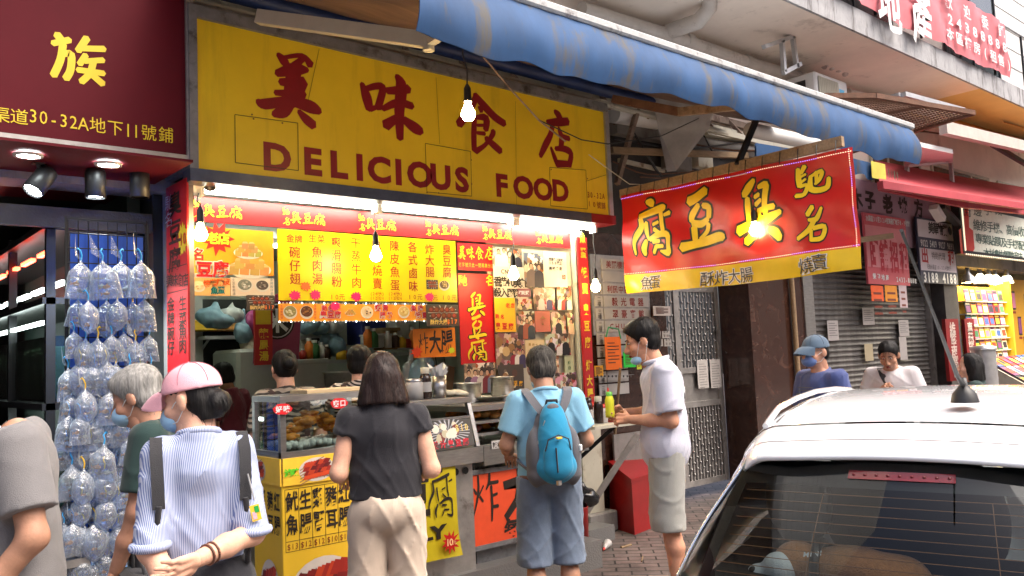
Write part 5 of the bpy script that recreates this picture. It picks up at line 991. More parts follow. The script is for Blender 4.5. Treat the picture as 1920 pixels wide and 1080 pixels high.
# ================================================================== right edge of the counter: photo wall, posts, red strip
m = MB(); m.slab(facade(5.31), *FH.uv(926, 760), *FH.uv(1072, 462), 'cream_paint', -.02, -.004); o = m.build('display_wall'); tag(o, 'pale wall covered with photographs right of the red cloth', 'wall')
m = MB(); a0 = F_ = None; FQ = facade(5.26); a0 = 5.285; m.slab(FQ, a0, 0, a0+.1, 2.68, 'cream_paint', -.04, .02); tag(m.build('door_post'), 'worn cream post at the right end of the counter', 'post')
m = MB(); m.slab(FQ, a0+.1, 0, a0+.16, 2.7, 'black_metal', -.04, -.01); tag(m.build('gap_shade_strip'), 'black strip standing for the shaded gap between the cream post and the red strip', 'jamb')  # black strip put in for the shade of the gap
FR = facade(5.2); a0 = FR.uv(1086, 500)[0]; a1 = FR.uv(1100, 500)[0]
m = MB(); m.slab(FR, a0, .95, a1+.02, 2.62, 'bright_red', -.02, 0); o = m.build('pillar_sign', org=(a0, 5.2, .95)); tag(o, 'narrow red strip with a column of yellow characters right of the photos', 'sign'); m = MB()
for ch, y in zip('魚蛋燒賣臭豆腐炸大腸', (446, 474, 511, 541, 580, 611, 642, 685, 713, 738)): a, b = FR.uv(1092+(y-446)*.06, y); put(m, FR, ch, (a0+a1)/2+.01, b, .075, .1, ink(240, 205, 50), .003, bold=.03)
child(m, 'lettering', o)
m = MB(); m.slab(FR, a0-.05, 0, a0+.2, .95, 'cream_paint', -.06, -.03); o = m.build('peeling_post'); tag(o, 'short post with peeling cream paint under the red strip', 'post')
HAIR = ['h']; SK = ink(205, 160, 130); 
def mess(nm, seed, base):                                  # a snapshot's busy background: broken patches of colour
    def f(n, L, b):
        rr = random.Random(seed); tc = n.new('ShaderNodeTexCoord'); vo = n.new('ShaderNodeTexVoronoi'); vo.inputs['Scale'].default_value = 26; nz = n.new('ShaderNodeTexNoise'); nz.inputs['Scale'].default_value = 30; nz.inputs['Detail'].default_value = 4
        L.new(tc.outputs['Object'], nz.inputs['Vector']); mxv = n.new('ShaderNodeMix'); mxv.data_type = 'RGBA'; mxv.inputs[0].default_value = .06; L.new(tc.outputs['Object'], mxv.inputs[6]); L.new(nz.outputs[1], mxv.inputs[7]); L.new(mxv.outputs[2], vo.inputs['Vector'])
        sep = n.new('ShaderNodeSeparateColor'); L.new(vo.outputs['Color'], sep.inputs[0]); rp = n.new('ShaderNodeValToRGB'); rp.color_ramp.interpolation = 'CONSTANT'; e = rp.color_ramp.elements; e[0].color = list(srgb(70, 58, 50))+[1]; e[1].position = .2; e[1].color = list(srgb(150, 120, 95))+[1]
        for p_, c in ((.4, (200, 178, 150)), (.6, (120, 112, 112)), (.78, (222, 212, 195)), (.92, (165, 70, 50))): x = e.new(p_); x.color = list(srgb(*[min(255, v+rr.randint(-25, 25)) for v in c]))+[1]
        L.new(sep.outputs[0], rp.inputs[0]); L.new(rp.outputs[0], b.inputs['Base Color']); b.inputs['Roughness'].default_value = .35
    textured(nm, f)
def photo(lb, tl, br, bgc, ppl=(), blobs=0, y=5.28, text=None, head=None, seed=0, d=.004):
    F = facade(y); pm = 'picture_%02d' % seed; mess(pm, seed, bgc); o, bx = board('photo_print', lb, 'photo', F, tl, br, bgc if text and not ppl else pm, 0, d); w_, h_ = bx[2]-bx[0], bx[3]-bx[1]; rnd = random.Random(seed); m = MB(); dd = d+.001
    0
    for k in range(blobs): c = rnd.choice([ink(200, 170, 120), ink(150, 110, 70), ink(110, 95, 85), ink(225, 210, 180), ink(90, 60, 50)]); m.disc(F, bx[0]+w_*rnd.uniform(.12, .88), bx[1]+h_*rnd.uniform(.12, .85), min(w_, h_)*rnd.uniform(.06, .15), c, dd+k*.0002, 9)
    dd += blobs*.0002
    for k, (fx, hf, cc) in enumerate(ppl):
        r = hf*h_*.13; cx_ = bx[0]+w_*fx; cy_ = bx[1]+h_*hf; e = dd+.0006*k
        m.poly(F, [(max(bx[0], cx_-r*2.5), bx[1]+.004), (min(bx[2], cx_+r*2.5), bx[1]+.004), (min(bx[2], cx_+r*2.2), cy_-r*2.4), (min(bx[2], cx_+r*1.6), cy_-r*1.75), (cx_+r*.6, cy_-r*1.2), (cx_-r*.6, cy_-r*1.2), (max(bx[0], cx_-r*1.6), cy_-r*1.75), (max(bx[0], cx_-r*2.2), cy_-r*2.4)], ink(*cc), e); m.disc(F, cx_, cy_+r*.25, r*.95, ink(38, 28, 25), e+.0002, 12, r*1.1); m.disc(F, cx_+r*.04, cy_-r*.1, r*.74, SK, e+.0003, 12, r*.95)
    child(m, 'picture', o)
    if text:
        m = MB()
        for s, (px, py), (qx, qy), hp, c in text: pline(m, F, s, (px, py), (qx, qy), hp, c, d=dd+.004, bold=.03)
        child(m, 'lettering', o)
    return o
BK = ink(30, 28, 30); WT = (225, 222, 215)
photo('newspaper cutting with two chefs and workers at the top left of the photo wall', (922, 463), (979, 506), ink(188, 180, 172), ((.2, .8, (220, 215, 210)), (.38, .85, (225, 220, 215)), (.85, .7, (40, 40, 60))), 6, seed=1)
photo('newspaper headline in heavy black characters', (924, 499), (990, 560), ink(215, 208, 195), (), 0, y=5.275, text=(('CNN', (941, 509), (955, 510), 11, BK), ('香港40美食', (932, 528), (978, 531), 20, BK), ('殺入國際', (932, 548), (968, 550), 18, BK)), seed=2)
photo('photo of two men standing outside under a striped roof', (981, 474), (1020, 540), ink(180, 185, 190), ((.35, .62, (110, 95, 90)), (.75, .6, (35, 38, 55))), 2, y=5.272, seed=3)
photo('white certificate with a red seal at the top right of the photo wall', (1017, 471), (1064, 539), ink(225, 215, 195), (), 0, y=5.276, text=(('空腹餐上的味', (1030, 486), (1052, 488), 6, BK), ('150選上', (1030, 493), (1050, 494), 7, BK), ('美味食店', (1031, 503), (1050, 504), 7, BK), ('印', (1056, 520), (1056.5, 520), 10, ink(150, 30, 20))), seed=4)
photo('small tofu advertisement card with red starburst', (926, 558), (967, 622), ink(235, 180, 30), (), 0, y=5.268, text=(('馳名', (931, 593), (941, 594), 9, ink(200, 20, 30)), ('臭豆腐', (933, 611), (957, 612), 13, ink(200, 20, 30)), ('老店', (951, 573), (960, 573), 10, ink(235, 60, 20))), seed=5)
photo('blue and red coupon card beside the headline', (970, 541), (995, 557), ink(150, 90, 100), (), 0, y=5.27, text=(('蘋果日報', (974, 549), (988, 549), 8, ink(225, 225, 235)),), seed=6)
photo('photo of a couple in white and blue shirts', (999, 540), (1041, 582), ink(165, 160, 150), ((.35, .62, (205, 200, 195)), (.72, .58, (55, 55, 110))), 2, seed=7)
photo('small group photo with an orange heading at the right edge', (1043, 535), (1072, 582), ink(210, 190, 160), tuple((x, .5, c) for x, c in ((.2, WT), (.45, (180, 60, 60)), (.7, (60, 60, 90)), (.85, WT))), 0, text=(('美味食', (1047, 541), (1067, 543), 8, ink(215, 80, 40)),), seed=8)
photo('small photo of fried tofu pieces by the coupon', (969, 560), (997, 581), ink(120, 95, 60), (), 9, y=5.274, seed=9)
photo('photo of three people eating at a table', (968, 583), (1003, 636), ink(130, 110, 95), ((.25, .6, (70, 60, 60)), (.55, .65, (160, 90, 70)), (.8, .58, (60, 70, 80))), 5, seed=10)
photo('card with a pink striped ground and a brown shield shape', (1002, 583), (1032, 622), ink(190, 110, 95), (), 0, text=(('食', (1017, 602), (1017.5, 602), 20, ink(160, 120, 80)),), seed=11)
photo('photo of a man in a dark cap and tee shirt', (1032, 585), (1061, 628), ink(150, 105, 90), ((.5, .62, (60, 58, 62)),), 3, seed=12)
photo('portrait of a smiling man with glasses at the right edge', (1063, 586), (1077, 627), ink(55, 45, 45), ((.5, .6, (215, 190, 160)),), 0, seed=13)
photo('photo of two men in black with a girl between them', (1022, 626), (1070, 666), ink(190, 170, 150), ((.22, .72, (30, 28, 32)), (.52, .5, (210, 210, 215)), (.8, .72, (28, 26, 32))), 0, y=5.274, seed=14)
photo('sheet of many small snapshots under the tofu card', (928, 624), (985, 690), ink(205, 185, 155), tuple((x, .45, c) for x, c in ((.6, (150, 40, 60)), (.75, WT), (.9, (60, 50, 90)))), 12, seed=15)
photo('cream notice sheet above the grey haired man', (984, 638), (1021, 668), ink(222, 200, 160), (), 0, text=(('美味食店', (992, 646), (1012, 648), 6, ink(170, 130, 60)), ('多謝惠顧', (994, 656), (1014, 658), 5, ink(120, 100, 80))), seed=16)
photo('photo of a family group standing in a row below the red cloth', (869, 682), (930, 736), ink(190, 150, 110), tuple((x, .68, c) for x, c in ((.14, (70, 65, 75)), (.34, (165, 120, 150)), (.54, (215, 205, 195)), (.72, (120, 40, 50)), (.88, (110, 120, 140)))), 0, y=5.26, seed=17)
photo('photo card of fried tofu with a burst of white rays', (933, 685), (983, 735), ink(70, 62, 58), (), 12, y=5.262, text=(('臭豆腐', (955, 718), (975, 719), 10, ink(230, 170, 40)),), seed=18)
photo('photo of a couple on a yellow ground at the bottom right', (1040, 700), (1082, 746), ink(200, 150, 70), ((.4, .55, WT), (.7, .58, (40, 38, 45))), 3, y=5.262, seed=19)
photo('small snapshots beside the men in black', (1020, 668), (1048, 700), ink(175, 160, 140), ((.3, .6, WT), (.7, .6, (150, 120, 100))), 4, seed=20)
photo('pale green slip at the right edge of the photo wall', (1058, 667), (1076, 705), ink(190, 200, 165), (), 0, text=(('感謝', (1066, 680), (1067, 690), 7, ink(60, 110, 70)),), seed=21)
# ================================================================== the counter row
mat('cart_yellow', (.75, .47, .03), .35, var=.08, scale=3); mat('cart_label', srgb(235, 190, 60), .35, var=.15, scale=5)
mat('squid', (.95, .3, .03), .4, var=.35, scale=30, bump=.6, bscale=50); mat('sausage', (.2, .03, .02), .3, var=.4, scale=25); mat('ice', (.85, .83, .82), .15, var=.3, scale=50, bump=.8, bscale=60)
mat('fried', (.62, .3, .08), .6, var=.4, scale=30, bump=.5, bscale=50); mat('towel', (.62, .56, .42), .9, var=.15, scale=20, bump=.4, bscale=90)
mat('wood_board', (.55, .4, .22), .6, var=.2, scale=5, stretch=(1, 8, 8))
CY = 3.95; FC = facade(CY); cx0, cx1 = 1.84, 2.42
t = thing('food_cart', 'yellow picture cart with a glass case of orange squid on ice', 'food cart', ((cx0+cx1)/2, CY+.35, 0)); dp = .34
m = MB(); m.bbox((cx0, CY, .08), (cx1, CY+dp, 1.0), 'cart_yellow', .004); m.build('cabinet', t)
m = MB(); Ffs = FC; a, b = (cx0+cx1)/2, 0; m.slab(FC, cx0+.005, .985, cx1, 1.12, 'cart_label', 0, .008); Fside = Frame((cx0, CY+dp, 0), (0, -1, 0), (0, 0, 1)); m.slab(Fside, 0, .985, dp, 1.12, 'cart_label', 0, .008); m.build('label_band', t)
def skewers(mb, F, a, b, w_, h, d, seed):
    rnd = random.Random(seed); mb.disc(F, a, b, w_*.5, ink(205, 195, 185), d, 24, h*.5)
    for i in range(60): mb.disc(F, a+rnd.uniform(-.42, .42)*w_*.9, b+rnd.uniform(-.4, .4)*h*.9, .004, ink(120, 110, 105), d+.0004, 5)
    for i in range(6): y = b+(i-2.5)*h*.12; mb.poly(F, [(a-w_*.48, y-.03), (a-w_*.47, y-.035), (a+w_*.2, y+.02), (a+w_*.2, y+.026)], ink(160, 120, 80), d+.0006+i*.00003)
    for i in range(38):
        f = (i//4)/9.; px_, py_ = a+w_*(-.28+.6*f)+rnd.uniform(-.03, .03)*w_, b+h*(-.28+.17*(i % 4))+h*.12*f
        c = rnd.choice([ink(150, 35, 25), ink(120, 22, 22), ink(185, 60, 30), ink(95, 18, 20)]) if i % 4 else ink(205, 70, 30)
        mb.poly(F, [(px_-.045*w_/.4, py_-h*.1), (px_+.02*w_/.4, py_-h*.12), (px_+.05*w_/.4, py_+h*.06), (px_-.01*w_/.4, py_+h*.1)], c, d+.001+i*.0001)
m = MB(); skewers(m, FC, cx0+.19, 1.05, .2, .12, .009, 1); skewers(m, FC, cx0+.22, .43, .4, .36, .002, 2); skewers(m, Fside, .1, 1.05, .15, .11, .009, 3); skewers(m, Fside, .19, .43, .24, .36, .002, 4); m.build('food_picture', t)
m = MB()
for k, (w2, pr) in enumerate((('魷魚', '$13'), ('生腸', '$12'), ('雞腎', '$12'), ('豬耳', '$10'), ('紅腸', '$10'))):
    a0 = cx0+.015+k*.073; m.slab(FC, a0, .66, a0+.002, .965, 'outline', .0, .0015); m.slab(FC, a0, .71, a0+.073, .712, 'outline', 0, .0014); m.slab(FC, a0, .66, a0+.073, .662, 'outline', 0, .0014); m.slab(FC, a0, .965, a0+.073, .967, 'outline', 0, .0014)
    put(m, FC, w2[0], a0+.037, .905, .068, .105, 'outline', .003, bold=.02, wob=.03); put(m, FC, w2[1], a0+.037, .79, .068, .105, 'outline', .003, bold=.02, wob=.03); line(m, FC, pr, a0+.016, .686, a0+.058, .686, .04, ink(120, 25, 20), d=.003, w=.034)
for k, w2 in enumerate(('生腸', '雞腎', '豬耳', '紅腸')): put(m, Fside, w2[0], .055+k*.077, .905, .07, .1, 'outline', .003, bold=.02); put(m, Fside, w2[1], .055+k*.077, .79, .07, .1, 'outline', .003, bold=.02)
line(m, FC, '滷味', cx0+.03, 1.05, cx0+.07, 1.05, .04, ink(90, 200, 40), d=.013, bold=.05, border='outline', bw=.04); line(m, FC, '滷味串', cx0+.35, 1.05, cx0+.44, 1.05, .055, ink(90, 200, 40), d=.013, bold=.05, border='outline', bw=.04)
line(m, FC, '滷味串', cx0+.07, .24, cx0+.27, .24, .09, ink(90, 200, 40), d=.013, bold=.05, border='outline', bw=.04); line(m, Fside, '滷味串', .05, .26, .2, .26, .08, ink(90, 200, 40), d=.013, bold=.05, border='outline', bw=.04); m.build('lettering', t)
m = MB()
for x, y in ((cx0, CY), (cx1-.03, CY), (cx0, CY+dp-.03), (cx1-.03, CY+dp-.03)): m.span((x, y, 1.12), (x+.03, y+.03, 1.4), 'steel')
for a, b in (((cx0, CY, 1.4), (cx1, CY+.035, 1.43)), ((cx0, CY+dp-.035, 1.4), (cx1, CY+dp, 1.43)), ((cx0, CY+.035, 1.4), (cx0+.035, CY+dp-.035, 1.43)), ((cx1-.035, CY+.035, 1.4), (cx1, CY+dp-.035, 1.43)), ((cx0, CY-.002, 1.12), (cx1, CY+dp, 1.15))): m.span(a, b, 'steel')
m.build('case_frame', t)
m = MB(); m.span((cx0+.03, CY+.012, 1.15), (cx1-.03, CY+.016, 1.4), 'clear_glass'); m.span((cx0+.012, CY+.03, 1.15), (cx0+.016, CY+dp-.03, 1.4), 'clear_glass'); m.span((cx0+.035, CY+.035, 1.415), (cx1-.035, CY+dp-.035, 1.419), 'clear_glass'); m.build('glass', t)
rnd = random.Random(3); m = MB()
for i in range(70): q = rnd.random(); m.ball((cx0+.08+.42*q, CY+.08+rnd.random()*.18, 1.2+.13*math.exp(-((q-.45)/.3)**2)*rnd.uniform(.5, 1)), (.035, .025, .016), 'squid', 8, 5, jit=.25, ax=rotm(rnd.random()*6))
o = m.build('food_heap'); tag(o, 'heap of orange squid pieces in the glass case', 'food'); m = MB()
for i in range(140): m.ball((cx0+.05+.48*rnd.random(), CY+.05+rnd.random()*.24, 1.165+rnd.random()*.015), .022, 'ice', 5, 4, jit=.3)
o = m.build('crushed_ice'); tag(o, 'bed of crushed ice under the orange squid', 'ice', kind='stuff')
for nm, px, py, s in (('red speech bubble tag on the left of the cart glass', 527, 767, '好味'), ('red speech bubble tag on the right of the cart glass', 633, 756, '爽口')):
    a, b = FC.uv(px, py); m = MB(); m.prism(FC, [(a+.05*math.cos(k*.42)*(1+.06*math.cos(k*2.6)), b+.028*math.sin(k*.42)*(1+.06*math.cos(k*2.6))) for k in range(15)], ink(205, 20, 30), .014, .018); o = m.build('price_tag'); tag(o, nm, 'tag'); m = MB(); line(m, FC, s, a-.02, b, a+.02, b, .036, 'white_plastic', d=.02, bold=.03); child(m, 'lettering', o)
m = MB(); m.span((cx0+.18, CY+.06, 1.432), (cx1-.05, CY+.26, 1.45), 'wood_board'); o = m.build('chopping_board'); tag(o, 'wooden board lying on top of the cart case', 'board')
# ---- second counter: glass steam case with a price card
D0 = 4.4; FD = facade(D0); dx0, dx1 = 2.66, 3.42
t = thing('display_counter', 'stainless counter with a sloping glass case of tofu and a yellow sheet on its front', 'counter', ((dx0+dx1)/2, D0+.4, .2)); m = MB()
m.span((dx0, D0+.05, .2), (dx1, D0+.6, .9), 'steel_dull'); m.span((dx0, D0-.05, .9), (dx1+.02, D0+.6, 1.0), 'steel'); m.build('cabinet', t); m = MB()
for x in (dx0, dx1-.03): m.bar((x+.015, D0-.03, 1.0), (x+.015, D0+.06, 1.3), .03, .03, 'steel'); m.span((x, D0+.56, 1.0), (x+.03, D0+.6, 1.3), 'steel')
m.span((dx0, D0+.03, 1.29), (dx1, D0+.6, 1.32), 'steel'); m.span((dx0+.03, D0+.005, 1.19), (dx1-.03, D0+.03, 1.205), 'steel'); m.build('case_frame', t)
m = MB(); m.quad((dx0+.03, D0-.025, 1.005), (dx1-.03, D0-.025, 1.005), (dx1-.03, D0+.02, 1.19), (dx0+.03, D0+.02, 1.19), 'clear_glass'); m.build('glass', t)
m = MB()
for k in range(9): m.disc(facade(D0+.045), dx0+.06+k*.08, .845, .024, 'black_plastic', .001, 12)
m.build('vent_hole', t)
Fsl = Frame((dx0, D0-.032, 1.005), (1, 0, 0), (0, .045, .185)); a0, b0 = .36, .01; m = MB(); m.slab(Fsl, a0, b0, a0+.36, b0+.175, ink(70, 66, 62), .002, .008); o = m.build('price_card', org=Fsl.at(a0+.18, b0, 0)); tag(o, 'dark price card with pale dumplings and a ten dollar price on the counter glass', 'price card'); m = MB(); a, b = a0+.17, b0+.1; rr = random.Random(2)
for i in range(26): q = i*.2417; m.poly(Fsl, [(a, b), (a+.17*math.cos(q-.04), b+.085*math.sin(q-.04)), (a+.17*math.cos(q+.04), b+.085*math.sin(q+.04))], ink(185, 185, 190), .0085+i*.00002)
for i in range(15): m.disc(Fsl, a-.04+rr.uniform(-.09, .1), b+.005+rr.uniform(-.05, .045), rr.uniform(.018, .034), rr.choice([ink(215, 205, 180), ink(190, 180, 150), ink(120, 50, 45), ink(230, 222, 205)]), .0095+i*.0001, 8)
child(m, 'food_picture', o); m = MB(); line(m, Fsl, '$10', a+.07, b+.02, a+.145, b+.02, .06, ink(240, 210, 120), d=.0125, bold=.02, w=.05); line(m, Fsl, '酸汁臭豆腐', a-.12, b-.075, a+.12, b-.075, .05, ink(200, 20, 45), d=.0125, bold=.035); child(m, 'lettering', o)
rnd = random.Random(8); m = MB()
for i in range(26): m.ball((dx0+.08+rnd.random()*.3, D0+.12+rnd.random()*.35, 1.03+rnd.random()*.14), (.05, .04, .025), 'fried', 8, 5, jit=.2)
for i in range(10): m.ball((dx0+.05+rnd.random()*.28, D0+.2+rnd.random()*.3, 1.335+rnd.random()*.02), (.05, .04, .018), 'fried', 8, 5, jit=.2)
o = m.build('food_heap'); tag(o, 'pile of fried snacks in and on the glass counter', 'food')
Fy = facade(4.38); ya0, yb1 = Fy.uv(773, 884); ya1 = Fy.uv(852, 876)[0]; yb0 = Fy.uv(855, 1040)[1]; ya0 = 2.7
m = MB(); m.grid([[Fy.at(ya0+(ya1-ya0)*i/20+.012*(1-j/12)**2*(i/20), yb0+(yb1-yb0)*j/12, .012+.03*max(0, 1-j/4)**2*(i/20)**2+.004*math.sin(i*.8)) for j in range(13)] for i in range(21)], ink(196, 176, 20)); o = m.build('paper_sign', org=Fy.at((ya0+ya1)/2, yb0)); tag(o, 'yellow paper sheet with black brush characters and a ten dollar starburst on the counter front', 'sign'); m = MB()
def ysign(ch, px, py, hp, **k): a, b = Fy.uv(px, py); h = abs(Fy.uv(px, py-hp/2)[1]-Fy.uv(px, py+hp/2)[1]); put(m, Fy, ch, a, b, k.pop('w', h*.85), h, 'outline', k.pop('d', .019), **k)
a, b = Fy.uv(823, 924); bput(m, Fy, '腐', 'outline', .019, (a, b, .2, .33), fat=.62); ysign('豆', 775, 932, 84, bold=.04)
for i, (c, px) in enumerate(zip('SPICY', (700, 716, 732, 748, 762))): pass
for c, px in zip('SMELLY', (715, 735, 755, 775, 798, 819)): ysign(c, px, 1000-(px-798)*.17, 34, bold=.05, w=.17)
ysign('I', 790, 1036, 26, bold=.05); child(m, 'lettering', o); m = MB(); a, b = Fy.uv(836, 1014); m.poly(Fy, star(Fy, a, b, .075, 11, .55, 2), ink(200, 30, 25), .05); line(m, Fy, '10', a-.022, b, a+.004, b, .06, ink(245, 205, 150), d=.052, bold=.02); put(m, Fy, '元', a+.03, b-.006, .03, .035, ink(245, 205, 150), .052); child(m, 'price_star', o)
# ---- third counter: frying station with the orange board
E0 = 4.5; FE = facade(E0); ex0, ex1 = 3.5, 4.5
t = thing('frying_counter', 'dark steel frying counter with racks of food and pots on top', 'counter', ((ex0+ex1)/2, E0+.35, .2)); m = MB(); m.span((ex0, E0+.04, .2), (ex1, E0+.65, .86), 'dirty_metal'); m.span((ex0, E0-.08, .86), (ex1, E0+.0, .99), 'steel'); m.span((ex0, E0+.0, .9), (ex1, E0+.65, .95), 'steel_dull'); m.build('cabinet', t)
m = MB(); m.span((ex0, E0+.16, 1.03), (ex1, E0+.65, 1.05), 'steel'); m.span((ex0, E0+.12, 1.12), (ex1, E0+.66, 1.14), 'steel'); m.span((ex0, E0+.1, 1.21), (ex1, E0+.66, 1.25), 'steel')
for x in (ex0, ex0+.02+(ex1-ex0)*.5, ex1-.03): m.span((x, E0+.6, .95), (x+.03, E0+.63, 1.21), 'steel')
m.build('rack', t); m = MB()
for k in range(8): m.disc(facade(E0+.035), ex0+.08+k*.12, .8, .03, 'black_plastic', .001, 12)
m.build('vent_hole', t); m = MB(); rnd = random.Random(4)
for i in range(26): m.ball((ex0+.1+rnd.random()*(ex1-ex0-.3), E0+.2+rnd.random()*.3, 1.16+rnd.random()*.03), (.05, .04, .025), rnd.choice(('fried', 'squid', 'fried')), 8, 5, jit=.2)
for i in range(18): m.ball((ex0+.1+rnd.random()*(ex1-ex0-.3), E0+.2+rnd.random()*.3, 1.07+rnd.random()*.02), (.05, .03, .025), rnd.choice(('fried', 'squid', 'sausage')), 8, 5, jit=.2)
o = m.build('food_heap'); tag(o, 'trays of fried food on the racks of the frying counter', 'food')
m = MB(); m.lathe([(.13, .0), (.19, .09), (.2, .1), (.185, .095), (.12, .01), (0, .01)], (4.05, E0+.1, .99), 'black_metal', 22); m.tube([(3.87, E0-.05, 1.09), (3.9, E0-.13, 1.14), (4.02, E0-.16, 1.15), (4.1, E0-.09, 1.1)], .01, 'black_plastic', 8); o = m.build('wok'); tag(o, 'black wok standing on the frying counter', 'wok')
for lb, px, py, r, h in (('shiny steel pot at the left end of the counter top', 878, 750, .1, .14), ('shiny steel pot next to the family photo, nearer the grey haired man', 942, 742, .09, .17)):
    p = Y(px, py, 5.0); p[2] = 1.25; m = MB(); m.lathe([(r*.96, 0), (r, .01), (r, h), (r+.008, h), (r+.008, h+.008), (r-.006, h+.006), (r-.008, .01), (0, .01)], p, 'steel', 24); o = m.build('pot'); tag(o, lb, 'pot')
p = Y(913, 750, 4.95); p[2] = 1.25; m = MB(); m.lathe([(.09, 0), (.15, .03), (.165, .04), (.15, .038), (.08, .008), (0, .008)], p, 'cream_paint', 24); o = m.build('plate'); tag(o, 'shallow cream dish between the two steel pots', 'plate')
p = Y(851, 758, 4.7); p[2] = 1.32; m = MB(); soft(m, [ell(p+V(rnd.uniform(-.06, .06), rnd.uniform(-.05, .05), .015+rnd.random()*.02), (.05, .035, .02), rotm(rnd.random()*3)) for _ in range(9)], 'towel', .006, k=.012); o = m.build('cloth_rag'); tag(o, 'crumpled cream rag on top of the glass counter', 'rag')
oa0, ob1 = FE.uv(876, 892); oa1, ob0 = FE.uv(1030, 992); o, bx = board('paper_sign', 'orange board with black brush characters on the front of the frying counter', 'sign', FE, (876, 892), (1040, 990), ink(226, 80, 42), .0, .012, edge=('dirty_metal', .03, .01)); m = MB(); ch_ = [(CH['炸'], 908, 925, .21, .34)]; a, b = FE.uv(909, 930); bput(m, FE, '炸', 'outline', .015, (a, b, .24, .36)); a, b = FE.uv(975, 918); put(m, FE, '大', a, b, .33, .38, 'outline', .015, bold=.035, wob=.05); a, b = FE.uv(1040, 908); put(m, FE, '腸', a, b, .3, .36, 'outline', .015, bold=.03); a, b = FE.uv(958, 990); put(m, FE, '每', a, b, .14, .14, 'outline', .015, bold=.04); child(m, 'lettering', o)
a, b = FE.uv(921, 832); Fz = facade(E0-.085); m = MB(); m.slab(Fz, a-.07, b-.025, a+.07, b+.03, 'plate_white', .0, .006); o = m.build('name_label'); tag(o, 'small white label with three characters on the edge of the frying counter', 'label'); m = MB(); line(m, Fz, '辣椒醬', a-.042, b, a+.042, b, .042, 'outline', d=.007, bold=.02); child(m, 'lettering', o)
m = MB(); m.span((2.62, 4.4, 0), (4.56, 4.95, .2), 'tread_plate'); o = m.build('platform_step'); tag(o, 'low tread plate platform under the counters', 'step')
m = MB(); m.bbox((5.22, 5.16, 0), (5.58, 5.36, .18), 'grey_wall', .012); o = m.build('concrete_block'); tag(o, 'concrete block at the right end of the counters', 'block')
# ---- jar, sauce bottle and napkin holder on the glass counter
def bottle(lb, p, prof, mm, capm, capp, label=None, name='sauce_bottle', grp='sauce bottles on the condiment shelf'):
    t = thing(name, lb, 'bottle', p, grp); m = MB(); m.lathe(prof, p, mm, 16); m.build('body', t); m = MB(); m.lathe(capp, p, capm, 14); m.build('cap', t)
    if label: r = max(q[0] for q in prof)+.0015; hh = max(q[1] for q in prof); m = MB(); m.lathe([(r, hh*.25), (r, hh*.6)], p, label, 16); m.build('label', t)
mat('sauce_dark', (.025, .012, .008), .2, var=.1); mat('sauce_yellow', (.75, .47, .02), .35, var=.1); mat('sauce_red', (.4, .03, .015), .3, var=.1); mat('cap_red', (.6, .03, .02), .4, var=0); mat('cap_green', (.1, .42, .04), .4, var=0); mat('bottle_lime', (.72, .72, .04), .35, var=.05)
t = thing('condiment_shelf', 'narrow cream shelf for condiments fixed to the post', 'shelf', Z(1140, 790, 1.02)); SZ = float(Y(1130, 793, 4.62)[2]); sx0, sx1 = float(Y(1085, 795, 4.62)[0]), float(Y(1166, 790, 4.62)[0])
m = MB(); m.span((sx0, 4.45, SZ-.025), (sx1, 4.95, SZ), 'cream_paint'); m.build('top', t); m = MB(); m.bar((sx0+.05, 5.0, .55), (sx1-.1, 4.6, SZ-.03), .02, .03, 'black_metal'); m.build('brace', t)
SD = [(0, 0), (.036, 0), (.038, .01), (.038, .12), (.03, .145), (.016, .16), (.016, .17)]; SQ = [(0, 0), (.034, 0), (.034, .13), (.028, .15), (.012, .155)]
for lb, px, mm, cm, lab in (('yellow mustard squeeze bottle on the condiment shelf', 1092, 'sauce_yellow', 'sauce_yellow', None), ('dark sauce bottle with a white label and brown cap', 1104, 'sauce_dark', 'sauce_dark', 'plate_white'), ('white jar with a red lid behind the dark bottles', 1112, 'white_plastic', 'cap_red', None), ('dark soy bottle without a label', 1123, 'sauce_dark', 'cream_paint', None), ('small white jar at the front of the condiment shelf', 1131, 'plate_white', 'cap_red', 'plate_white'), ('clear bottle with red sauce and a pointed red nozzle', 1143, 'sauce_red', 'cap_red', None)):
    p = Y(px, 790, 4.62 if px != 1112 else 4.8); p[2] = SZ; sc = .8 if px in (1112, 1131) else 1.15; noz = [(.02, .15*sc), (.018, .17*sc), (.006, .235*sc), (.002, .24*sc)] if px in (1143, 1092) else [(.03, .15*sc), (.03, .185*sc), (0, .187*sc)]
    bottle(lb, p, [(r, h*sc) for r, h in (SQ if px in (1143, 1092) else SD)], mm, cm, noz, lab)
t = thing('napkin_cup', 'steel cup stuffed with white napkins on the glass counter', 'cup', Y(824, 764, 4.7)); p = Y(824, 764, 4.7); p[2] = 1.32; m = MB(); m.lathe([(0, 0), (.05, 0), (.055, .15), (.05, .148), (.045, .01)], p, 'steel', 18); m.build('cup', t); m = MB()
for k in range(9): a_ = k*.7; m.quad(p+V(.03*math.cos(a_), .03*math.sin(a_), .12), p+V(.03*math.cos(a_+1.3), .03*math.sin(a_+1.3), .12), p+V(.08*math.cos(a_+1.2), .06*math.sin(a_+1.2), .18+.03*(k % 3)), p+V(.07*math.cos(a_), .06*math.sin(a_), .2), 'white_plastic')
m.build('napkin', t); bottle('dark sauce bottle with a white label beside the napkin cup', V(*Y(799, 764, 4.7)[:2], 1.32), [(r*1.1, h*1.1) for r, h in SD], 'sauce_dark', 'cream_paint', [(.03, .17), (.03, .21), (0, .212)], 'plate_white', grp='sauce bottles on the glass counter'); bottle('squat white jar left of the sauce bottle on the glass counter', V(*Y(778, 762, 4.7)[:2], 1.32), [(0, 0), (.06, 0), (.06, .11), (.05, .12)], 'plate_white', 'steel', [(.055, .12), (.055, .14), (0, .14)], None, 'jar', 'sauce bottles on the glass counter')

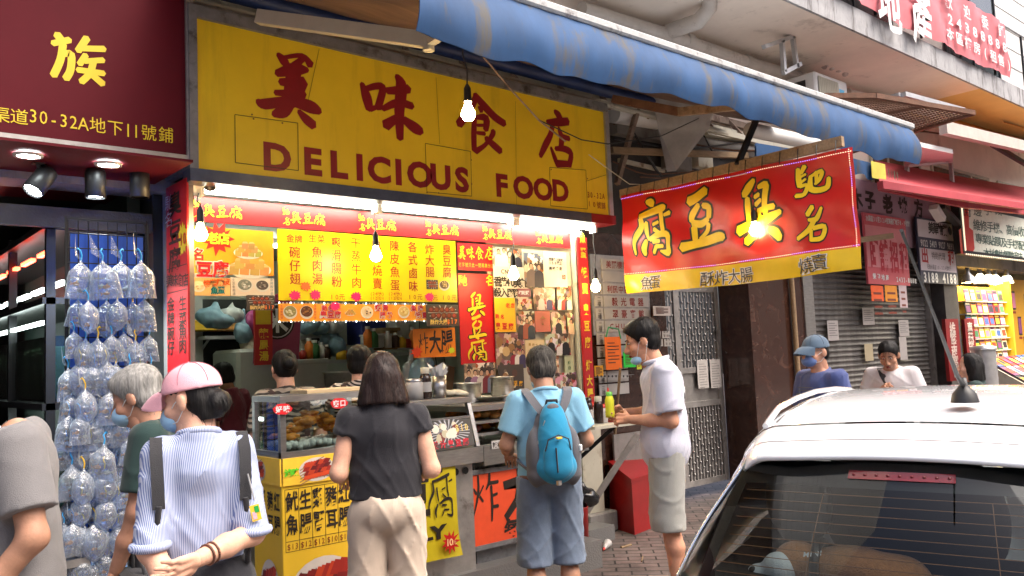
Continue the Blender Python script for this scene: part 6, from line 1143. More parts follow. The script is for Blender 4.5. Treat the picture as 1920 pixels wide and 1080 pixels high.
# ================================================================== inside the snack shop
t = thing('tube_lamp', 'fluorescent tube on the ceiling deep inside the snack shop', 'tube light', (3.2, 7.0, 2.66)); m = MB(); m.span((2.3, 6.97, 2.68), (3.5, 7.03, 2.72), 'white_plastic'); m.build('batten', t); m = MB(); m.tube([(2.32, 7, 2.66), (3.48, 7, 2.66)], .015, 'tube_light', 8); m.build('tube', t)
def shelf(lb, p0, p1, dep, mm='alu'):
    m = MB(); m.span((p0[0], p0[1], p0[2]-.03), (p1[0], p0[1]+dep, p0[2]), mm); m.tube([(p0[0]+.05, p0[1]+dep, p0[2]-.2), (p0[0]+.05, p0[1]+.05, p0[2]-.03)], .012, mm); tag(m.build('wall_shelf'), lb, 'shelf')
def sack(lb, c, r, mm, cat='bag', name='plastic_bag', grp=None, n=7, seed=0):
    rr = random.Random(seed); m = MB(); c = np.array(c, float); soft(m, [ell(c+V(rr.uniform(-.4, .4)*r[0], rr.uniform(-.4, .4)*r[1], rr.uniform(-.35, .3)*r[2]), (r[0]*.6, r[1]*.6, r[2]*.6), rotm(rr.random()*3, rr.uniform(-.4, .4))) for _ in range(n)]+[cap(c+V(0, 0, r[2]*.5), c+V(.01, 0, r[2]*1.25), r[0]*.3, r[0]*.12)], mm, .016, k=.03, disp=lambda x, y, z: .006*np.sin(x*60+z*35)*np.sin(y*50+z*45)); tag(m.build(name), lb, cat, grp)
mat('bag_blue', (.2, .33, .42), .35, var=.2, scale=15); mat('bag_white', (.45, .47, .47), .35, var=.2, scale=15); mat('bag_green', (.02, .35, .06), .35, var=.2, scale=15); mat('bag_pink', (.4, .06, .2), .35, var=.2, scale=15); mat('bag_black', (.012, .012, .014), .22, var=.2, scale=15); mat('cardboard', (.3, .19, .09), .8, var=.15); mat('box_blue', (.02, .03, .2), .5); mat('fridge', (.42, .44, .42), .4, var=.06)
Yi = 7.6
shelf('steel shelf high on the left with bagged goods', Y(385, 630, 7.7), Y(470, 628, 7.7), .4); shelf('upper wall shelf with pale blue bags', Y(560, 631, 7.6), Y(640, 625, 7.6), .4); shelf('lower wall shelf with jars and bags', Y(562, 678, 7.6), Y(650, 672, 7.6), .4); shelf('shelf of white boxes behind the hanging orange sign', Y(700, 662, 7.2), Y(790, 655, 7.2), .4)
for k, (lb, px, py, r, mm) in enumerate((('pale bag of vegetables on the left high shelf', 402, 598, (.2, .14, .11), 'bag_blue'), ('small pale green bag on the left high shelf', 434, 596, (.13, .1, .1), 'bag_white'), ('grey blue bag hanging by the inner doorway', 456, 622, (.12, .09, .16), 'bag_blue'), ('pink bag hanging by the inner doorway', 476, 610, (.11, .08, .16), 'bag_pink'), ('cream cloth hanging below the pink bag', 467, 652, (.1, .06, .17), 'towel'), ('blue bag hanging low by the inner doorway', 458, 690, (.12, .08, .16), 'bag_blue'), ('bright green bag hanging by the inner doorway', 482, 690, (.06, .06, .22), 'bag_green'), ('pale blue bag on the upper wall shelf left', 578, 610, (.15, .12, .13), 'bag_blue'), ('pale blue bag on the upper wall shelf middle', 603, 608, (.13, .12, .12), 'bag_blue'), ('white bag on the upper wall shelf right', 628, 606, (.16, .12, .12), 'bag_white'), ('crumpled blue bag on the lower wall shelf', 627, 645, (.17, .12, .14), 'bag_blue'), ('white bag on the shelf behind the orange sign', 712, 630, (.14, .1, .12), 'bag_white'), ('small white bag right on the shelf behind the orange sign', 748, 622, (.14, .12, .16), 'bag_white'))): sack(lb, Y(px, py, 7.35 if k < 7 else 7.5), r, mm, grp='bags inside the snack shop', seed=k, n=5)
def crate(lb, px, py, y, w_, d_, h, mm, name='box', cat='box'):
    p = Y(px, py, y); p[2] = .12 if 'freezer' in lb else p[2]; m = MB(); m.bbox((p[0]-w_/2, y, p[2]), (p[0]+w_/2, y+d_, p[2]+h), mm, .01); m.bbox((p[0]-w_/2-.008, y-.008, p[2]+h*.85), (p[0]+w_/2+.008, y+d_+.008, p[2]+h), mm, .006); tag(m.build(name), lb, cat)
for a in (('yellow tray under the bags on the left high shelf', 395, 620, 7.7, .35, .3, .1, 'cart_label'), ('orange box on the left high shelf', 430, 620, 7.7, .25, .25, .12, 'fried'), ('brown carton on the lower wall shelf', 626, 668, 7.6, .3, .25, .12, 'cardboard'), ('blue drum beside the shelf of white boxes', 702, 645, 7.4, .3, .3, .42, 'box_blue'), ('white box on the shelf behind the orange sign', 715, 652, 7.2, .25, .2, .14, 'white_plastic'), ('stack of white tubs on the shelf behind the orange sign', 757, 655, 7.2, .16, .16, .3, 'white_plastic'), ('brown carton between the white boxes', 735, 655, 7.2, .2, .2, .22, 'cardboard'), ('black box on the wall shelf', 590, 668, 7.6, .1, .2, .18, 'black_plastic'), ('pale jar on the lower wall shelf', 576, 668, 7.6, .12, .12, .16, 'cream_paint'), ('green jar on the lower wall shelf', 604, 664, 7.6, .12, .12, .1, 'bag_white'), ('large pale tub behind the counter staff', 582, 735, 7.0, .36, .3, .3, 'fridge'), ('low chest freezer behind the counter', 650, 755, 7.2, 1.1, .6, .9, 'fridge')): crate(*a)
JC = (('red', ink(170, 40, 30)), ('yellow', ink(215, 170, 40)), ('dark brown', ink(70, 40, 25)), ('white', ink(215, 212, 205)), ('green', ink(60, 110, 60)), ('orange', ink(220, 120, 40)))
for k in range(16):
    up_ = k < 7; px = (568, 580, 590, 603, 612, 640, 648)[k] if up_ else (690, 700, 728, 742, 752, 765, 775, 783, 795)[k-7]; yy = 7.45 if up_ else 7.1; p = Y(px, 674 if up_ else 652, yy); hh = .1+.02*(k*5 % 6); r_ = .035+.008*(k % 3); cn, cc = JC[k*5 % 6]
    m = MB(); m.lathe([(0, 0), (r_, 0), (r_, hh*.7), (r_*.55, hh*.85), (r_*.5, hh), (0, hh)], p, cc, 12); m.lathe([(r_*.55, hh*.9), (r_*.55, hh*1.05), (0, hh*1.05)], p, 'plate_white', 12); tag(m.build('jar'), '%s jar on the %s, %s from its left end' % (cn, 'lower wall shelf behind the staff' if up_ else 'shelf behind the hanging orange sign', (col_+['ninth'])[k if up_ else k-7]), 'jar', 'jars on the shop shelves')
p = Y(503, 760, 7.2); m = MB(); m.bbox((p[0]-.28, 7.2, .12), (p[0]+.28, 7.8, 1.75), 'fridge', .03); m.span((p[0]-.28, 7.19, 1.2), (p[0]+.28, 7.2, 1.21), 'black_plastic'); m.bbox((p[0]+.2, 7.15, 1.3), (p[0]+.23, 7.2, 1.6), 'steel', .005); tag(m.build('fridge'), 'pale fridge standing behind the counter staff', 'fridge')
p = Y(520, 618, 7.1); Fq = facade(7.1); m = MB(); m.prism(Fq, [(p[0]-.22, p[2]-.3), (p[0]+.2, p[2]-.32), (p[0]+.24, p[2]+.2), (p[0]+.05, p[2]+.34), (p[0]-.18, p[2]+.25)], ink(150, 60, 90), -.04, 0); o = m.build('printed_bag'); tag(o, 'pink printed bag with a round black emblem hanging by the fridge', 'bag'); m = MB(); a, b = p[0], p[2]+.08
for r, c, d in ((.17, 'outline', .001), (.155, 'white_plastic', .002), (.145, 'outline', .003)): m.disc(Fq, a, b, r, c, d, 24)
put(m, Fq, '米', a, b, .2, .22, 'white_plastic', .005, bold=.04); child(m, 'emblem', o)
p = Y(494, 625, 7.05); Fq = facade(7.05); m = MB(); m.prism(Fq, [(p[0]-.08, p[2]-.28), (p[0]+.08, p[2]-.28), (p[0]+.09, p[2]+.26), (p[0]-.08, p[2]+.26)], ink(190, 40, 40), -.03, 0); m.slab(Fq, p[0]-.07, p[2]+.08, p[0]+.07, p[2]+.24, ink(220, 180, 40), .001, .003); o = m.build('snack_packet'); tag(o, 'tall red packet with a yellow top hanging beside the printed bag', 'packet'); m = MB(); line(m, Fq, '龍鳳湯', p[0], p[2]+.0, p[0], p[2]-.2, .09, ink(240, 200, 60), d=.004, bold=.03); child(m, 'lettering', o)
sack('bundle of pale blue plastic bags hanging at the right inside', Y(795, 705, 5.6), (.17, .08, .22), ('bag_blue'), seed=31, n=9, name='bag_bundle'); sack('clear greenish bag beside the blue bag bundle', Y(770, 715, 5.65), (.1, .07, .2), 'bag_white', seed=33)
for k, (px, lb) in enumerate(((820, 'left one of two brown paper bag bundles hanging over the counter'), (836, 'right one of two brown paper bag bundles hanging over the counter'))):
    p = Y(px, 718, 5.55); m = MB(); m.box(p, (.13, .05, .28), 'cardboard', (rotm(.2, 0, .12+.06*k).T)); m.tube([p+V(0, 0, .13), p+V(0, .02, .26)], .004, 'black_plastic', 5); o = m.build('paper_bag'); tag(o, lb, 'paper bag', 'brown paper bags over the counter')
m = MB(); m.span((3.85, 7.9, .12), (3.95, 8.5, 2.7), 'fridge'); tag(m.build('wall_pier'), 'pale pier on the back wall of the snack shop', 'pier')
m = MB(); p = Y(655, 735, 7.0); m.lathe([(0, 0), (.24, 0), (.26, .18), (.28, .2), (.25, .2), (.22, .05), (0, .05)], p, 'steel_dull', 24); tag(m.build('pot'), 'wide dull pot behind the counter staff', 'pot')
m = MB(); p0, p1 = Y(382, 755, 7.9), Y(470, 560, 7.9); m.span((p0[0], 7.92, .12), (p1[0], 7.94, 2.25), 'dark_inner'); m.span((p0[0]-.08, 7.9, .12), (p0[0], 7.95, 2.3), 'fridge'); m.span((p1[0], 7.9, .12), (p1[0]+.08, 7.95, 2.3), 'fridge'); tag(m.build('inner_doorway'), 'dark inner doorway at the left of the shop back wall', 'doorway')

# ================================================================== pavement odds and ends
t = thing('storage_box', 'tall red plastic box with a slanted top beside the concrete block', 'box', (5.75, 5.1, 0)); q = [Z(1144, 988, 0), Z(1190, 1003, 0)]
A, B = q; B2 = B+V(.62, .12, 0); A2 = B2+(A-B); m = MB(); lo = [A, B, B2, A2]; up = [A+V(.03, 0, .55), B+V(.02, .02, .44), B2+V(-.02, .02, .44), A2+V(-.03, 0, .55)]; mat('red_plastic', (.27, .008, .008), .35, var=.15, scale=5)
m.add(lo+up, [(0, 1, 5, 4), (1, 2, 6, 5), (2, 3, 7, 6), (3, 0, 4, 7), (4, 5, 6, 7), (3, 2, 1, 0)], 'red_plastic'); m.build('body', t); m = MB(); cen = sum(up)/4; lid = [cen+(u-cen)*1.04 for u in up]; m.add([u+V(0, 0, .003) for u in lid]+[u+V(0, 0, .035) for u in lid], [(3, 2, 1, 0), (4, 5, 6, 7), (0, 1, 5, 4), (1, 2, 6, 5), (2, 3, 7, 6), (3, 0, 4, 7)], 'red_plastic'); m.build('lid', t)
p = Z(1093, 1052, 0); m = MB(); m.lathe([(0, 0), (.05, 0), (.058, .4), (.062, .41), (.055, .41)], p, 'red_plastic', 18); tag(m.build('waste_bin'), 'slim red bin standing behind the man with the backpack', 'bin')
sack('black rubbish bag bulging over the top of the slim red bin', (4.66, 4.68, .46), (.13, .11, .09), 'bag_black', seed=50)
m = MB(); m.bar(Z(1100, 960, .25), Y(1195, 815, 4.75), .03, .05, 'steel_dull'); tag(m.build('metal_strut'), 'grey flat metal bar leaning diagonally before the red box', 'bar')
m = MB(); m.tube([Z(1172, 985, .0)+V(.1, .3, 0), Y(1163, 690, 5.25)], .013, 'old_wood', 8); tag(m.build('broom_handle'), 'wooden broom handle leaning on the marble below the directory', 'broom')
m = MB(); m.slab(facade(5.34), *F5.uv(1152, 985), *F5.uv(1195, 808), 'grey_wall', 0, .02); tag(m.build('access_panel'), 'stained cream access panel low on the marble wall', 'panel')
p = Z(1104, 1025, .0); m = MB(); soft(m, [ell(p+V(rnd.uniform(-.03, .03), rnd.uniform(-.03, .03), .03), (.04, .025, .03), rotm(rnd.random()*3, .4)) for _ in range(6)], 'plate_white', .006, k=.008); tag(m.build('crumpled_paper'), 'crumpled white napkin lying on the pavement', 'litter')
p = Z(1136, 1030, 0); m = MB(); m.tube([p+V(-.05, -.03, .02), p+V(.06, .03, .035)], [.012, .035], 'plate_white', 12); m.tube([p+V(-.075, -.042, .014), p+V(-.05, -.03, .02)], [.004, .012], 'cap_red', 10); tag(m.build('paper_cone'), 'white paper cone with a red tip lying on the pavement', 'litter')
for k, (px, py, lb) in enumerate(((1174, 1024, 'short stick on the pavement near the red box'), (1205, 1048, 'thin bamboo skewer on the pavement by the man in the white polo'))):
    p = Z(px, py, .006); m = MB(); m.tube([p+V(-.06, -.02*k*2, 0), p+V(.06, .05*k, 0)], .005+.006*(1-k), 'old_wood', 6); tag(m.build('wooden_stick'), lb, 'litter')

# ================================================================== right-hand shops
FRS = facade(5.0)
o, bx = board('shop_sign', 'pale green lit signboard with handwritten style characters and a red thumb', 'shop sign', FRS, (1800, 385), (1990, 492), ink(232, 236, 220), -.12, 0, edge=('black_metal', .05, .01)); m = MB(); DG = ink(60, 90, 80)
pline(m, FRS, '街邊手機電訊', (1812, 396), (1905, 392), 22, DG, d=.004, w=.36); pline(m, FRS, '維修手機、高價收機', (1831, 422), (1925, 436), 22, DG, d=.004, w=.3, bold=.01); pline(m, FRS, '專業貼膜及手機配件', (1835, 447), (1925, 462), 20, DG, d=.004, w=.3, bold=.01); pline(m, FRS, '本地數據電話咭', (1850, 475), (1912, 482), 20, DG, d=.004, w=.3, bold=.01); child(m, 'lettering', o)
m = MB(); a, b = FRS.uv(1812, 440); RDT = ink(215, 60, 45); m.poly(FRS, [(a-.28, b-.3), (a+.1, b-.32), (a+.26, b-.2), (a+.26, b+.08), (a+.12, b+.12), (a+.16, b+.42), (a+.02, b+.46), (a-.06, b+.15), (a-.28, b+.05)], RDT, .004); child(m, 'thumb', o)
m = MB()
for k in range(40): m.ball(FRS.at(bx[0]-.02, bx[1]+(bx[3]-bx[1])*k/39, .03), .014, 'led_warm', 5, 3)
for k in range(60): m.ball(FRS.at(bx[0]+(bx[2]-bx[0])*k/59, bx[1]-.06, .03), .014, 'led_warm', 5, 3)
child(m, 'light_string', o)
l = bpy.data.lights.new('shop_lamp_glow', 'AREA'); l.energy = 40; l.size = 1.5; l.color = (1, .85, .55); lo = bpy.data.objects.new('shop_lamp_glow', l); COL.objects.link(lo); lo.location = (15.2, 4.9, 2.6)
for k, (px, py) in enumerate(((1815, 523), (1838, 525), (1854, 525), (1866, 526), (1888, 525))):
    p = Y(px, py, 5.3); t = thing('shop_lamp', '%s from the left of five small reflector lamps over the magazine stand' % col_[k], 'lamp', p, 'reflector lamps of the magazine stand'); m = MB(); m.lathe([(.11, -.06), (.08, .04), (.035, .1), (.03, .18), (0, .18)], p, 'alu', 14); m.build('shade', t); m = MB(); m.ball(p+V(0, 0, -.02), (.07, .07, .05), 'bulb_light' if k in (0, 3, 4) else 'white_plastic', 10, 6); m.build('bulb', t)
COLS = [ink(*c) for c in ((210, 60, 40), (240, 200, 60), (60, 90, 150), (230, 225, 215), (200, 120, 150), (60, 120, 80), (235, 150, 50), (120, 60, 110), (245, 235, 200), (40, 40, 50))]
t = thing('magazine_stand', 'warmly lit stepped stand full of colourful magazines and cards', 'stand', (15.3, 5.6, 0)); m = MB(); m.span((13.9, 5.2, 0), (15.65, 5.55, 1.13), 'cream_paint'); m.span((13.9, 5.42, 1.13), (15.65, 5.5, 2.4), 'cart_label'); m.span((15.66, 5.2, 0), (15.72, 5.5, 2.5), 'cart_yellow'); [m.span((13.9, 5.25, 1.13+.2*k), (15.65, 5.42, 1.145+.2*k), 'cream_paint') for k in range(6)]; m.build('rack', t); rr = random.Random(6)
mags = []
for r_ in range(6):
    for c in range(7):
        x = 13.95+c*.235; z = 1.15+r_*.2; mags.append(((x, 5.28, z), .0))
for k, ((x, y, z), _) in enumerate(mags):
    Fm = Frame((x, y, z), (1, 0, 0), (0, .12, 1)); m = MB(); c1, c2, c3 = rr.sample(COLS, 3); m.slab(Fm, 0, 0, .2, .19, c1, 0, .01); m.slab(Fm, .02, .02, .18, .12, c2, .01, .012); m.slab(Fm, .02, .14, .18, .17, c3, .01, .012); o = m.build('magazine', org=(x+.1, y, z)); tag(o, 'colourful magazine in the %s row of the lit stand, %s from the left' % (['lowest', 'second', 'third', 'fourth', 'fifth', 'top'][k//7], col_[k % 7]), 'magazine', 'magazines on the lit stand')
for r_ in range(3):
    for c in range(9):
        x = 14.1+c*.27; Fm = Frame((x, 4.52+r_*.2, .82+r_*.135), (1, .05, 0), (0, .8, .5)); m = MB(); c1, c2 = rr.sample(COLS, 2); m.slab(Fm, 0, 0, .23, .26, c1, 0, .012); m.slab(Fm, .03, .05, .2, .18, c2, .012, .014); o = m.build('magazine', org=Fm.at(.1, 0)); tag(o, 'magazine lying on the sloping table before the lit stand, %s in the %s row' % ((col_+['ninth'])[c], ['front', 'middle', 'back'][r_]), 'magazine', 'magazines on the sloping table')
m = MB(); m.add([(14.05, 4.48, .77), (16.6, 4.48, .77), (16.6, 5.15, 1.2), (14.05, 5.15, 1.2), (14.05, 4.48, 0), (16.6, 4.48, 0), (16.6, 5.15, 0), (14.05, 5.15, 0)], [(0, 1, 2, 3), (4, 5, 1, 0), (5, 6, 2, 1), (7, 4, 0, 3), (6, 7, 3, 2)], 'cream_paint'); o = m.build('sloping_table'); tag(o, 'sloping table covered with magazines in front of the lit stand', 'table')
m = MB(); Fq = facade(5.6); m.slab(Fq, 16.6, .9, 18.4, 2.6, ink(190, 140, 30), 0, .02); o = m.build('advert_panel'); tag(o, 'yellow advertising panel at the far right of the phone shop', 'panel'); m = MB()
for k in range(8):
    x, z = 16.66+.21*k, 1.15+.42*((k*2) % 3)+.05*(k % 2); m.slab(Fq, x, z, x+.17, z+.34, ink(40, 38, 42), .021, .024); m.slab(Fq, x+.012, z+.03, x+.158, z+.31, COLS[(k*3+1) % 10], .024, .026); m.slab(Fq, x, z-.07, x+.15, z-.03, ink(120, 30, 20), .021, .023)
child(m, 'pattern', o)
for lb, tl, br, txt, col in (('dark red standing sign with white characters under the navy letting board', (1772, 598), (1806, 712), '維修手機高價', ink(130, 15, 20)), ('dark red sign partly hidden behind the taller red sign', (1808, 598), (1832, 668), '專業手機', ink(120, 12, 18))):
    Fq = facade(5.1 if 'standing' in lb else 5.25); o, bx = board('standing_sign', lb, 'sign', Fq, tl, br, col, -.05, 0); m = MB(); n_ = len(txt); line(m, Fq, txt, (bx[0]+bx[2])/2, bx[3]-.15, (bx[0]+bx[2])/2, bx[1]+.15, .22, ink(215, 200, 190), d=.003, bold=.01); child(m, 'lettering', o)
p = Z(1847, 732, .62); t = thing('metal_drum', 'ribbed galvanised bin before the magazine stand', 'bin', (float(p[0]), float(p[1]), 0)); p = Y(1847, 700, 4.75); x, y = float(p[0]), 4.75; m = MB(); zt_ = float(Y(1847, 650, 4.75)[2]); R0_ = .16
m.lathe([(0, 0), (R0_, 0)]+[(R0_+(.006 if k % 2 else 0), .02+k*.05) for k in range(int((zt_-.08)/.05))]+[(R0_, zt_-.04)], (x, y, 0), 'alu', 28); m.build('body', t); m = MB(); m.lathe([(R0_+.02, zt_-.045), (R0_+.02, zt_), (0, zt_+.03)], (x, y, 0), 'alu', 28); m.build('lid', t); ORG
m = MB(); m.span((13.78, 5.6, 0), (13.9, 6.2, 2.0), 'rust'); m.span((13.9, 5.9, 0), (14.3, 6.0, 2.0), 'dark_wall'); tag(m.build('metal_cabinet'), 'rusty cabinet between the shutter and the magazine stand', 'cabinet')
# ================================================================== the parked white hatchback
mat('car_white', (.84, .86, .89), .22, var=.02, coat=1.); mat('rail_white', (.75, .76, .78), .15, metal=.5, var=.03, coat=.5); mat('black_gloss', (.006, .006, .007), .05, var=0, coat=.6); mat('seal_black', (.008, .008, .008), .4, var=0); mat('chrome', (.75, .75, .76), .12, metal=1, var=0)
mat('lamp_red', (.16, .004, .008), .15, var=.1, coat=.6); mat('car_fabric', (.006, .006, .007), .8, var=.2); mat('beige_trim', (.5, .48, .44), .6, var=.1); mat('tyre', (.02, .02, .02), .8, var=.2, bump=.2); mat('heater_line', (.3, .13, .05), .4, var=0)
glassy('car_glass', (.7, .78, .78), .04, .01, .66)
HD = R(14); cxx, cll = V(math.cos(HD), math.sin(HD), 0), V(-math.sin(HD), math.cos(HD), 0)
corner = Z(1365, 856, 1.205); C0 = corner-cll*.555; C0[2] = 0
def cp(x, y, z): return C0+cxx*x+cll*y+V(0, 0, z)
car = thing('parked_car', 'white hatchback seen from behind with a dark rear window and roof aerial', 'car', cp(1.5, 0, 0))
def interp(x, tab): return float(np.interp(x, [t[0] for t in tab], [t[1] for t in tab]))
ZC = ((0, 1.225), (.06, 1.243), (.14, 1.262), (.3, 1.297), (.55, 1.335), (.85, 1.362), (1.2, 1.372), (1.55, 1.36), (1.9, 1.31)); WR = ((0, .545), (.06, .566), (.2, .59), (.5, .61), (1.2, .615), (1.9, .57))
def roof_pt(x, v): wv = interp(x, WR); av = abs(v); return cp(x+.10*av**5*max(0, 1-x/.5), wv*v, interp(x, ZC)-.03*v*v-.055*max(0, (av-.8)/.2)**2.2)
xs = [0, .03, .06, .1, .14, .2, .3, .42, .55, .7, .85, 1.0, 1.2, 1.4, 1.6, 1.75, 1.9]; vs_ = list(np.linspace(-1, 1, 41))
m = MB(); lip = [[roof_pt(0, v)-V(0, 0, .02)+cxx*.035 for v in vs_], [roof_pt(0, v)-V(0, 0, .013) for v in vs_]]
m.grid(lip+[[roof_pt(x, v) for v in vs_] for x in xs[:7]], 'car_white'); m.build('tailgate_spoiler', car)
m = MB(); m.grid([[roof_pt(x, v)+V(0, 0, .004) for v in vs_] for x in [.312]+xs[7:]], 'car_white'); m.build('roof', car)
m = MB(); m.grid([[roof_pt(x, v)-V(0, 0, .004) for v in vs_] for x in (.29, .32)], 'seal_black')
m.grid([[roof_pt(x, v)+V(0, 0, .0006) for v in vs_] for x in (.128, .134)], 'seal_black'); m.build('roof_seam', car)
def glass_pt(t, v): return cp(.03-.30*t+.09*v*v-.02*math.sin(math.pi*t), (.535+.10*t)*v, 1.196-.38*t-.012*v*v*(1-t)-.02*v*v*t)
ts = np.linspace(0, 1, 13); m = MB(); m.grid([[glass_pt(t, v) for v in vs_] for t in ts], 'car_glass'); m.build('rear_window', car)
IN = cxx*.012
m = MB(); m.grid([[glass_pt(t, v)+IN for v in vs_] for t in (0, .1, .19)], 'seal_black'); 
for sgn in (-1, 1): m.grid([[glass_pt(t, sgn*v)+IN for v in (.93, .96, 1.0)] for t in ts], 'seal_black')
m.build('window_border', car); m = MB(); m.grid([[glass_pt(1, v)+IN*.5-V(0, 0, dz_) for v in vs_] for dz_ in (0.0, .08, .18)], 'black_gloss'); m.build('tailgate_panel', car)
m = MB()
for k in range(11): m.tube([glass_pt(.24+.068*k, v)+IN*.6 for v in np.linspace(-.9, .9, 15)], .0013, 'heater_line', 4)
for v in (-.42, .42): m.tube([glass_pt(t, v)+IN*.7 for t in np.linspace(.24, .94, 6)], .0013, 'heater_line', 4)
m.build('heater_wire', car)
m = MB(); m.grid([[glass_pt(t, v)-cxx*.004 for v in np.linspace(-.26, .3, 17)] for t in (.055, .075, .1, .115)], 'lamp_red'); m.build('brake_light', car)
m = MB()
for k in range(9): v = -.23+.5*k/8; m.ball(glass_pt(.085, v)-cxx*.003, (.006, .006, .005), 'lamp_red', 8, 5)
m.build('brake_light_bead', car)
BELT = ((-.3, .74), (.2, .80), (1.2, .80), (2.5, .74)); BZ = ((-.3, .66), (.3, .70), (.9, .82), (2.5, .845))
for sgn in (1, -1):
    top = [roof_pt(x, sgn)-V(0, 0, .012) for x in (0, .2, .5, .9, 1.3, 1.7, 1.9)]; bx_ = (-.28, .1, .5, .9, 1.3, 1.85, 2.5); bot = [cp(x, sgn*interp(x, BELT), interp(x, BZ)) for x in bx_]
    m = MB(); m.grid([[t*(1-f)+b*f+cll*sgn*.03*math.sin(math.pi*f) for f in np.linspace(0, 1, 8)] for t, b in zip(top, bot)], 'black_gloss'); m.build('side_window', car)
    m = MB(); m.tube([t*(1-f)+b*f+cll*sgn*(.006+.03*math.sin(math.pi*f))-cxx*.0 for f in np.linspace(0, 1, 8) for t, b in ((top[0]*.72+top[1]*.28, bot[0]*.72+bot[1]*.28),)], .008, 'chrome', 6); m.build('pillar_trim', car)
    m = MB(); m.tube([roof_pt(x, sgn*.90)+V(0, 0, .008+.022*min(1, (x-.34)/.22, (1.8-x)/.2)) for x in (.34, .42, .55, .8, 1.1, 1.4, 1.62, 1.8)], .012, 'rail_white', 10); m.build('roof_rail', car)
    m = MB(); m.grid([[roof_pt(x, sgn*v)+V(0, 0, .006) for v in (.83, .845)] for x in (.36, .6, .9, 1.3, 1.8)], 'seal_black'); m.build('roof_groove', car)
    m = MB(); q = [cp(-.34, sgn*.62, .80), cp(-.30, sgn*.78, .80), cp(-.36, sgn*.80, .5), cp(-.42, sgn*.64, .5)]; m.add([p-cxx*.02 for p in q], [(0, 1, 2, 3)], 'lamp_red'); m.build('tail_light', car)
    m = MB(); m.ball(cp(3.3, sgn*.6, .68), (.06, .12, .12), 'chrome', 14, 8); m.build('headlight', car)
    for wx in (.3, 2.75):
        wl = MB(); wl.lathe([(.2, -.09), (.29, -.1), (.305, -.06), (.305, .06), (.29, .1), (.2, .09)], cp(wx, sgn*.74, .305), 'tyre', 28, cll); o = wl.build('wheel', car); r_ = MB(); r_.lathe([(.2, .085), (.17, .05), (.05, .07), (0, .07)], cp(wx, sgn*.74, .305), 'alu', 20, cll*sgn); r_.build('rim', o)
    m = MB(); m.ball(cp(2.0, sgn*.92, .92), (.07, .1, .06), 'black_gloss', 12, 7); m.build('wing_mirror', car)
m = MB(); ST = ((-.40, .62, .60), (-.36, .74, .64), (-.28, .80, .66), (.3, .84, .70), (.9, .85, .82), (1.2, .85, .845), (2.45, .84, .87), (2.9, .80, .80), (3.25, .72, .70), (3.42, .58, .62))
secs = [[cp(x, y_, z_) for y_, z_ in ((-w_*.93, .2), (-w_, .32), (-w_*1.01, .55), (-w_*.985, zt_-.06), (-w_*.9, zt_), (-w_*.45, zt_+(.05 if x > 2.4 else 0)), (0, zt_+(.06 if x > 2.4 else 0)), (w_*.45, zt_+(.05 if x > 2.4 else 0)), (w_*.9, zt_), (w_*.985, zt_-.06), (w_*1.01, .55), (w_, .32), (w_*.93, .2))] for x, w_, zt_ in ST]
m.grid(secs, 'car_white'); m.add(secs[0], [tuple(range(13))], 'car_white'); m.add(secs[-1], [tuple(range(13))[::-1]], 'black_gloss'); m.build('body', car)
m = MB(); m.grid([[cp(1.88+.62*t+.03*(1-v*v), (.56+.16*t)*v, 1.305-.43*t-.03*v*v) for v in np.linspace(-1, 1, 13)] for t in np.linspace(0, 1, 7)], 'car_glass'); m.build('windscreen', car)
p = Z(1808, 738, 1.384); m = MB(); m.lathe([(.045, -.03), (.038, .0), (.024, .016), (.014, .03), (.011, .055), (0, .056)], p, 'black_plastic', 20, (0, 0, 1)); o = m.build('aerial', car); Fa_ = Frame(p, cxx, (0, 0, 1)); a_, b_ = Fa_.uv(1690, 432); a1_, b1_ = Fa_.uv(1795, 705); m = MB(); tp = Fa_.at(a_, b_); bs = Fa_.at(a1_, b1_); m.tube([p+V(0, 0, .03), bs, bs+(tp-bs)*.5, bs+(tp-bs)*.94, tp], [.01, .0075, .005, .004, .005], 'rubber', 10); m.build('aerial_mast', car)
# cabin
m = MB(); m.add([cp(-.2, -.6, .83), cp(-.2, .6, .83), cp(.35, .62, .86), cp(.35, -.62, .86)], [(0, 3, 2, 1)], 'car_fabric'); m.build('parcel_shelf', car)
def seat(x, y, zt_, hw, mm='car_fabric'): q = MB(); soft(q, [ell(cp(x, y, .95), (.09, hw, .3), rotm(HD-math.pi/2) if 0 else None), ell(cp(x, y, zt_), (.07, hw*.62, .11))], mm, .014, k=.05); q.build('seat', car)
seat(.55, .1, 1.12, .34); seat(1.35, .36, 1.14, .24); seat(1.35, -.36, 1.14, .24, 'beige_trim')
m = MB(); soft(m, [ell(cp(.4, .45, 1.0), (.07, .13, .17))], 'beige_trim', .014, k=.04); m.build('headrest', car)
m = MB(); m.tube([cp(1.78, .0, 1.2), cp(1.72, -.0, 1.15)], .012, 'seal_black'); m.bbox(cp(1.7, -.12, 1.1), cp(1.75, .12, 1.17), 'seal_black', .01); m.build('interior_mirror', car)
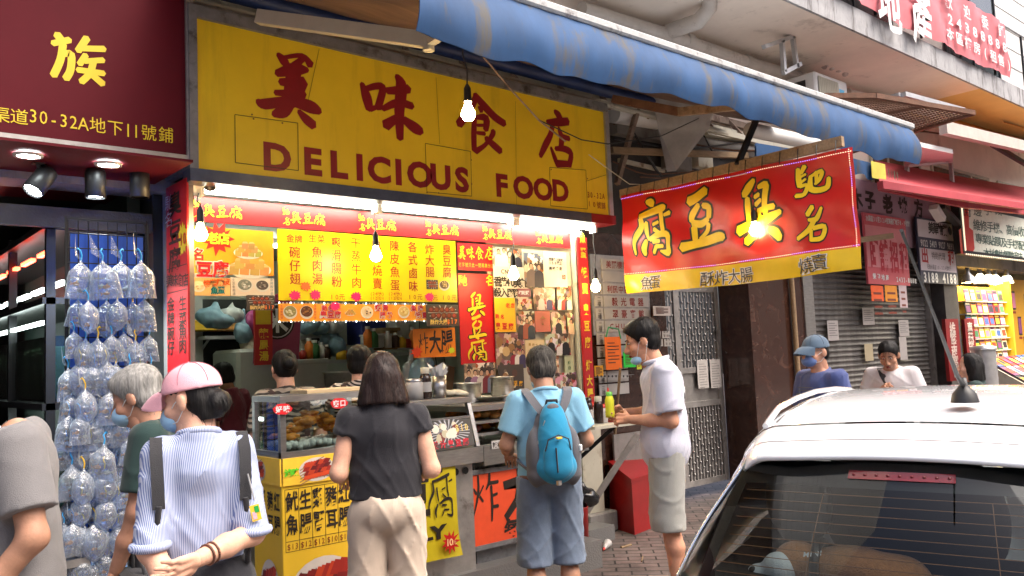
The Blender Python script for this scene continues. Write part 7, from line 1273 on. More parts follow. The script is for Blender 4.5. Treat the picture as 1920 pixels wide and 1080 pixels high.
# plush dog on the parcel shelf
mat('plush_brown', (.5, .2, .06), .9, var=.2, scale=60, bump=.5, bscale=200, sheen=.3); mat('plush_white', (.7, .72, .72), .9, var=.08, scale=60, bump=.5, bscale=200)
Fg_ = Frame(cp(.02, 0, 0), -cll, (0, 0, 1)); dx = lambda px, py: Fg_.uv(px, py)
ax, az = dx(1590, 1085); c = Fg_.at(ax, max(az, .85))
t = thing('plush_dog', 'brown and white plush dog with a dark collar lying behind the rear window', 'soft toy', c-V(0, 0, .08)); m = MB(); L = -cll; zb_ = c[2]
soft(m, [ell(c+L*.03, (.09, .17, .085)), ell(c+L*.16+V(0, 0, -.01), (.08, .09, .08)), cap(c+L*.2-V(0, 0, .06), c+L*.3-V(0, 0, .08), .035, .03), ell(c-L*.15+V(0, 0, .015), (.07, .085, .07))], 'plush_brown', .008, k=.03); m.build('body', t)
m = MB(); soft(m, [ell(c-L*.2+V(0, 0, -.0)-cxx*.045, (.05, .06, .055)), ell(c-L*.265-V(0, 0, .025)-cxx*.04, (.04, .05, .035))], 'plush_white', .007, k=.02); soft(m, [ell(c+L*.07-cxx*.06-V(0, 0, .035), (.04, .045, .05))], 'plush_white', .007); m.build('white_patch', t)
m = MB(); m.tube([c-L*.08+V(0, 0, .0)+(V(0, 0, 1)*math.cos(a)-cxx*math.sin(a))*.088 for a in np.linspace(-.6, 2.4, 14)], .016, 'seal_black', 8); m.build('collar', t); m = MB(); line(m, Frame(c-L*.08+V(0, 0, .06)-cxx*.075, L, (V(0, 0, 1)+cxx*.9)), 'MINI', -.022, .0, .022, .01, .024, 'plush_white', d=.006, bold=.02); m.build('lettering', t)
m = MB(); soft(m, [ell(c-L*.285-V(0, 0, .01)-cxx*.06, (.014, .016, .014))], 'seal_black', .005); m.build('nose', t)
# ================================================================== people
def skin(nm, col):
    b = mat(nm, srgb(*col), .52, var=.2, scale=14, bump=.12, bscale=140, spec=.3).node_tree.nodes['Principled BSDF']; b.inputs['Subsurface Weight'].default_value = .12; b.inputs['Subsurface Radius'].default_value = (.012, .005, .003)
skin('skin_a', (205, 150, 122)); skin('skin_b', (172, 128, 104)); skin('skin_c', (218, 168, 142)); skin('skin_d', (184, 136, 112))
HS = dict(stretch=(1, 1, .1), bump=.35, bscale=170); mat('hair_black', (.007, .006, .006), .55, var=.6, scale=120, spec=.25, **HS); mat('hair_brown', (.017, .0065, .0045), .5, var=.6, scale=120, spec=.3, **HS); mat('hair_grey', (.3, .295, .28), .65, var=.55, scale=110, spec=.2, **HS); mat('hair_salt', (.06, .054, .047), .6, var=.9, scale=110, spec=.2, **HS)
def cloth(nm, col, **k): mat(nm, srgb(*col), k.pop('rough', .85), var=k.pop('var', .1), scale=k.pop('scale', 5), bump=k.pop('bump', .25), bscale=k.pop('bscale', 320), sheen=.15, **k)
cloth('black_top', (24, 23, 31)); cloth('beige_trousers', (196, 178, 160)); cloth('blue_polo', (126, 178, 206)); cloth('denim', (100, 114, 134), var=.35, scale=4); cloth('white_polo', (190, 191, 206)); cloth('grey_shorts', (150, 150, 145)); cloth('navy_tee', (48, 62, 112)); cloth('white_tee', (190, 185, 188)); cloth('grey_tee', (112, 110, 111)); cloth('dark_green_tee', (18, 48, 46)); cloth('maroon_tee', (110, 36, 52)); cloth('dark_trousers', (40, 40, 46)); cloth('teal_pack', (14, 128, 168), bump=.15); cloth('grey_pack', (84, 84, 90), bump=.3); cloth('strap_black', (34, 34, 38)); cloth('pink_cap', (232, 170, 182), rough=.45); cloth('blue_cap', (66, 86, 106)); cloth('mask_blue', (150, 192, 222), bump=.1); cloth('mask_navy', (86, 108, 158), bump=.1); cloth('brown_apron', (48, 26, 22)); mat('eye_white', (.5, .47, .45), .3, var=0); mat('seam_pink', srgb(170, 110, 122), .7); mat('seam_blue', srgb(95, 108, 150), .9); cloth('sock_white', (220, 218, 214)); cloth('leather', (96, 52, 30), rough=.5)
def striped(nm, c1, c2, n_, axis, wav=0.):
    def f(n, L, b):
        tc = n.new('ShaderNodeTexCoord'); mp = n.new('ShaderNodeMapping'); mp.inputs['Rotation'].default_value = axis; L.new(tc.outputs['Object'], mp.inputs[0]); wv = n.new('ShaderNodeTexWave'); wv.bands_direction = 'X'; wv.inputs['Scale'].default_value = n_; wv.inputs['Distortion'].default_value = wav; wv.inputs['Detail'].default_value = 1; wv.inputs['Detail Scale'].default_value = 1.2; L.new(mp.outputs[0], wv.inputs['Vector'])
        rp = n.new('ShaderNodeValToRGB'); rp.color_ramp.elements[0].position = .42; rp.color_ramp.elements[0].color = list(srgb(*c1))+[1]; rp.color_ramp.elements[1].position = .58; rp.color_ramp.elements[1].color = list(srgb(*c2))+[1]; L.new(wv.outputs[0], rp.inputs[0]); L.new(rp.outputs[0], b.inputs['Base Color']); b.inputs['Roughness'].default_value = .85
    textured(nm, f)
striped('striped_shirt', (104, 120, 166), (186, 193, 212), 66, (0, 0, R(-2)), .4); striped('zebra_top', (54, 48, 44), (158, 146, 130), 9, (0, R(90), 0), 6); striped('striped_tee', (40, 36, 38), (196, 186, 176), 14, (0, R(90), R(20)), .6)
class Body:
    """a figure built in its own space (x right, y ahead, z up, feet at the origin, 1.70 m tall), then scaled and turned into place"""
    def __init__(s, label, loc, yaw, H, **J):
        s.k = H/1.70; s.loc = V(loc[0], loc[1], loc[2] if len(loc) > 2 else 0); s.R = rotm(yaw)
        s.t = thing('person', label, 'person', s.loc)
        b = dict(hl=(-.09, 0, .9), hr=(.09, 0, .9), kl=(-.1, .02, .49), kr=(.1, .02, .49), al=(-.11, -.02, .09), ar=(.11, -.02, .09), sl=(-.165, -.01, 1.37), sr=(.165, -.01, 1.37), el=(-.23, -.04, 1.1), er=(.23, -.04, 1.1), wl=(-.22, .1, .9), wr=(.22, .1, .9), neck=(0, -.02, 1.42), head=(0, .03, 1.575), hy=0., hp=0., hrl=0., lean=0., fat=1., legs=1, skin='skin_a', face=0)
        b.update(J); s.J = {k: (V(*v) if isinstance(v, tuple) else v) for k, v in b.items()}; s.Rh = rotm(s.J['hy'], s.J['hp'], s.J['hrl'])
    def w(s, P): return (np.asarray(P)*s.k)@s.R.T+s.loc
    def h(s, q): return s.J['head']+s.Rh@V(*q)
    def soft(s, mb, prims, m, res=.009, **k): P, Q = sdf_mesh(prims, res, **k); mb.add(s.w(P), Q.tolist(), m, True); return mb
    def part(s, name, prims, m, res=.009, par=None, **k): o = s.soft(MB(), prims, m, res, **k).build(name, par or s.t); s.last = o; return o
    def mesh(s, name, mb, par=None): mb.v = [tuple(p) for p in s.w(np.array(mb.v))]; return mb.build(name, par or s.t)
    def body(s):
        J = s.J; m = MB(); sk = J['skin']; f = J['fat']
        pr = [ell((0, 0, 1.25), (.15*f, .09*f, .2)), ell((0, 0, 1.0), (.14*f, .09*f, .18)), cap(J['neck']-V(0, 0, .06), J['head']-V(0, 0, .06), .058, .053), cap(J['sl'], J['sr'], .05)]
        for a, b, c in (('sl', 'el', 'wl'), ('sr', 'er', 'wr')):
            md = (J[b]+J[c])/2; pr += [cap(J[a], J[b], .048*f, .041), cap(J[b], md, .04, .036), cap(md, J[c], .037, .027)]
        if J['legs']:
            for a, b, c in (('hl', 'kl', 'al'), ('hr', 'kr', 'ar')): md = J[b]*.6+J[c]*.4+V(0, -.02, 0); pr += [cap(J[a], J[b], .078, .053), cap(J[b], md, .05, .054), cap(md, J[c], .053, .034)]
        s.soft(m, pr, sk, .0095, k=.025)
        H = s.h; Rh = s.Rh; e = lambda c, r, q=None: ell(H(c), r, Rh if q is None else Rh@q)
        hp = [e((0, -.012, .028), (.074, .095, .092)), e((0, .022, -.04), (.061, .068, .082)), e((0, .05, -.098), (.03, .028, .022)), e((0, .06, .01), (.055, .03, .02), None), cap(H((0, .084, .005)), H((0, .112, -.036)), .008, .0135, k=.012), e((-.012, .1, -.042), (.01, .01, .008)), e((.012, .1, -.042), (.01, .01, .008)),
              e((0, .083, -.066), (.024, .012, .007)), e((0, .081, -.077), (.02, .011, .007)), e((-.045, .055, -.035), (.022, .025, .025)), e((.045, .055, -.035), (.022, .025, .025)), cap(H((0, -.02, -.05)), J['neck']-V(0, 0, .02), .056, .06)]
        for sx in (-1, 1): hp += [e((sx*.079, -.012, -.01), (.009, .02, .031), rotm(sx*.35)), e((sx*.081, -.008, -.01), (.004, .011, .018), rotm(sx*.35)), dict(e((sx*.03, .086, .008), (.017, .014, .011)), sub=1, k=.012)]
        s.soft(m, hp, sk, .0055, k=.016)
        for side, (eb, wr) in enumerate((('el', 'wl'), ('er', 'wr'))):
            if J.get('hand', {}).get(side) == 'none': continue
            s.hand(m, J[wr], nrm(J[wr]-J[eb]), (1 if side == 0 else -1), **J.get('hand', {}).get(side, {}) if isinstance(J.get('hand', {}).get(side, {}), dict) else {})
        m.build('body', s.t)
        if J['face']:
            q = MB(); 
            for sx in (-1, 1): q.v or 0; s.soft(q, [ell(H((sx*.03, .079, .006)), (.0115, .009, .0052), Rh)], 'eye_white', .003)
            q.build('eye_white', s.t); q = MB()
            for sx in (-1, 1): s.soft(q, [ell(H((sx*.03, .0865, .006)), (.0062, .005, .0055), Rh)], 'hair_black', .0025)
            q.build('iris', s.t); q = MB()
            for sx in (-1, 1): s.soft(q, [cap(H((sx*.014, .094, .028)), H((sx*.05, .078, .03)), .0042, .003)], 'hair_black', .003)
            q.build('eyebrow', s.t); q = MB(); s.soft(q, [cap(H((-.02, .09, -.0715)), H((0, .0955, -.0705)), .0035), cap(H((0, .0955, -.0705)), H((.02, .09, -.0715)), .0035)], 'sausage', .003); q.build('lips', s.t)
    def hand(s, m, w_, d, sx, up=(0, 0, 1), curl=.6, size=1.):
        d = nrm(d); up = V(*up); sd = nrm(np.cross(d, up)); pn = nrm(np.cross(sd, d))      # sd: thumb axis side, pn: back of hand
        sd = sd*sx; pr = [cap(w_-d*.03, w_+d*.015, .024, .024), cap(w_+d*.02+sd*.02, w_+d*.08+sd*.026, .015, .014), cap(w_+d*.02-sd*.015, w_+d*.075-sd*.025, .015, .013), cap(w_+d*.02, w_+d*.08, .017, .014)]
        for i, (o, L) in enumerate(((.03, .07), (.01, .08), (-.01, .074), (-.028, .058))):
            b0 = w_+d*(.08-.004*abs(i-1))+sd*o; d1 = nrm(d*math.cos(curl*.6)-pn*math.sin(curl*.6)); d2 = nrm(d*math.cos(curl*1.6+.1*i)-pn*math.sin(curl*1.6+.1*i)); b1 = b0+d1*L*.5; pr += [cap(b0, b1, .0088, .008, k=.004), cap(b1, b1+d2*L*.5, .008, .0065, k=.004)]
        tb = w_+d*.025+sd*.03; t1 = tb+nrm(d*.7+sd*.7-pn*.3)*.04; pr += [cap(tb, t1, .0125, .0105), cap(t1, t1+nrm(d*.9+sd*.1-pn*.4)*.032, .0098, .0078)]
        s.soft(m, pr, s.J['skin'], .0042, k=.008)
    def folds(s, a=.006, f=1., seed=0):
        def g(x, y, z):
            r1 = 1-np.abs(np.sin(z*9*f+x*13+y*7+1.3*np.sin(x*11+z*5+seed)+seed)); r2 = 1-np.abs(np.sin(z*14*f-x*15+y*9+1.1*np.sin(y*13-z*7+seed)+seed*1.7)); r3 = 1-np.abs(np.sin(x*31+y*23+z*5+1.5*np.sin(z*9+seed)+seed))
            return -a*(r1**4*.75+r2**5*.75+r3**4*.45)+a*.25*np.sin(z*11*f+x*8+seed)
        return g
    def top(s, m, hem=.88, sleeve=.55, loose=1., name='shirt', res=.0085, seed=0, amp=.006, belly=0., sl_r=.066, cap_sleeve=False, flare=0.):
        J = s.J; f = J['fat']*loose; pr = [ell((0, .0, 1.27), (.175*f, .112*f, .17)), ell((0, .0+belly*.4, 1.09), (.168*f, .118*f+belly, .2)), ell((0, .005, .93), ((.168+flare)*f, (.122+flare)*f, .2)), cap(J['sl']*V(.92, 1, 1), J['sr']*V(.92, 1, 1), .06), cap(J['neck']-V(0, .01, .0), J['neck']-V(0, 0, .1), .066, .1)]
        for a, b, c in (('sl', 'el', 'wl'), ('sr', 'er', 'wr')):
            if sleeve <= 1: d = nrm(J[b]-J[a]); q = J[a]+(J[b]-J[a])*sleeve; pr += [cap(J[a], q, sl_r*(1 if not cap_sleeve else .95), sl_r*1.0, cut=((tuple(d), float(d@q)),))]
            else: q = J[b]+(J[c]-J[b])*(sleeve-1); d = nrm(J[c]-J[b]); pr += [cap(J[a], J[b], sl_r, sl_r*.92), cap(J[b], q, sl_r*.92, sl_r*.88, cut=((tuple(d), float(d@q)),))]
        nk = J['neck']; s.shirt = s.part(name, pr, m, res, k=.035, cuts=(((0, 0, -1), -hem), ((0, .28, .96), float(nk[2]*.96+nk[1]*.28+.022))), disp=s.folds(amp, 1, seed)); return s.shirt
    def bottoms(s, m, hem=.1, r=(.098, .08, .07), waist=1.0, name='trousers', res=.0095, seed=1, amp=.008, hip=1.):
        J = s.J; pr = [ell((0, -.015, .93), (.165*hip, .122*hip, .13))]
        for a, b, c in (('hl', 'kl', 'al'), ('hr', 'kr', 'ar')): pr += [cap(J[a], J[b], r[0], r[1]), cap(J[b], J[c]-V(0, 0, .04), r[1], r[2])]
        return s.part(name, pr, m, res, k=.014, cuts=(((0, 0, -1), -hem), ((0, 0, 1), waist)), disp=s.folds(amp, .9, seed))
    def hair(s, m, style='short', seed=0, extra=()):
        H, Rh = s.h, s.Rh; e = lambda c, r: ell(H(c), r, Rh); fw = Rh@V(0, 1, 0); upv = Rh@V(0, 0, 1)
        pr = [e((0, -.018, .042), (.084, .1, .09)), e((0, -.045, .0), (.08, .075, .085))]
        if s.J.get('capped'): pr = [e((0, -.014, .036), (.076, .094, .076)), e((0, -.045, -.01), (.074, .062, .07))]
        if style == 'bob': pr += [e((0, -.035, -.02), (.1, .085, .12)), cap(H((-.04, -.05, -.02)), H((-.062, -.045, -.125)), .062, .066), cap(H((.04, -.05, -.02)), H((.062, -.045, -.125)), .062, .066), cap(H((0, -.06, 0)), H((0, -.065, -.125)), .07, .066)]
        if style == 'nape': pr += [e((0, -.07, -.06), (.06, .04, .06))]
        if style == 'bun': pr += [e((0, -.125, .01), (.045, .04, .045))]
        if style == 'full': pr += [e((0, -.03, .05), (.092, .104, .09)), e((0, -.055, -.02), (.082, .06, .075)), e((0, .03, .075), (.07, .06, .05))]
        hl = H((0, .052, 0)); c1 = nrm(fw*.8-upv*.62); c2 = H((0, .06, .03))
        dz = lambda x, y, z: .0011*np.sin(x*130+seed+3*np.sin(y*31+z*9))+.001*np.sin(y*150+3*np.sin(x*37+z*11))
        cuts = [(tuple(c1), float(c1@H((0, .05, .035))))] if style != 'bob' else [(tuple(fw), float(fw@H((0, .045, 0))))]
        if style == 'bob': cuts.append((tuple(-upv), float(-(upv@H((0, 0, -.142))))))
        if style not in ('bob',): c3 = nrm(-upv+fw*.35*0); cuts.append((tuple(-upv), float(-(upv@H((0, 0, -.085))))))
        P, Q = sdf_mesh(pr+list(extra), .006, k=.015, cuts=cuts, disp=dz); q = MB(); q.add(P, Q.tolist(), m, True)
        fn = np.cross(P[Q[:, 1]]-P[Q[:, 0]], P[Q[:, 2]]-P[Q[:, 0]]); vn = np.zeros_like(P); [np.add.at(vn, Q[:, j], fn) for j in range(4)]; vn /= np.linalg.norm(vn, axis=1)[:, None]+1e-9
        rr = random.Random(seed+5); crown = H((0, -.05, .125)); N = 900 if style == 'bob' else 750; SV, SF = [], []
        for i in rr.sample(range(len(P)), min(N, len(P))):
            if vn[i]@upv < -.5 or (s.J.get('capped') and (P[i]-s.J['head'])@upv > .0): continue
            p0 = P[i]-vn[i]*.002; away = p0-crown; tg = away*2.2-upv*(.35 if style != 'bob' else .6)+V(rr.uniform(-1, 1), rr.uniform(-1, 1), rr.uniform(-1, 1))*.05; tg = nrm(tg-vn[i]*(tg@vn[i])); sd_ = np.cross(tg, vn[i])*.0011; L = rr.uniform(.025, .06); b_ = len(SV)
            for t in range(4): f = t/3; c = p0+tg*L*f+vn[i]*(.006*math.sin(2.2*f)-.01*f*f*(1 if style != 'bob' else .6))+sd_*rr.uniform(-1, 1)*2; SV += [c-sd_*(1-f*.7), c+sd_*(1-f*.7)]
            SF += [(b_+2*t, b_+2*t+1, b_+2*t+3, b_+2*t+2) for t in range(3)]
        q.add(SV, SF, m, True); return s.mesh('hair', q)
    def mask(s, m, low=False):
        H, Rh = s.h, s.Rh; o = (0, .062, -.105) if low else (0, .062, -.058); r = (.05, .045, .03) if low else (.06, .06, .052)
        mk = s.part('face_mask', [ell(H(o), r, Rh)], m, .005, k=.01, cuts=((tuple(-(Rh@V(0, 1, 0))), float(-((Rh@V(0, 1, 0))@H((0, .035, 0))))),))
        q = MB()
        for sx in (-1, 1): q.tube([H((sx*.05, .06, o[2]+.02)), H((sx*.075, .02, -.01)), H((sx*.084, -.016, .012)), H((sx*.085, -.03, -.02)), H((sx*.07, .02, o[2]-.015)), H((sx*.05, .055, o[2]-.02))], .0018, 'white_plastic', 5)
        s.mesh('mask_strap', q, mk)
    def cap_hat(s, m, badge=None):
        H, Rh = s.h, s.Rh; upv = Rh@V(0, 0, 1); cp_ = s.part('baseball_cap', [ell(H((0, -.012, .045)), (.086, .105, .084), Rh), ell(H((0, -.006, .025)), (.088, .107, .056), Rh)], m, .0055, k=.02, cuts=((tuple(-upv), float(-(upv@H((0, 0, .028))))),))
        q = MB(); P = [[H((.078*math.sin(a)*(1-.06*r), .055+.0*r+(.055+.085*r)*math.cos(a)*(1 if r else .75), .034-.03*r*r+.014*math.cos(a*1.0)*(1-r)-.022*math.sin(a)**2*r)) for a in np.linspace(-1.45, 1.45, 15)] for r in np.linspace(0, 1, 6)]
        q.grid(P, m); q.grid([[p-upv*.006 for p in r] for r in P], m); s.mesh('brim', q, cp_)
        q = MB(); q.v = []; q.ball(H((0, -.012, .128)), .006, m, 8, 5); s.mesh('button', q, cp_); q = MB()
        for a in (0, math.pi/3, 2*math.pi/3):
            P = [H((.0875*math.cos(a)*math.cos(b), -.012+.1065*math.sin(a)*math.cos(b), .045+.0855*math.sin(b))) for b in np.linspace(.05, math.pi-.05, 22)]; q.tube(P, .0014, 'strap_black' if 'blue' in m else 'seam_pink', 4)
        q.tube([H((.03*math.cos(b), -.108+.006*abs(math.cos(b)), .028+.03*math.sin(b))) for b in np.linspace(0, math.pi, 12)], .0022, 'seam_pink' if 'pink' in m else 'strap_black', 5); s.mesh('seam', q, cp_)
    def shoes(s, m='black_plastic', sock=None):
        for a in ('al', 'ar'):
            A = s.J[a]; s.part('shoe', [cap(A+V(0, -.03, -.045), A+V(0, .15, -.06), .045, .036), ell(A+V(0, -.02, -.03), (.045, .06, .05))], m, .008, k=.02, cuts=(((0, 0, -1), .0),))
            if sock: s.part('sock', [cap(A+V(0, -.01, .1), A-V(0, 0, .03), .042, .045)], sock, .008)
    def collar(s, m, r=.072, open_=0.):
        n = s.J['neck']; q = MB(); q.tube([n+V(r*math.sin(a), r*math.cos(a)*1.0+.005, .012-.018*math.cos(a)) for a in np.linspace(0, 2*math.pi, 22)], .014, m, 8, cap=False); s.mesh('collar', q, s.shirt)

# ---- woman in the black top
p = Body('woman with a dark brown bob, black top and loose beige trousers', (2.13, 3.45), R(-28), 1.63, el=(-.225, -.05, 1.12), er=(.225, -.05, 1.11), wl=(-.2, .17, 1.07), wr=(.2, .17, 1.07), hp=-.15, head=(0, .04, 1.57), skin='skin_c')
p.body(); p.top('black_top', .985, .3, 1.06, seed=3, amp=.009, sl_r=.066, cap_sleeve=True, flare=.008); p.bottoms('beige_trousers', .08, (.1, .09, .088), 1.03, amp=.011, hip=1.04); p.hair('hair_brown', 'bob'); p.shoes()
# ---- man with the backpack
p = Body('grey haired man in a light blue polo and denim shorts with a backpack', (3.32, 3.6), R(-30), 1.63, el=(-.25, .0, 1.12), er=(.25, .0, 1.12), wl=(-.2, .2, 1.04), wr=(.2, .2, 1.04), hp=-.45, head=(0, .07, 1.56), fat=1.04, skin='skin_b')
p.body(); p.top('blue_polo', .86, .72, 1.06, seed=5, amp=.007, sl_r=.078); p.collar('blue_polo', .07); p.bottoms('denim', .40, (.11, .104, .106), .93, 'shorts', amp=.009, hip=1.04); p.hair('hair_salt', 'full', 2); p.shoes('grey_pack', 'grey_pack'); p.mask('mask_blue')
q = MB(); q.tube([V(.17*math.cos(a), .125*math.sin(a)-.01, .925) for a in np.linspace(0, 6.283, 26)], .017, 'leather', 6, cap=False); p.mesh('belt', q)
bpk = thing('backpack', 'teal and grey hiking backpack on the back of the man in the blue polo', 'backpack', p.w([(0, -.2, .93)])[0])
def bpart(name, prims, m, res=.007, **k): q = MB(); p.soft(q, prims, m, res, **k); return q.build(name, bpk)
bpart('main_pocket', [ell((0, -.2, 1.12), (.105, .095, .2)), ell((0, -.18, 1.27), (.075, .07, .1)), ell((0, -.2, 1.0), (.125, .1, .1))], 'teal_pack', k=.03, disp=p.folds(.003, 1.4, 2))
bpart('side_panel', [ell((-.11, -.16, 1.05), (.055, .075, .17)), ell((.11, -.16, 1.05), (.055, .075, .17)), ell((0, -.165, .95), (.16, .085, .055)), ell((0, -.14, 1.2), (.11, .06, .16))], 'grey_pack', k=.03)
bpart('front_pocket', [ell((0, -.265, 1.06), (.085, .05, .13)), ell((0, -.262, 1.0), (.09, .05, .07))], 'teal_pack', k=.02)
bpart('flap', [ell((0, -.235, 1.205), (.08, .05, .035), rotm(0, .5, 0)), ell((0, -.2, 1.33), (.045, .035, .035))], 'grey_pack', k=.01)
q = MB()
for sx in (-1, 1): q.grid([[p.w([V(sx*(x+wd), y, z)])[0] for wd in (-.028, 0, .028)] for x, y, z in ((.05, -.165, 1.3), (.09, -.14, 1.36), (.125, -.085, 1.425), (.135, -.02, 1.452), (.138, .06, 1.42), (.135, .125, 1.33), (.13, .14, 1.2))], 'grey_pack'); q.tube(p.w([V(sx*.12, .1, 1.1), V(sx*.19, -.02, 1.02), V(sx*.15, -.13, .98)]), .009, 'grey_pack', 6)
q.build('strap', bpk); q = MB(); q.tube(p.w([V(-.035, -.16, 1.34), V(-.03, -.175, 1.38), V(.03, -.175, 1.38), V(.035, -.16, 1.34)]), .009, 'strap_black', 8); q.build('carry_loop', bpk)
q = MB(); q.tube(p.w([V(-.02, -.318, 1.12), V(-.015, -.318, .98)]), .004, 'strap_black', 6); q.tube(p.w([V(-.075, -.285, 1.1), V(-.06, -.3, 1.165), V(0, -.312, 1.19), V(.06, -.3, 1.165), V(.075, -.285, 1.1)]), .004, 'strap_black', 6); q.tube(p.w([V(-.06, -.24, 1.27), V(-.1, -.22, 1.15), V(-.12, -.22, 1.02)]), .004, 'alu', 6); q.build('zip', bpk)
q = MB(); q.bbox(*[a for a in p.w([V(-.018, -.262, .90), V(.018, -.27, .95)])], 'steel_dull', .004); q.bbox(*p.w([V(-.022, -.322, 1.168), V(.02, -.318, 1.18)]), 'cart_label', .002); q.bbox(*p.w([V(.13, -.2, 1.08), V(.165, -.22, 1.12)]), 'white_plastic', .006); q.build('buckle', bpk)
# ---- man in the white polo
p = Body('tall man in a white polo and grey shorts holding a yellow bottle', (4.27, 3.5), R(42), 1.79, el=(-.2, -.03, 1.08), er=(.2, -.01, 1.1), wl=(-.1, .21, 1.09), wr=(.06, .25, 1.12), hp=-.3, head=(0, .115, 1.565), neck=(0, .03, 1.425), sl=(-.175, .0, 1.365), sr=(.175, .0, 1.365), fat=1.08, face=1, hand={0: dict(up=(-1, 0, .5), curl=.9), 1: dict(up=(1, 0, .5), curl=.9)})
p.body(); p.top('white_polo', .775, .8, 1.06, seed=7, amp=.007, belly=.0, sl_r=.08, flare=.008); p.collar('white_polo', .075); p.bottoms('grey_shorts', .43, (.108, .1, .096), .9, 'shorts', amp=.007, hip=1.0); p.hair('hair_black', 'full', 1); p.mask('mask_blue', True); p.shoes('black_plastic', 'sock_white')
q = MB(); q.quad(*p.w([V(-.165, -.06, .83), V(-.17, .02, .84), V(-.172, .02, .775), V(-.168, -.06, .77)]), 'bag_green'); q.build('shorts_lining', p.t)
bw_ = p.w([(-.02, .33, 1.1)])[0]; bottle('yellow squeeze bottle with a green cap held by the man in the white polo', bw_, [(0, 0), (.03, 0), (.031, .02), (.028, .07), (.031, .11), (.02, .14)], 'bottle_lime', 'cap_green', [(.021, .135), (.021, .165), (.0, .167)], None)
# ---- woman in the pink cap
p = Body('woman in a pink cap and striped shirt, hands clasped behind her', (1.04, 2.87), R(-14), 1.62, sl=(-.13, -.01, 1.365), sr=(.13, -.01, 1.365), el=(-.165, -.1, 1.07), er=(.165, -.1, 1.08), fat=.93, wl=(-.09, -.2, .92), wr=(-.03, -.24, 1.045), capped=1, hy=R(52), hp=-.15, head=(-.02, .03, 1.555), skin='skin_c', hand={0: dict(up=(0, -1, .3), curl=.5), 1: dict(up=(0, -1, -.3), curl=.4)})
p.body(); p.top('striped_shirt', .76, 1.0, .95, seed=9, amp=.008, sl_r=.056, flare=.005); p.collar('striped_shirt', .066); p.bottoms('dark_trousers', .08, (.1, .085, .075), 1.0); p.hair('hair_black', 'nape', 1, [ell(p.h((0, -.11, -.03)), (.05, .035, .045), p.Rh)]); p.cap_hat('pink_cap'); p.mask('mask_blue'); p.shoes()
for sx in (-1, 1):
    q = MB(); q.grid([[V(sx*(x*.86+wd), y, z) for wd in (-.02, 0, .02)] for x, y, z in ((.15, .11, 1.2), (.155, .09, 1.34), (.16, .03, 1.428), (.165, -.045, 1.432), (.168, -.095, 1.375), (.165, -.122, 1.28), (.162, -.128, 1.2))], 'strap_black'); q.tube([V(sx*.139, -.128, 1.21), V(sx*.15, -.118, 1.1), V(sx*.152, -.07, .98), V(sx*.145, .08, .95)], .011, 'strap_black', 6)
    p.mesh('backpack_strap', q)
q = MB()
for sd, el_ in ((-1, 'el'), (1, 'er')): c = p.J[el_]; q.tube([c+V(.054*math.cos(a), .054*math.sin(a), .01) for a in np.linspace(0, 6.283, 16)], .016, 'striped_shirt', 8, cap=False)
p.mesh('sleeve_cuff', q, p.shirt); q = MB(); wv = p.J['wr']+(p.J['er']-p.J['wr'])*.16; dv = nrm(p.J['er']-p.J['wr']); a1 = nrm(np.cross(dv, [0, 0, 1])); b1_ = np.cross(a1, dv)
for o_ in (0, .022): q.tube([wv+dv*o_+(a1*math.cos(a)+b1_*math.sin(a))*.033 for a in np.linspace(0, 6.283, 16)], .0045, 'leather', 6, cap=False)
p.mesh('bracelet', q); q = MB(); q.slab(Frame((.165, -.155, 1.17), (1, 0, .2), (-.2, 0, 1)), -.016, -.04, .016, .015, 'cart_label', 0, .003); q.slab(Frame((.165, -.155, 1.17), (1, 0, .2), (-.2, 0, 1)), -.012, -.034, .002, -.008, 'pink_cap', .003, .004); q.slab(Frame((.165, -.155, 1.17), (1, 0, .2), (-.2, 0, 1)), -.002, -.012, .013, .01, 'bag_green', .003, .0045); q.tube([V(.147, -.132, 1.29), V(.165, -.15, 1.2)], .003, 'alu', 5); p.mesh('key_charm', q)
# ---- grey haired man
p = Body('white haired man in a dark green tee shirt facing the fish bags', (1.17, 3.66), R(52), 1.63, el=(-.21, .02, 1.08), er=(.2, -.02, 1.08), wl=(-.18, .12, .84), wr=(.2, .14, .86), hp=-.35, head=(0, .11, 1.54), neck=(0, .03, 1.41), skin='skin_d')
p.body(); p.top('dark_green_tee', .85, .75, 1.04, seed=11, sl_r=.078); p.bottoms('dark_trousers', .08); p.hair('hair_grey', 'full', 4, [ell(p.h((0, -.06, -.05)), (.07, .05, .05), p.Rh)]); p.mask('mask_blue'); p.shoes()
q = MB(); c = p.w([(-.24, .0, .68)])[0]; q.bbox(c-V(.05, .14, .16), c+V(.05, .14, .16), 'strap_black', .02); q.tube([c+V(0, -.08, .15), p.w([(-.2, .05, 1.0)])[0], c+V(0, .08, .15)], .008, 'strap_black', 6); tag(q.build('shoulder_bag'), 'black cloth bag hanging beside the white haired man', 'bag')
# ---- man in the grey tee at the edge of the picture
p = Body('man in a light grey tee shirt, partly cut off, by the fish bags', (.55, 3.135), R(76), 1.70, neck=(0, .08, 1.39), head=(0, .26, 1.46), hp=-.4, el=(-.24, -.06, 1.1), er=(.22, -.03, 1.1), wl=(-.2, .12, .88), wr=(.22, .1, .88), skin='skin_b', fat=1.05)
p.body(); p.top('grey_tee', .7, .72, 1.02, seed=13, amp=.003, sl_r=.08, flare=.015); p.bottoms('dark_trousers', .08); p.hair('hair_black', 'full'); p.shoes()
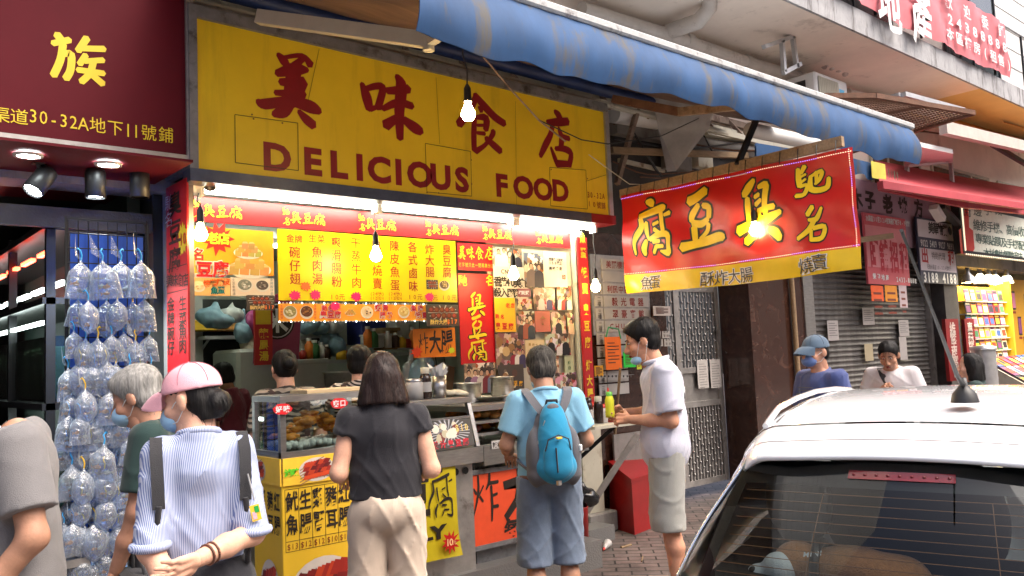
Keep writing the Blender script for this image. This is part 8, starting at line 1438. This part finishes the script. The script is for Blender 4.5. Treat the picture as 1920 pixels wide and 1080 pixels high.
# ---- people beyond the car
p = Body('man in a navy tee shirt, blue cap and mask beside the marble pillar', (5.63, 3.16), R(72), 1.64, capped=1, hp=-.05, skin='skin_d', face=1, el=(-.25, -.02, 1.1), er=(.24, -.02, 1.1))
p.body(); p.top('navy_tee', .86, .78, 1.06, seed=15, amp=.008, sl_r=.076); p.bottoms('dark_trousers', .08); p.hair('hair_black', 'short'); p.cap_hat('blue_cap'); p.mask('mask_navy'); p.shoes()
q = MB()
for sx in (-1, 1): q.tube([p.h((sx*.033+.024*math.cos(a), .1+.004*math.cos(a)*sx, .004+.016*math.sin(a))) for a in np.linspace(0, 6.283, 14)], .0025, 'black_plastic', 5, cap=False); q.tube([p.h((sx*.057, .096, .008)), p.h((sx*.078, .03, .01)), p.h((sx*.08, -.01, .006))], .0025, 'black_plastic', 5)
q.tube([p.h((-.01, .103, .006)), p.h((.01, .103, .006))], .0025, 'black_plastic', 5); p.mesh('glasses', q)
q = MB(); rr = random.Random(4)
for i in range(3):
    for j in range(3): a = -.075+.075*i; b = 1.10+.075*j; yy = .142-1.2*a*a+.008*(j); q.slab(Frame((a, yy+.002, b), (1, 0, 0), (0, 0, 1)), -.018, -.025, .018, .02, 'grey_pack', -.002, .002)
for j in range(2): q.slab(Frame((0, .147, 1.31-.02*j), (-1, 0, 0), (0, 0, 1)), -.08, 0, .08, .006, 'grey_pack', 0, .003)
p.mesh('print', q, p.shirt)
p = Body('man in a white tee shirt with crossbody strap eating by the shutter', (7.05, 3.3), R(105), 1.60, hp=-.42, head=(0, .08, 1.545), skin='skin_b', face=1, el=(-.25, .02, 1.12), er=(.25, .03, 1.1), wl=(-.05, .22, 1.12), wr=(.06, .24, 1.24), fat=1.1, hand={0: dict(up=(-1, 0, .3), curl=.9), 1: dict(up=(1, 0, .3), curl=1.)})
p.body(); p.top('white_tee', .86, .75, 1.06, seed=17, sl_r=.074); p.bottoms('dark_trousers', .08); p.hair('hair_black', 'short'); p.shoes()
q = MB(); q.grid([[V(x+wd, y, z) for wd in (-.025, .025)] for x, y, z in ((.1, -.06, 1.425), (.09, .03, 1.43), (.06, .105, 1.37), (.0, .145, 1.25), (-.07, .155, 1.1), (-.15, .13, .95))], 'strap_black'); p.mesh('crossbody_strap', q)
cw = p.w([(-.04, .31, 1.1)])[0]; q = MB(); q.lathe([(0, 0), (.034, 0), (.042, .075), (.044, .08), (.04, .078), (.03, .01)], cw, 'plate_white', 20); tag(q.build('paper_cup'), 'white paper cup held by the man in the white tee shirt', 'cup')
p = Body('short person with straight black hair standing beyond the car roof', (7.5, 2.82), R(20), 1.44, skin='skin_c'); p.body(); p.top('dark_green_tee', .86, .75); p.bottoms('dark_trousers', .08); p.hair('hair_black', 'bob'); p.shoes()
# ---- staff inside the shop
p = Body('shop worker with hair in a bun and a zebra patterned top', (2.36, 4.98, .12), R(-8), 1.56, skin='skin_c', legs=0, hp=-.2); p.body(); p.top('zebra_top', .85, .8, 1.04); p.bottoms('dark_trousers', .1); p.hair('hair_black', 'bun')
q = MB()
for sx in (-1, 1): q.grid([[V(sx*(x+wd), y, z) for wd in (-.02, .02)] for x, y, z in ((.12, .02, 1.445), (.12, -.08, 1.42), (.11, -.125, 1.32), (.1, -.135, 1.15), (.11, -.14, 1.0))], 'brown_apron')
q.grid([[V(x, y, z) for z in (1.31, 1.345)] for x, y in ((-.11, -.128), (-.05, -.14), (.05, -.14), (.11, -.128))], 'brown_apron'); p.mesh('apron_strap', q)
p = Body('shop worker in a black and white striped tee shirt and mask, back turned', (2.92, 5.02, .12), R(-38), 1.57, skin='skin_c', legs=0, hp=-.15); p.body(); p.top('striped_tee', .85, .8, 1.04); p.bottoms('dark_trousers', .1); p.hair('hair_black', 'full'); p.mask('mask_blue')
q = MB()
for sx in (-1, 1): q.grid([[V(sx*(x+wd), y, z) for wd in (-.02, .02)] for x, y, z in ((.1, .04, 1.445), (.11, -.07, 1.425), (.1, -.125, 1.32), (.03, -.14, 1.2))], 'brown_apron')
p.mesh('apron_strap', q)
p = Body('shop worker in a maroon tee shirt at the back of the shop, turned away', (2.72, 6.8, .12), R(25), 1.52, skin='skin_b', legs=0, hp=-.4, head=(0, .08, 1.55)); p.body(); p.top('maroon_tee', .85, .75, 1.06); p.bottoms('dark_trousers', .1); p.hair('hair_black', 'full')
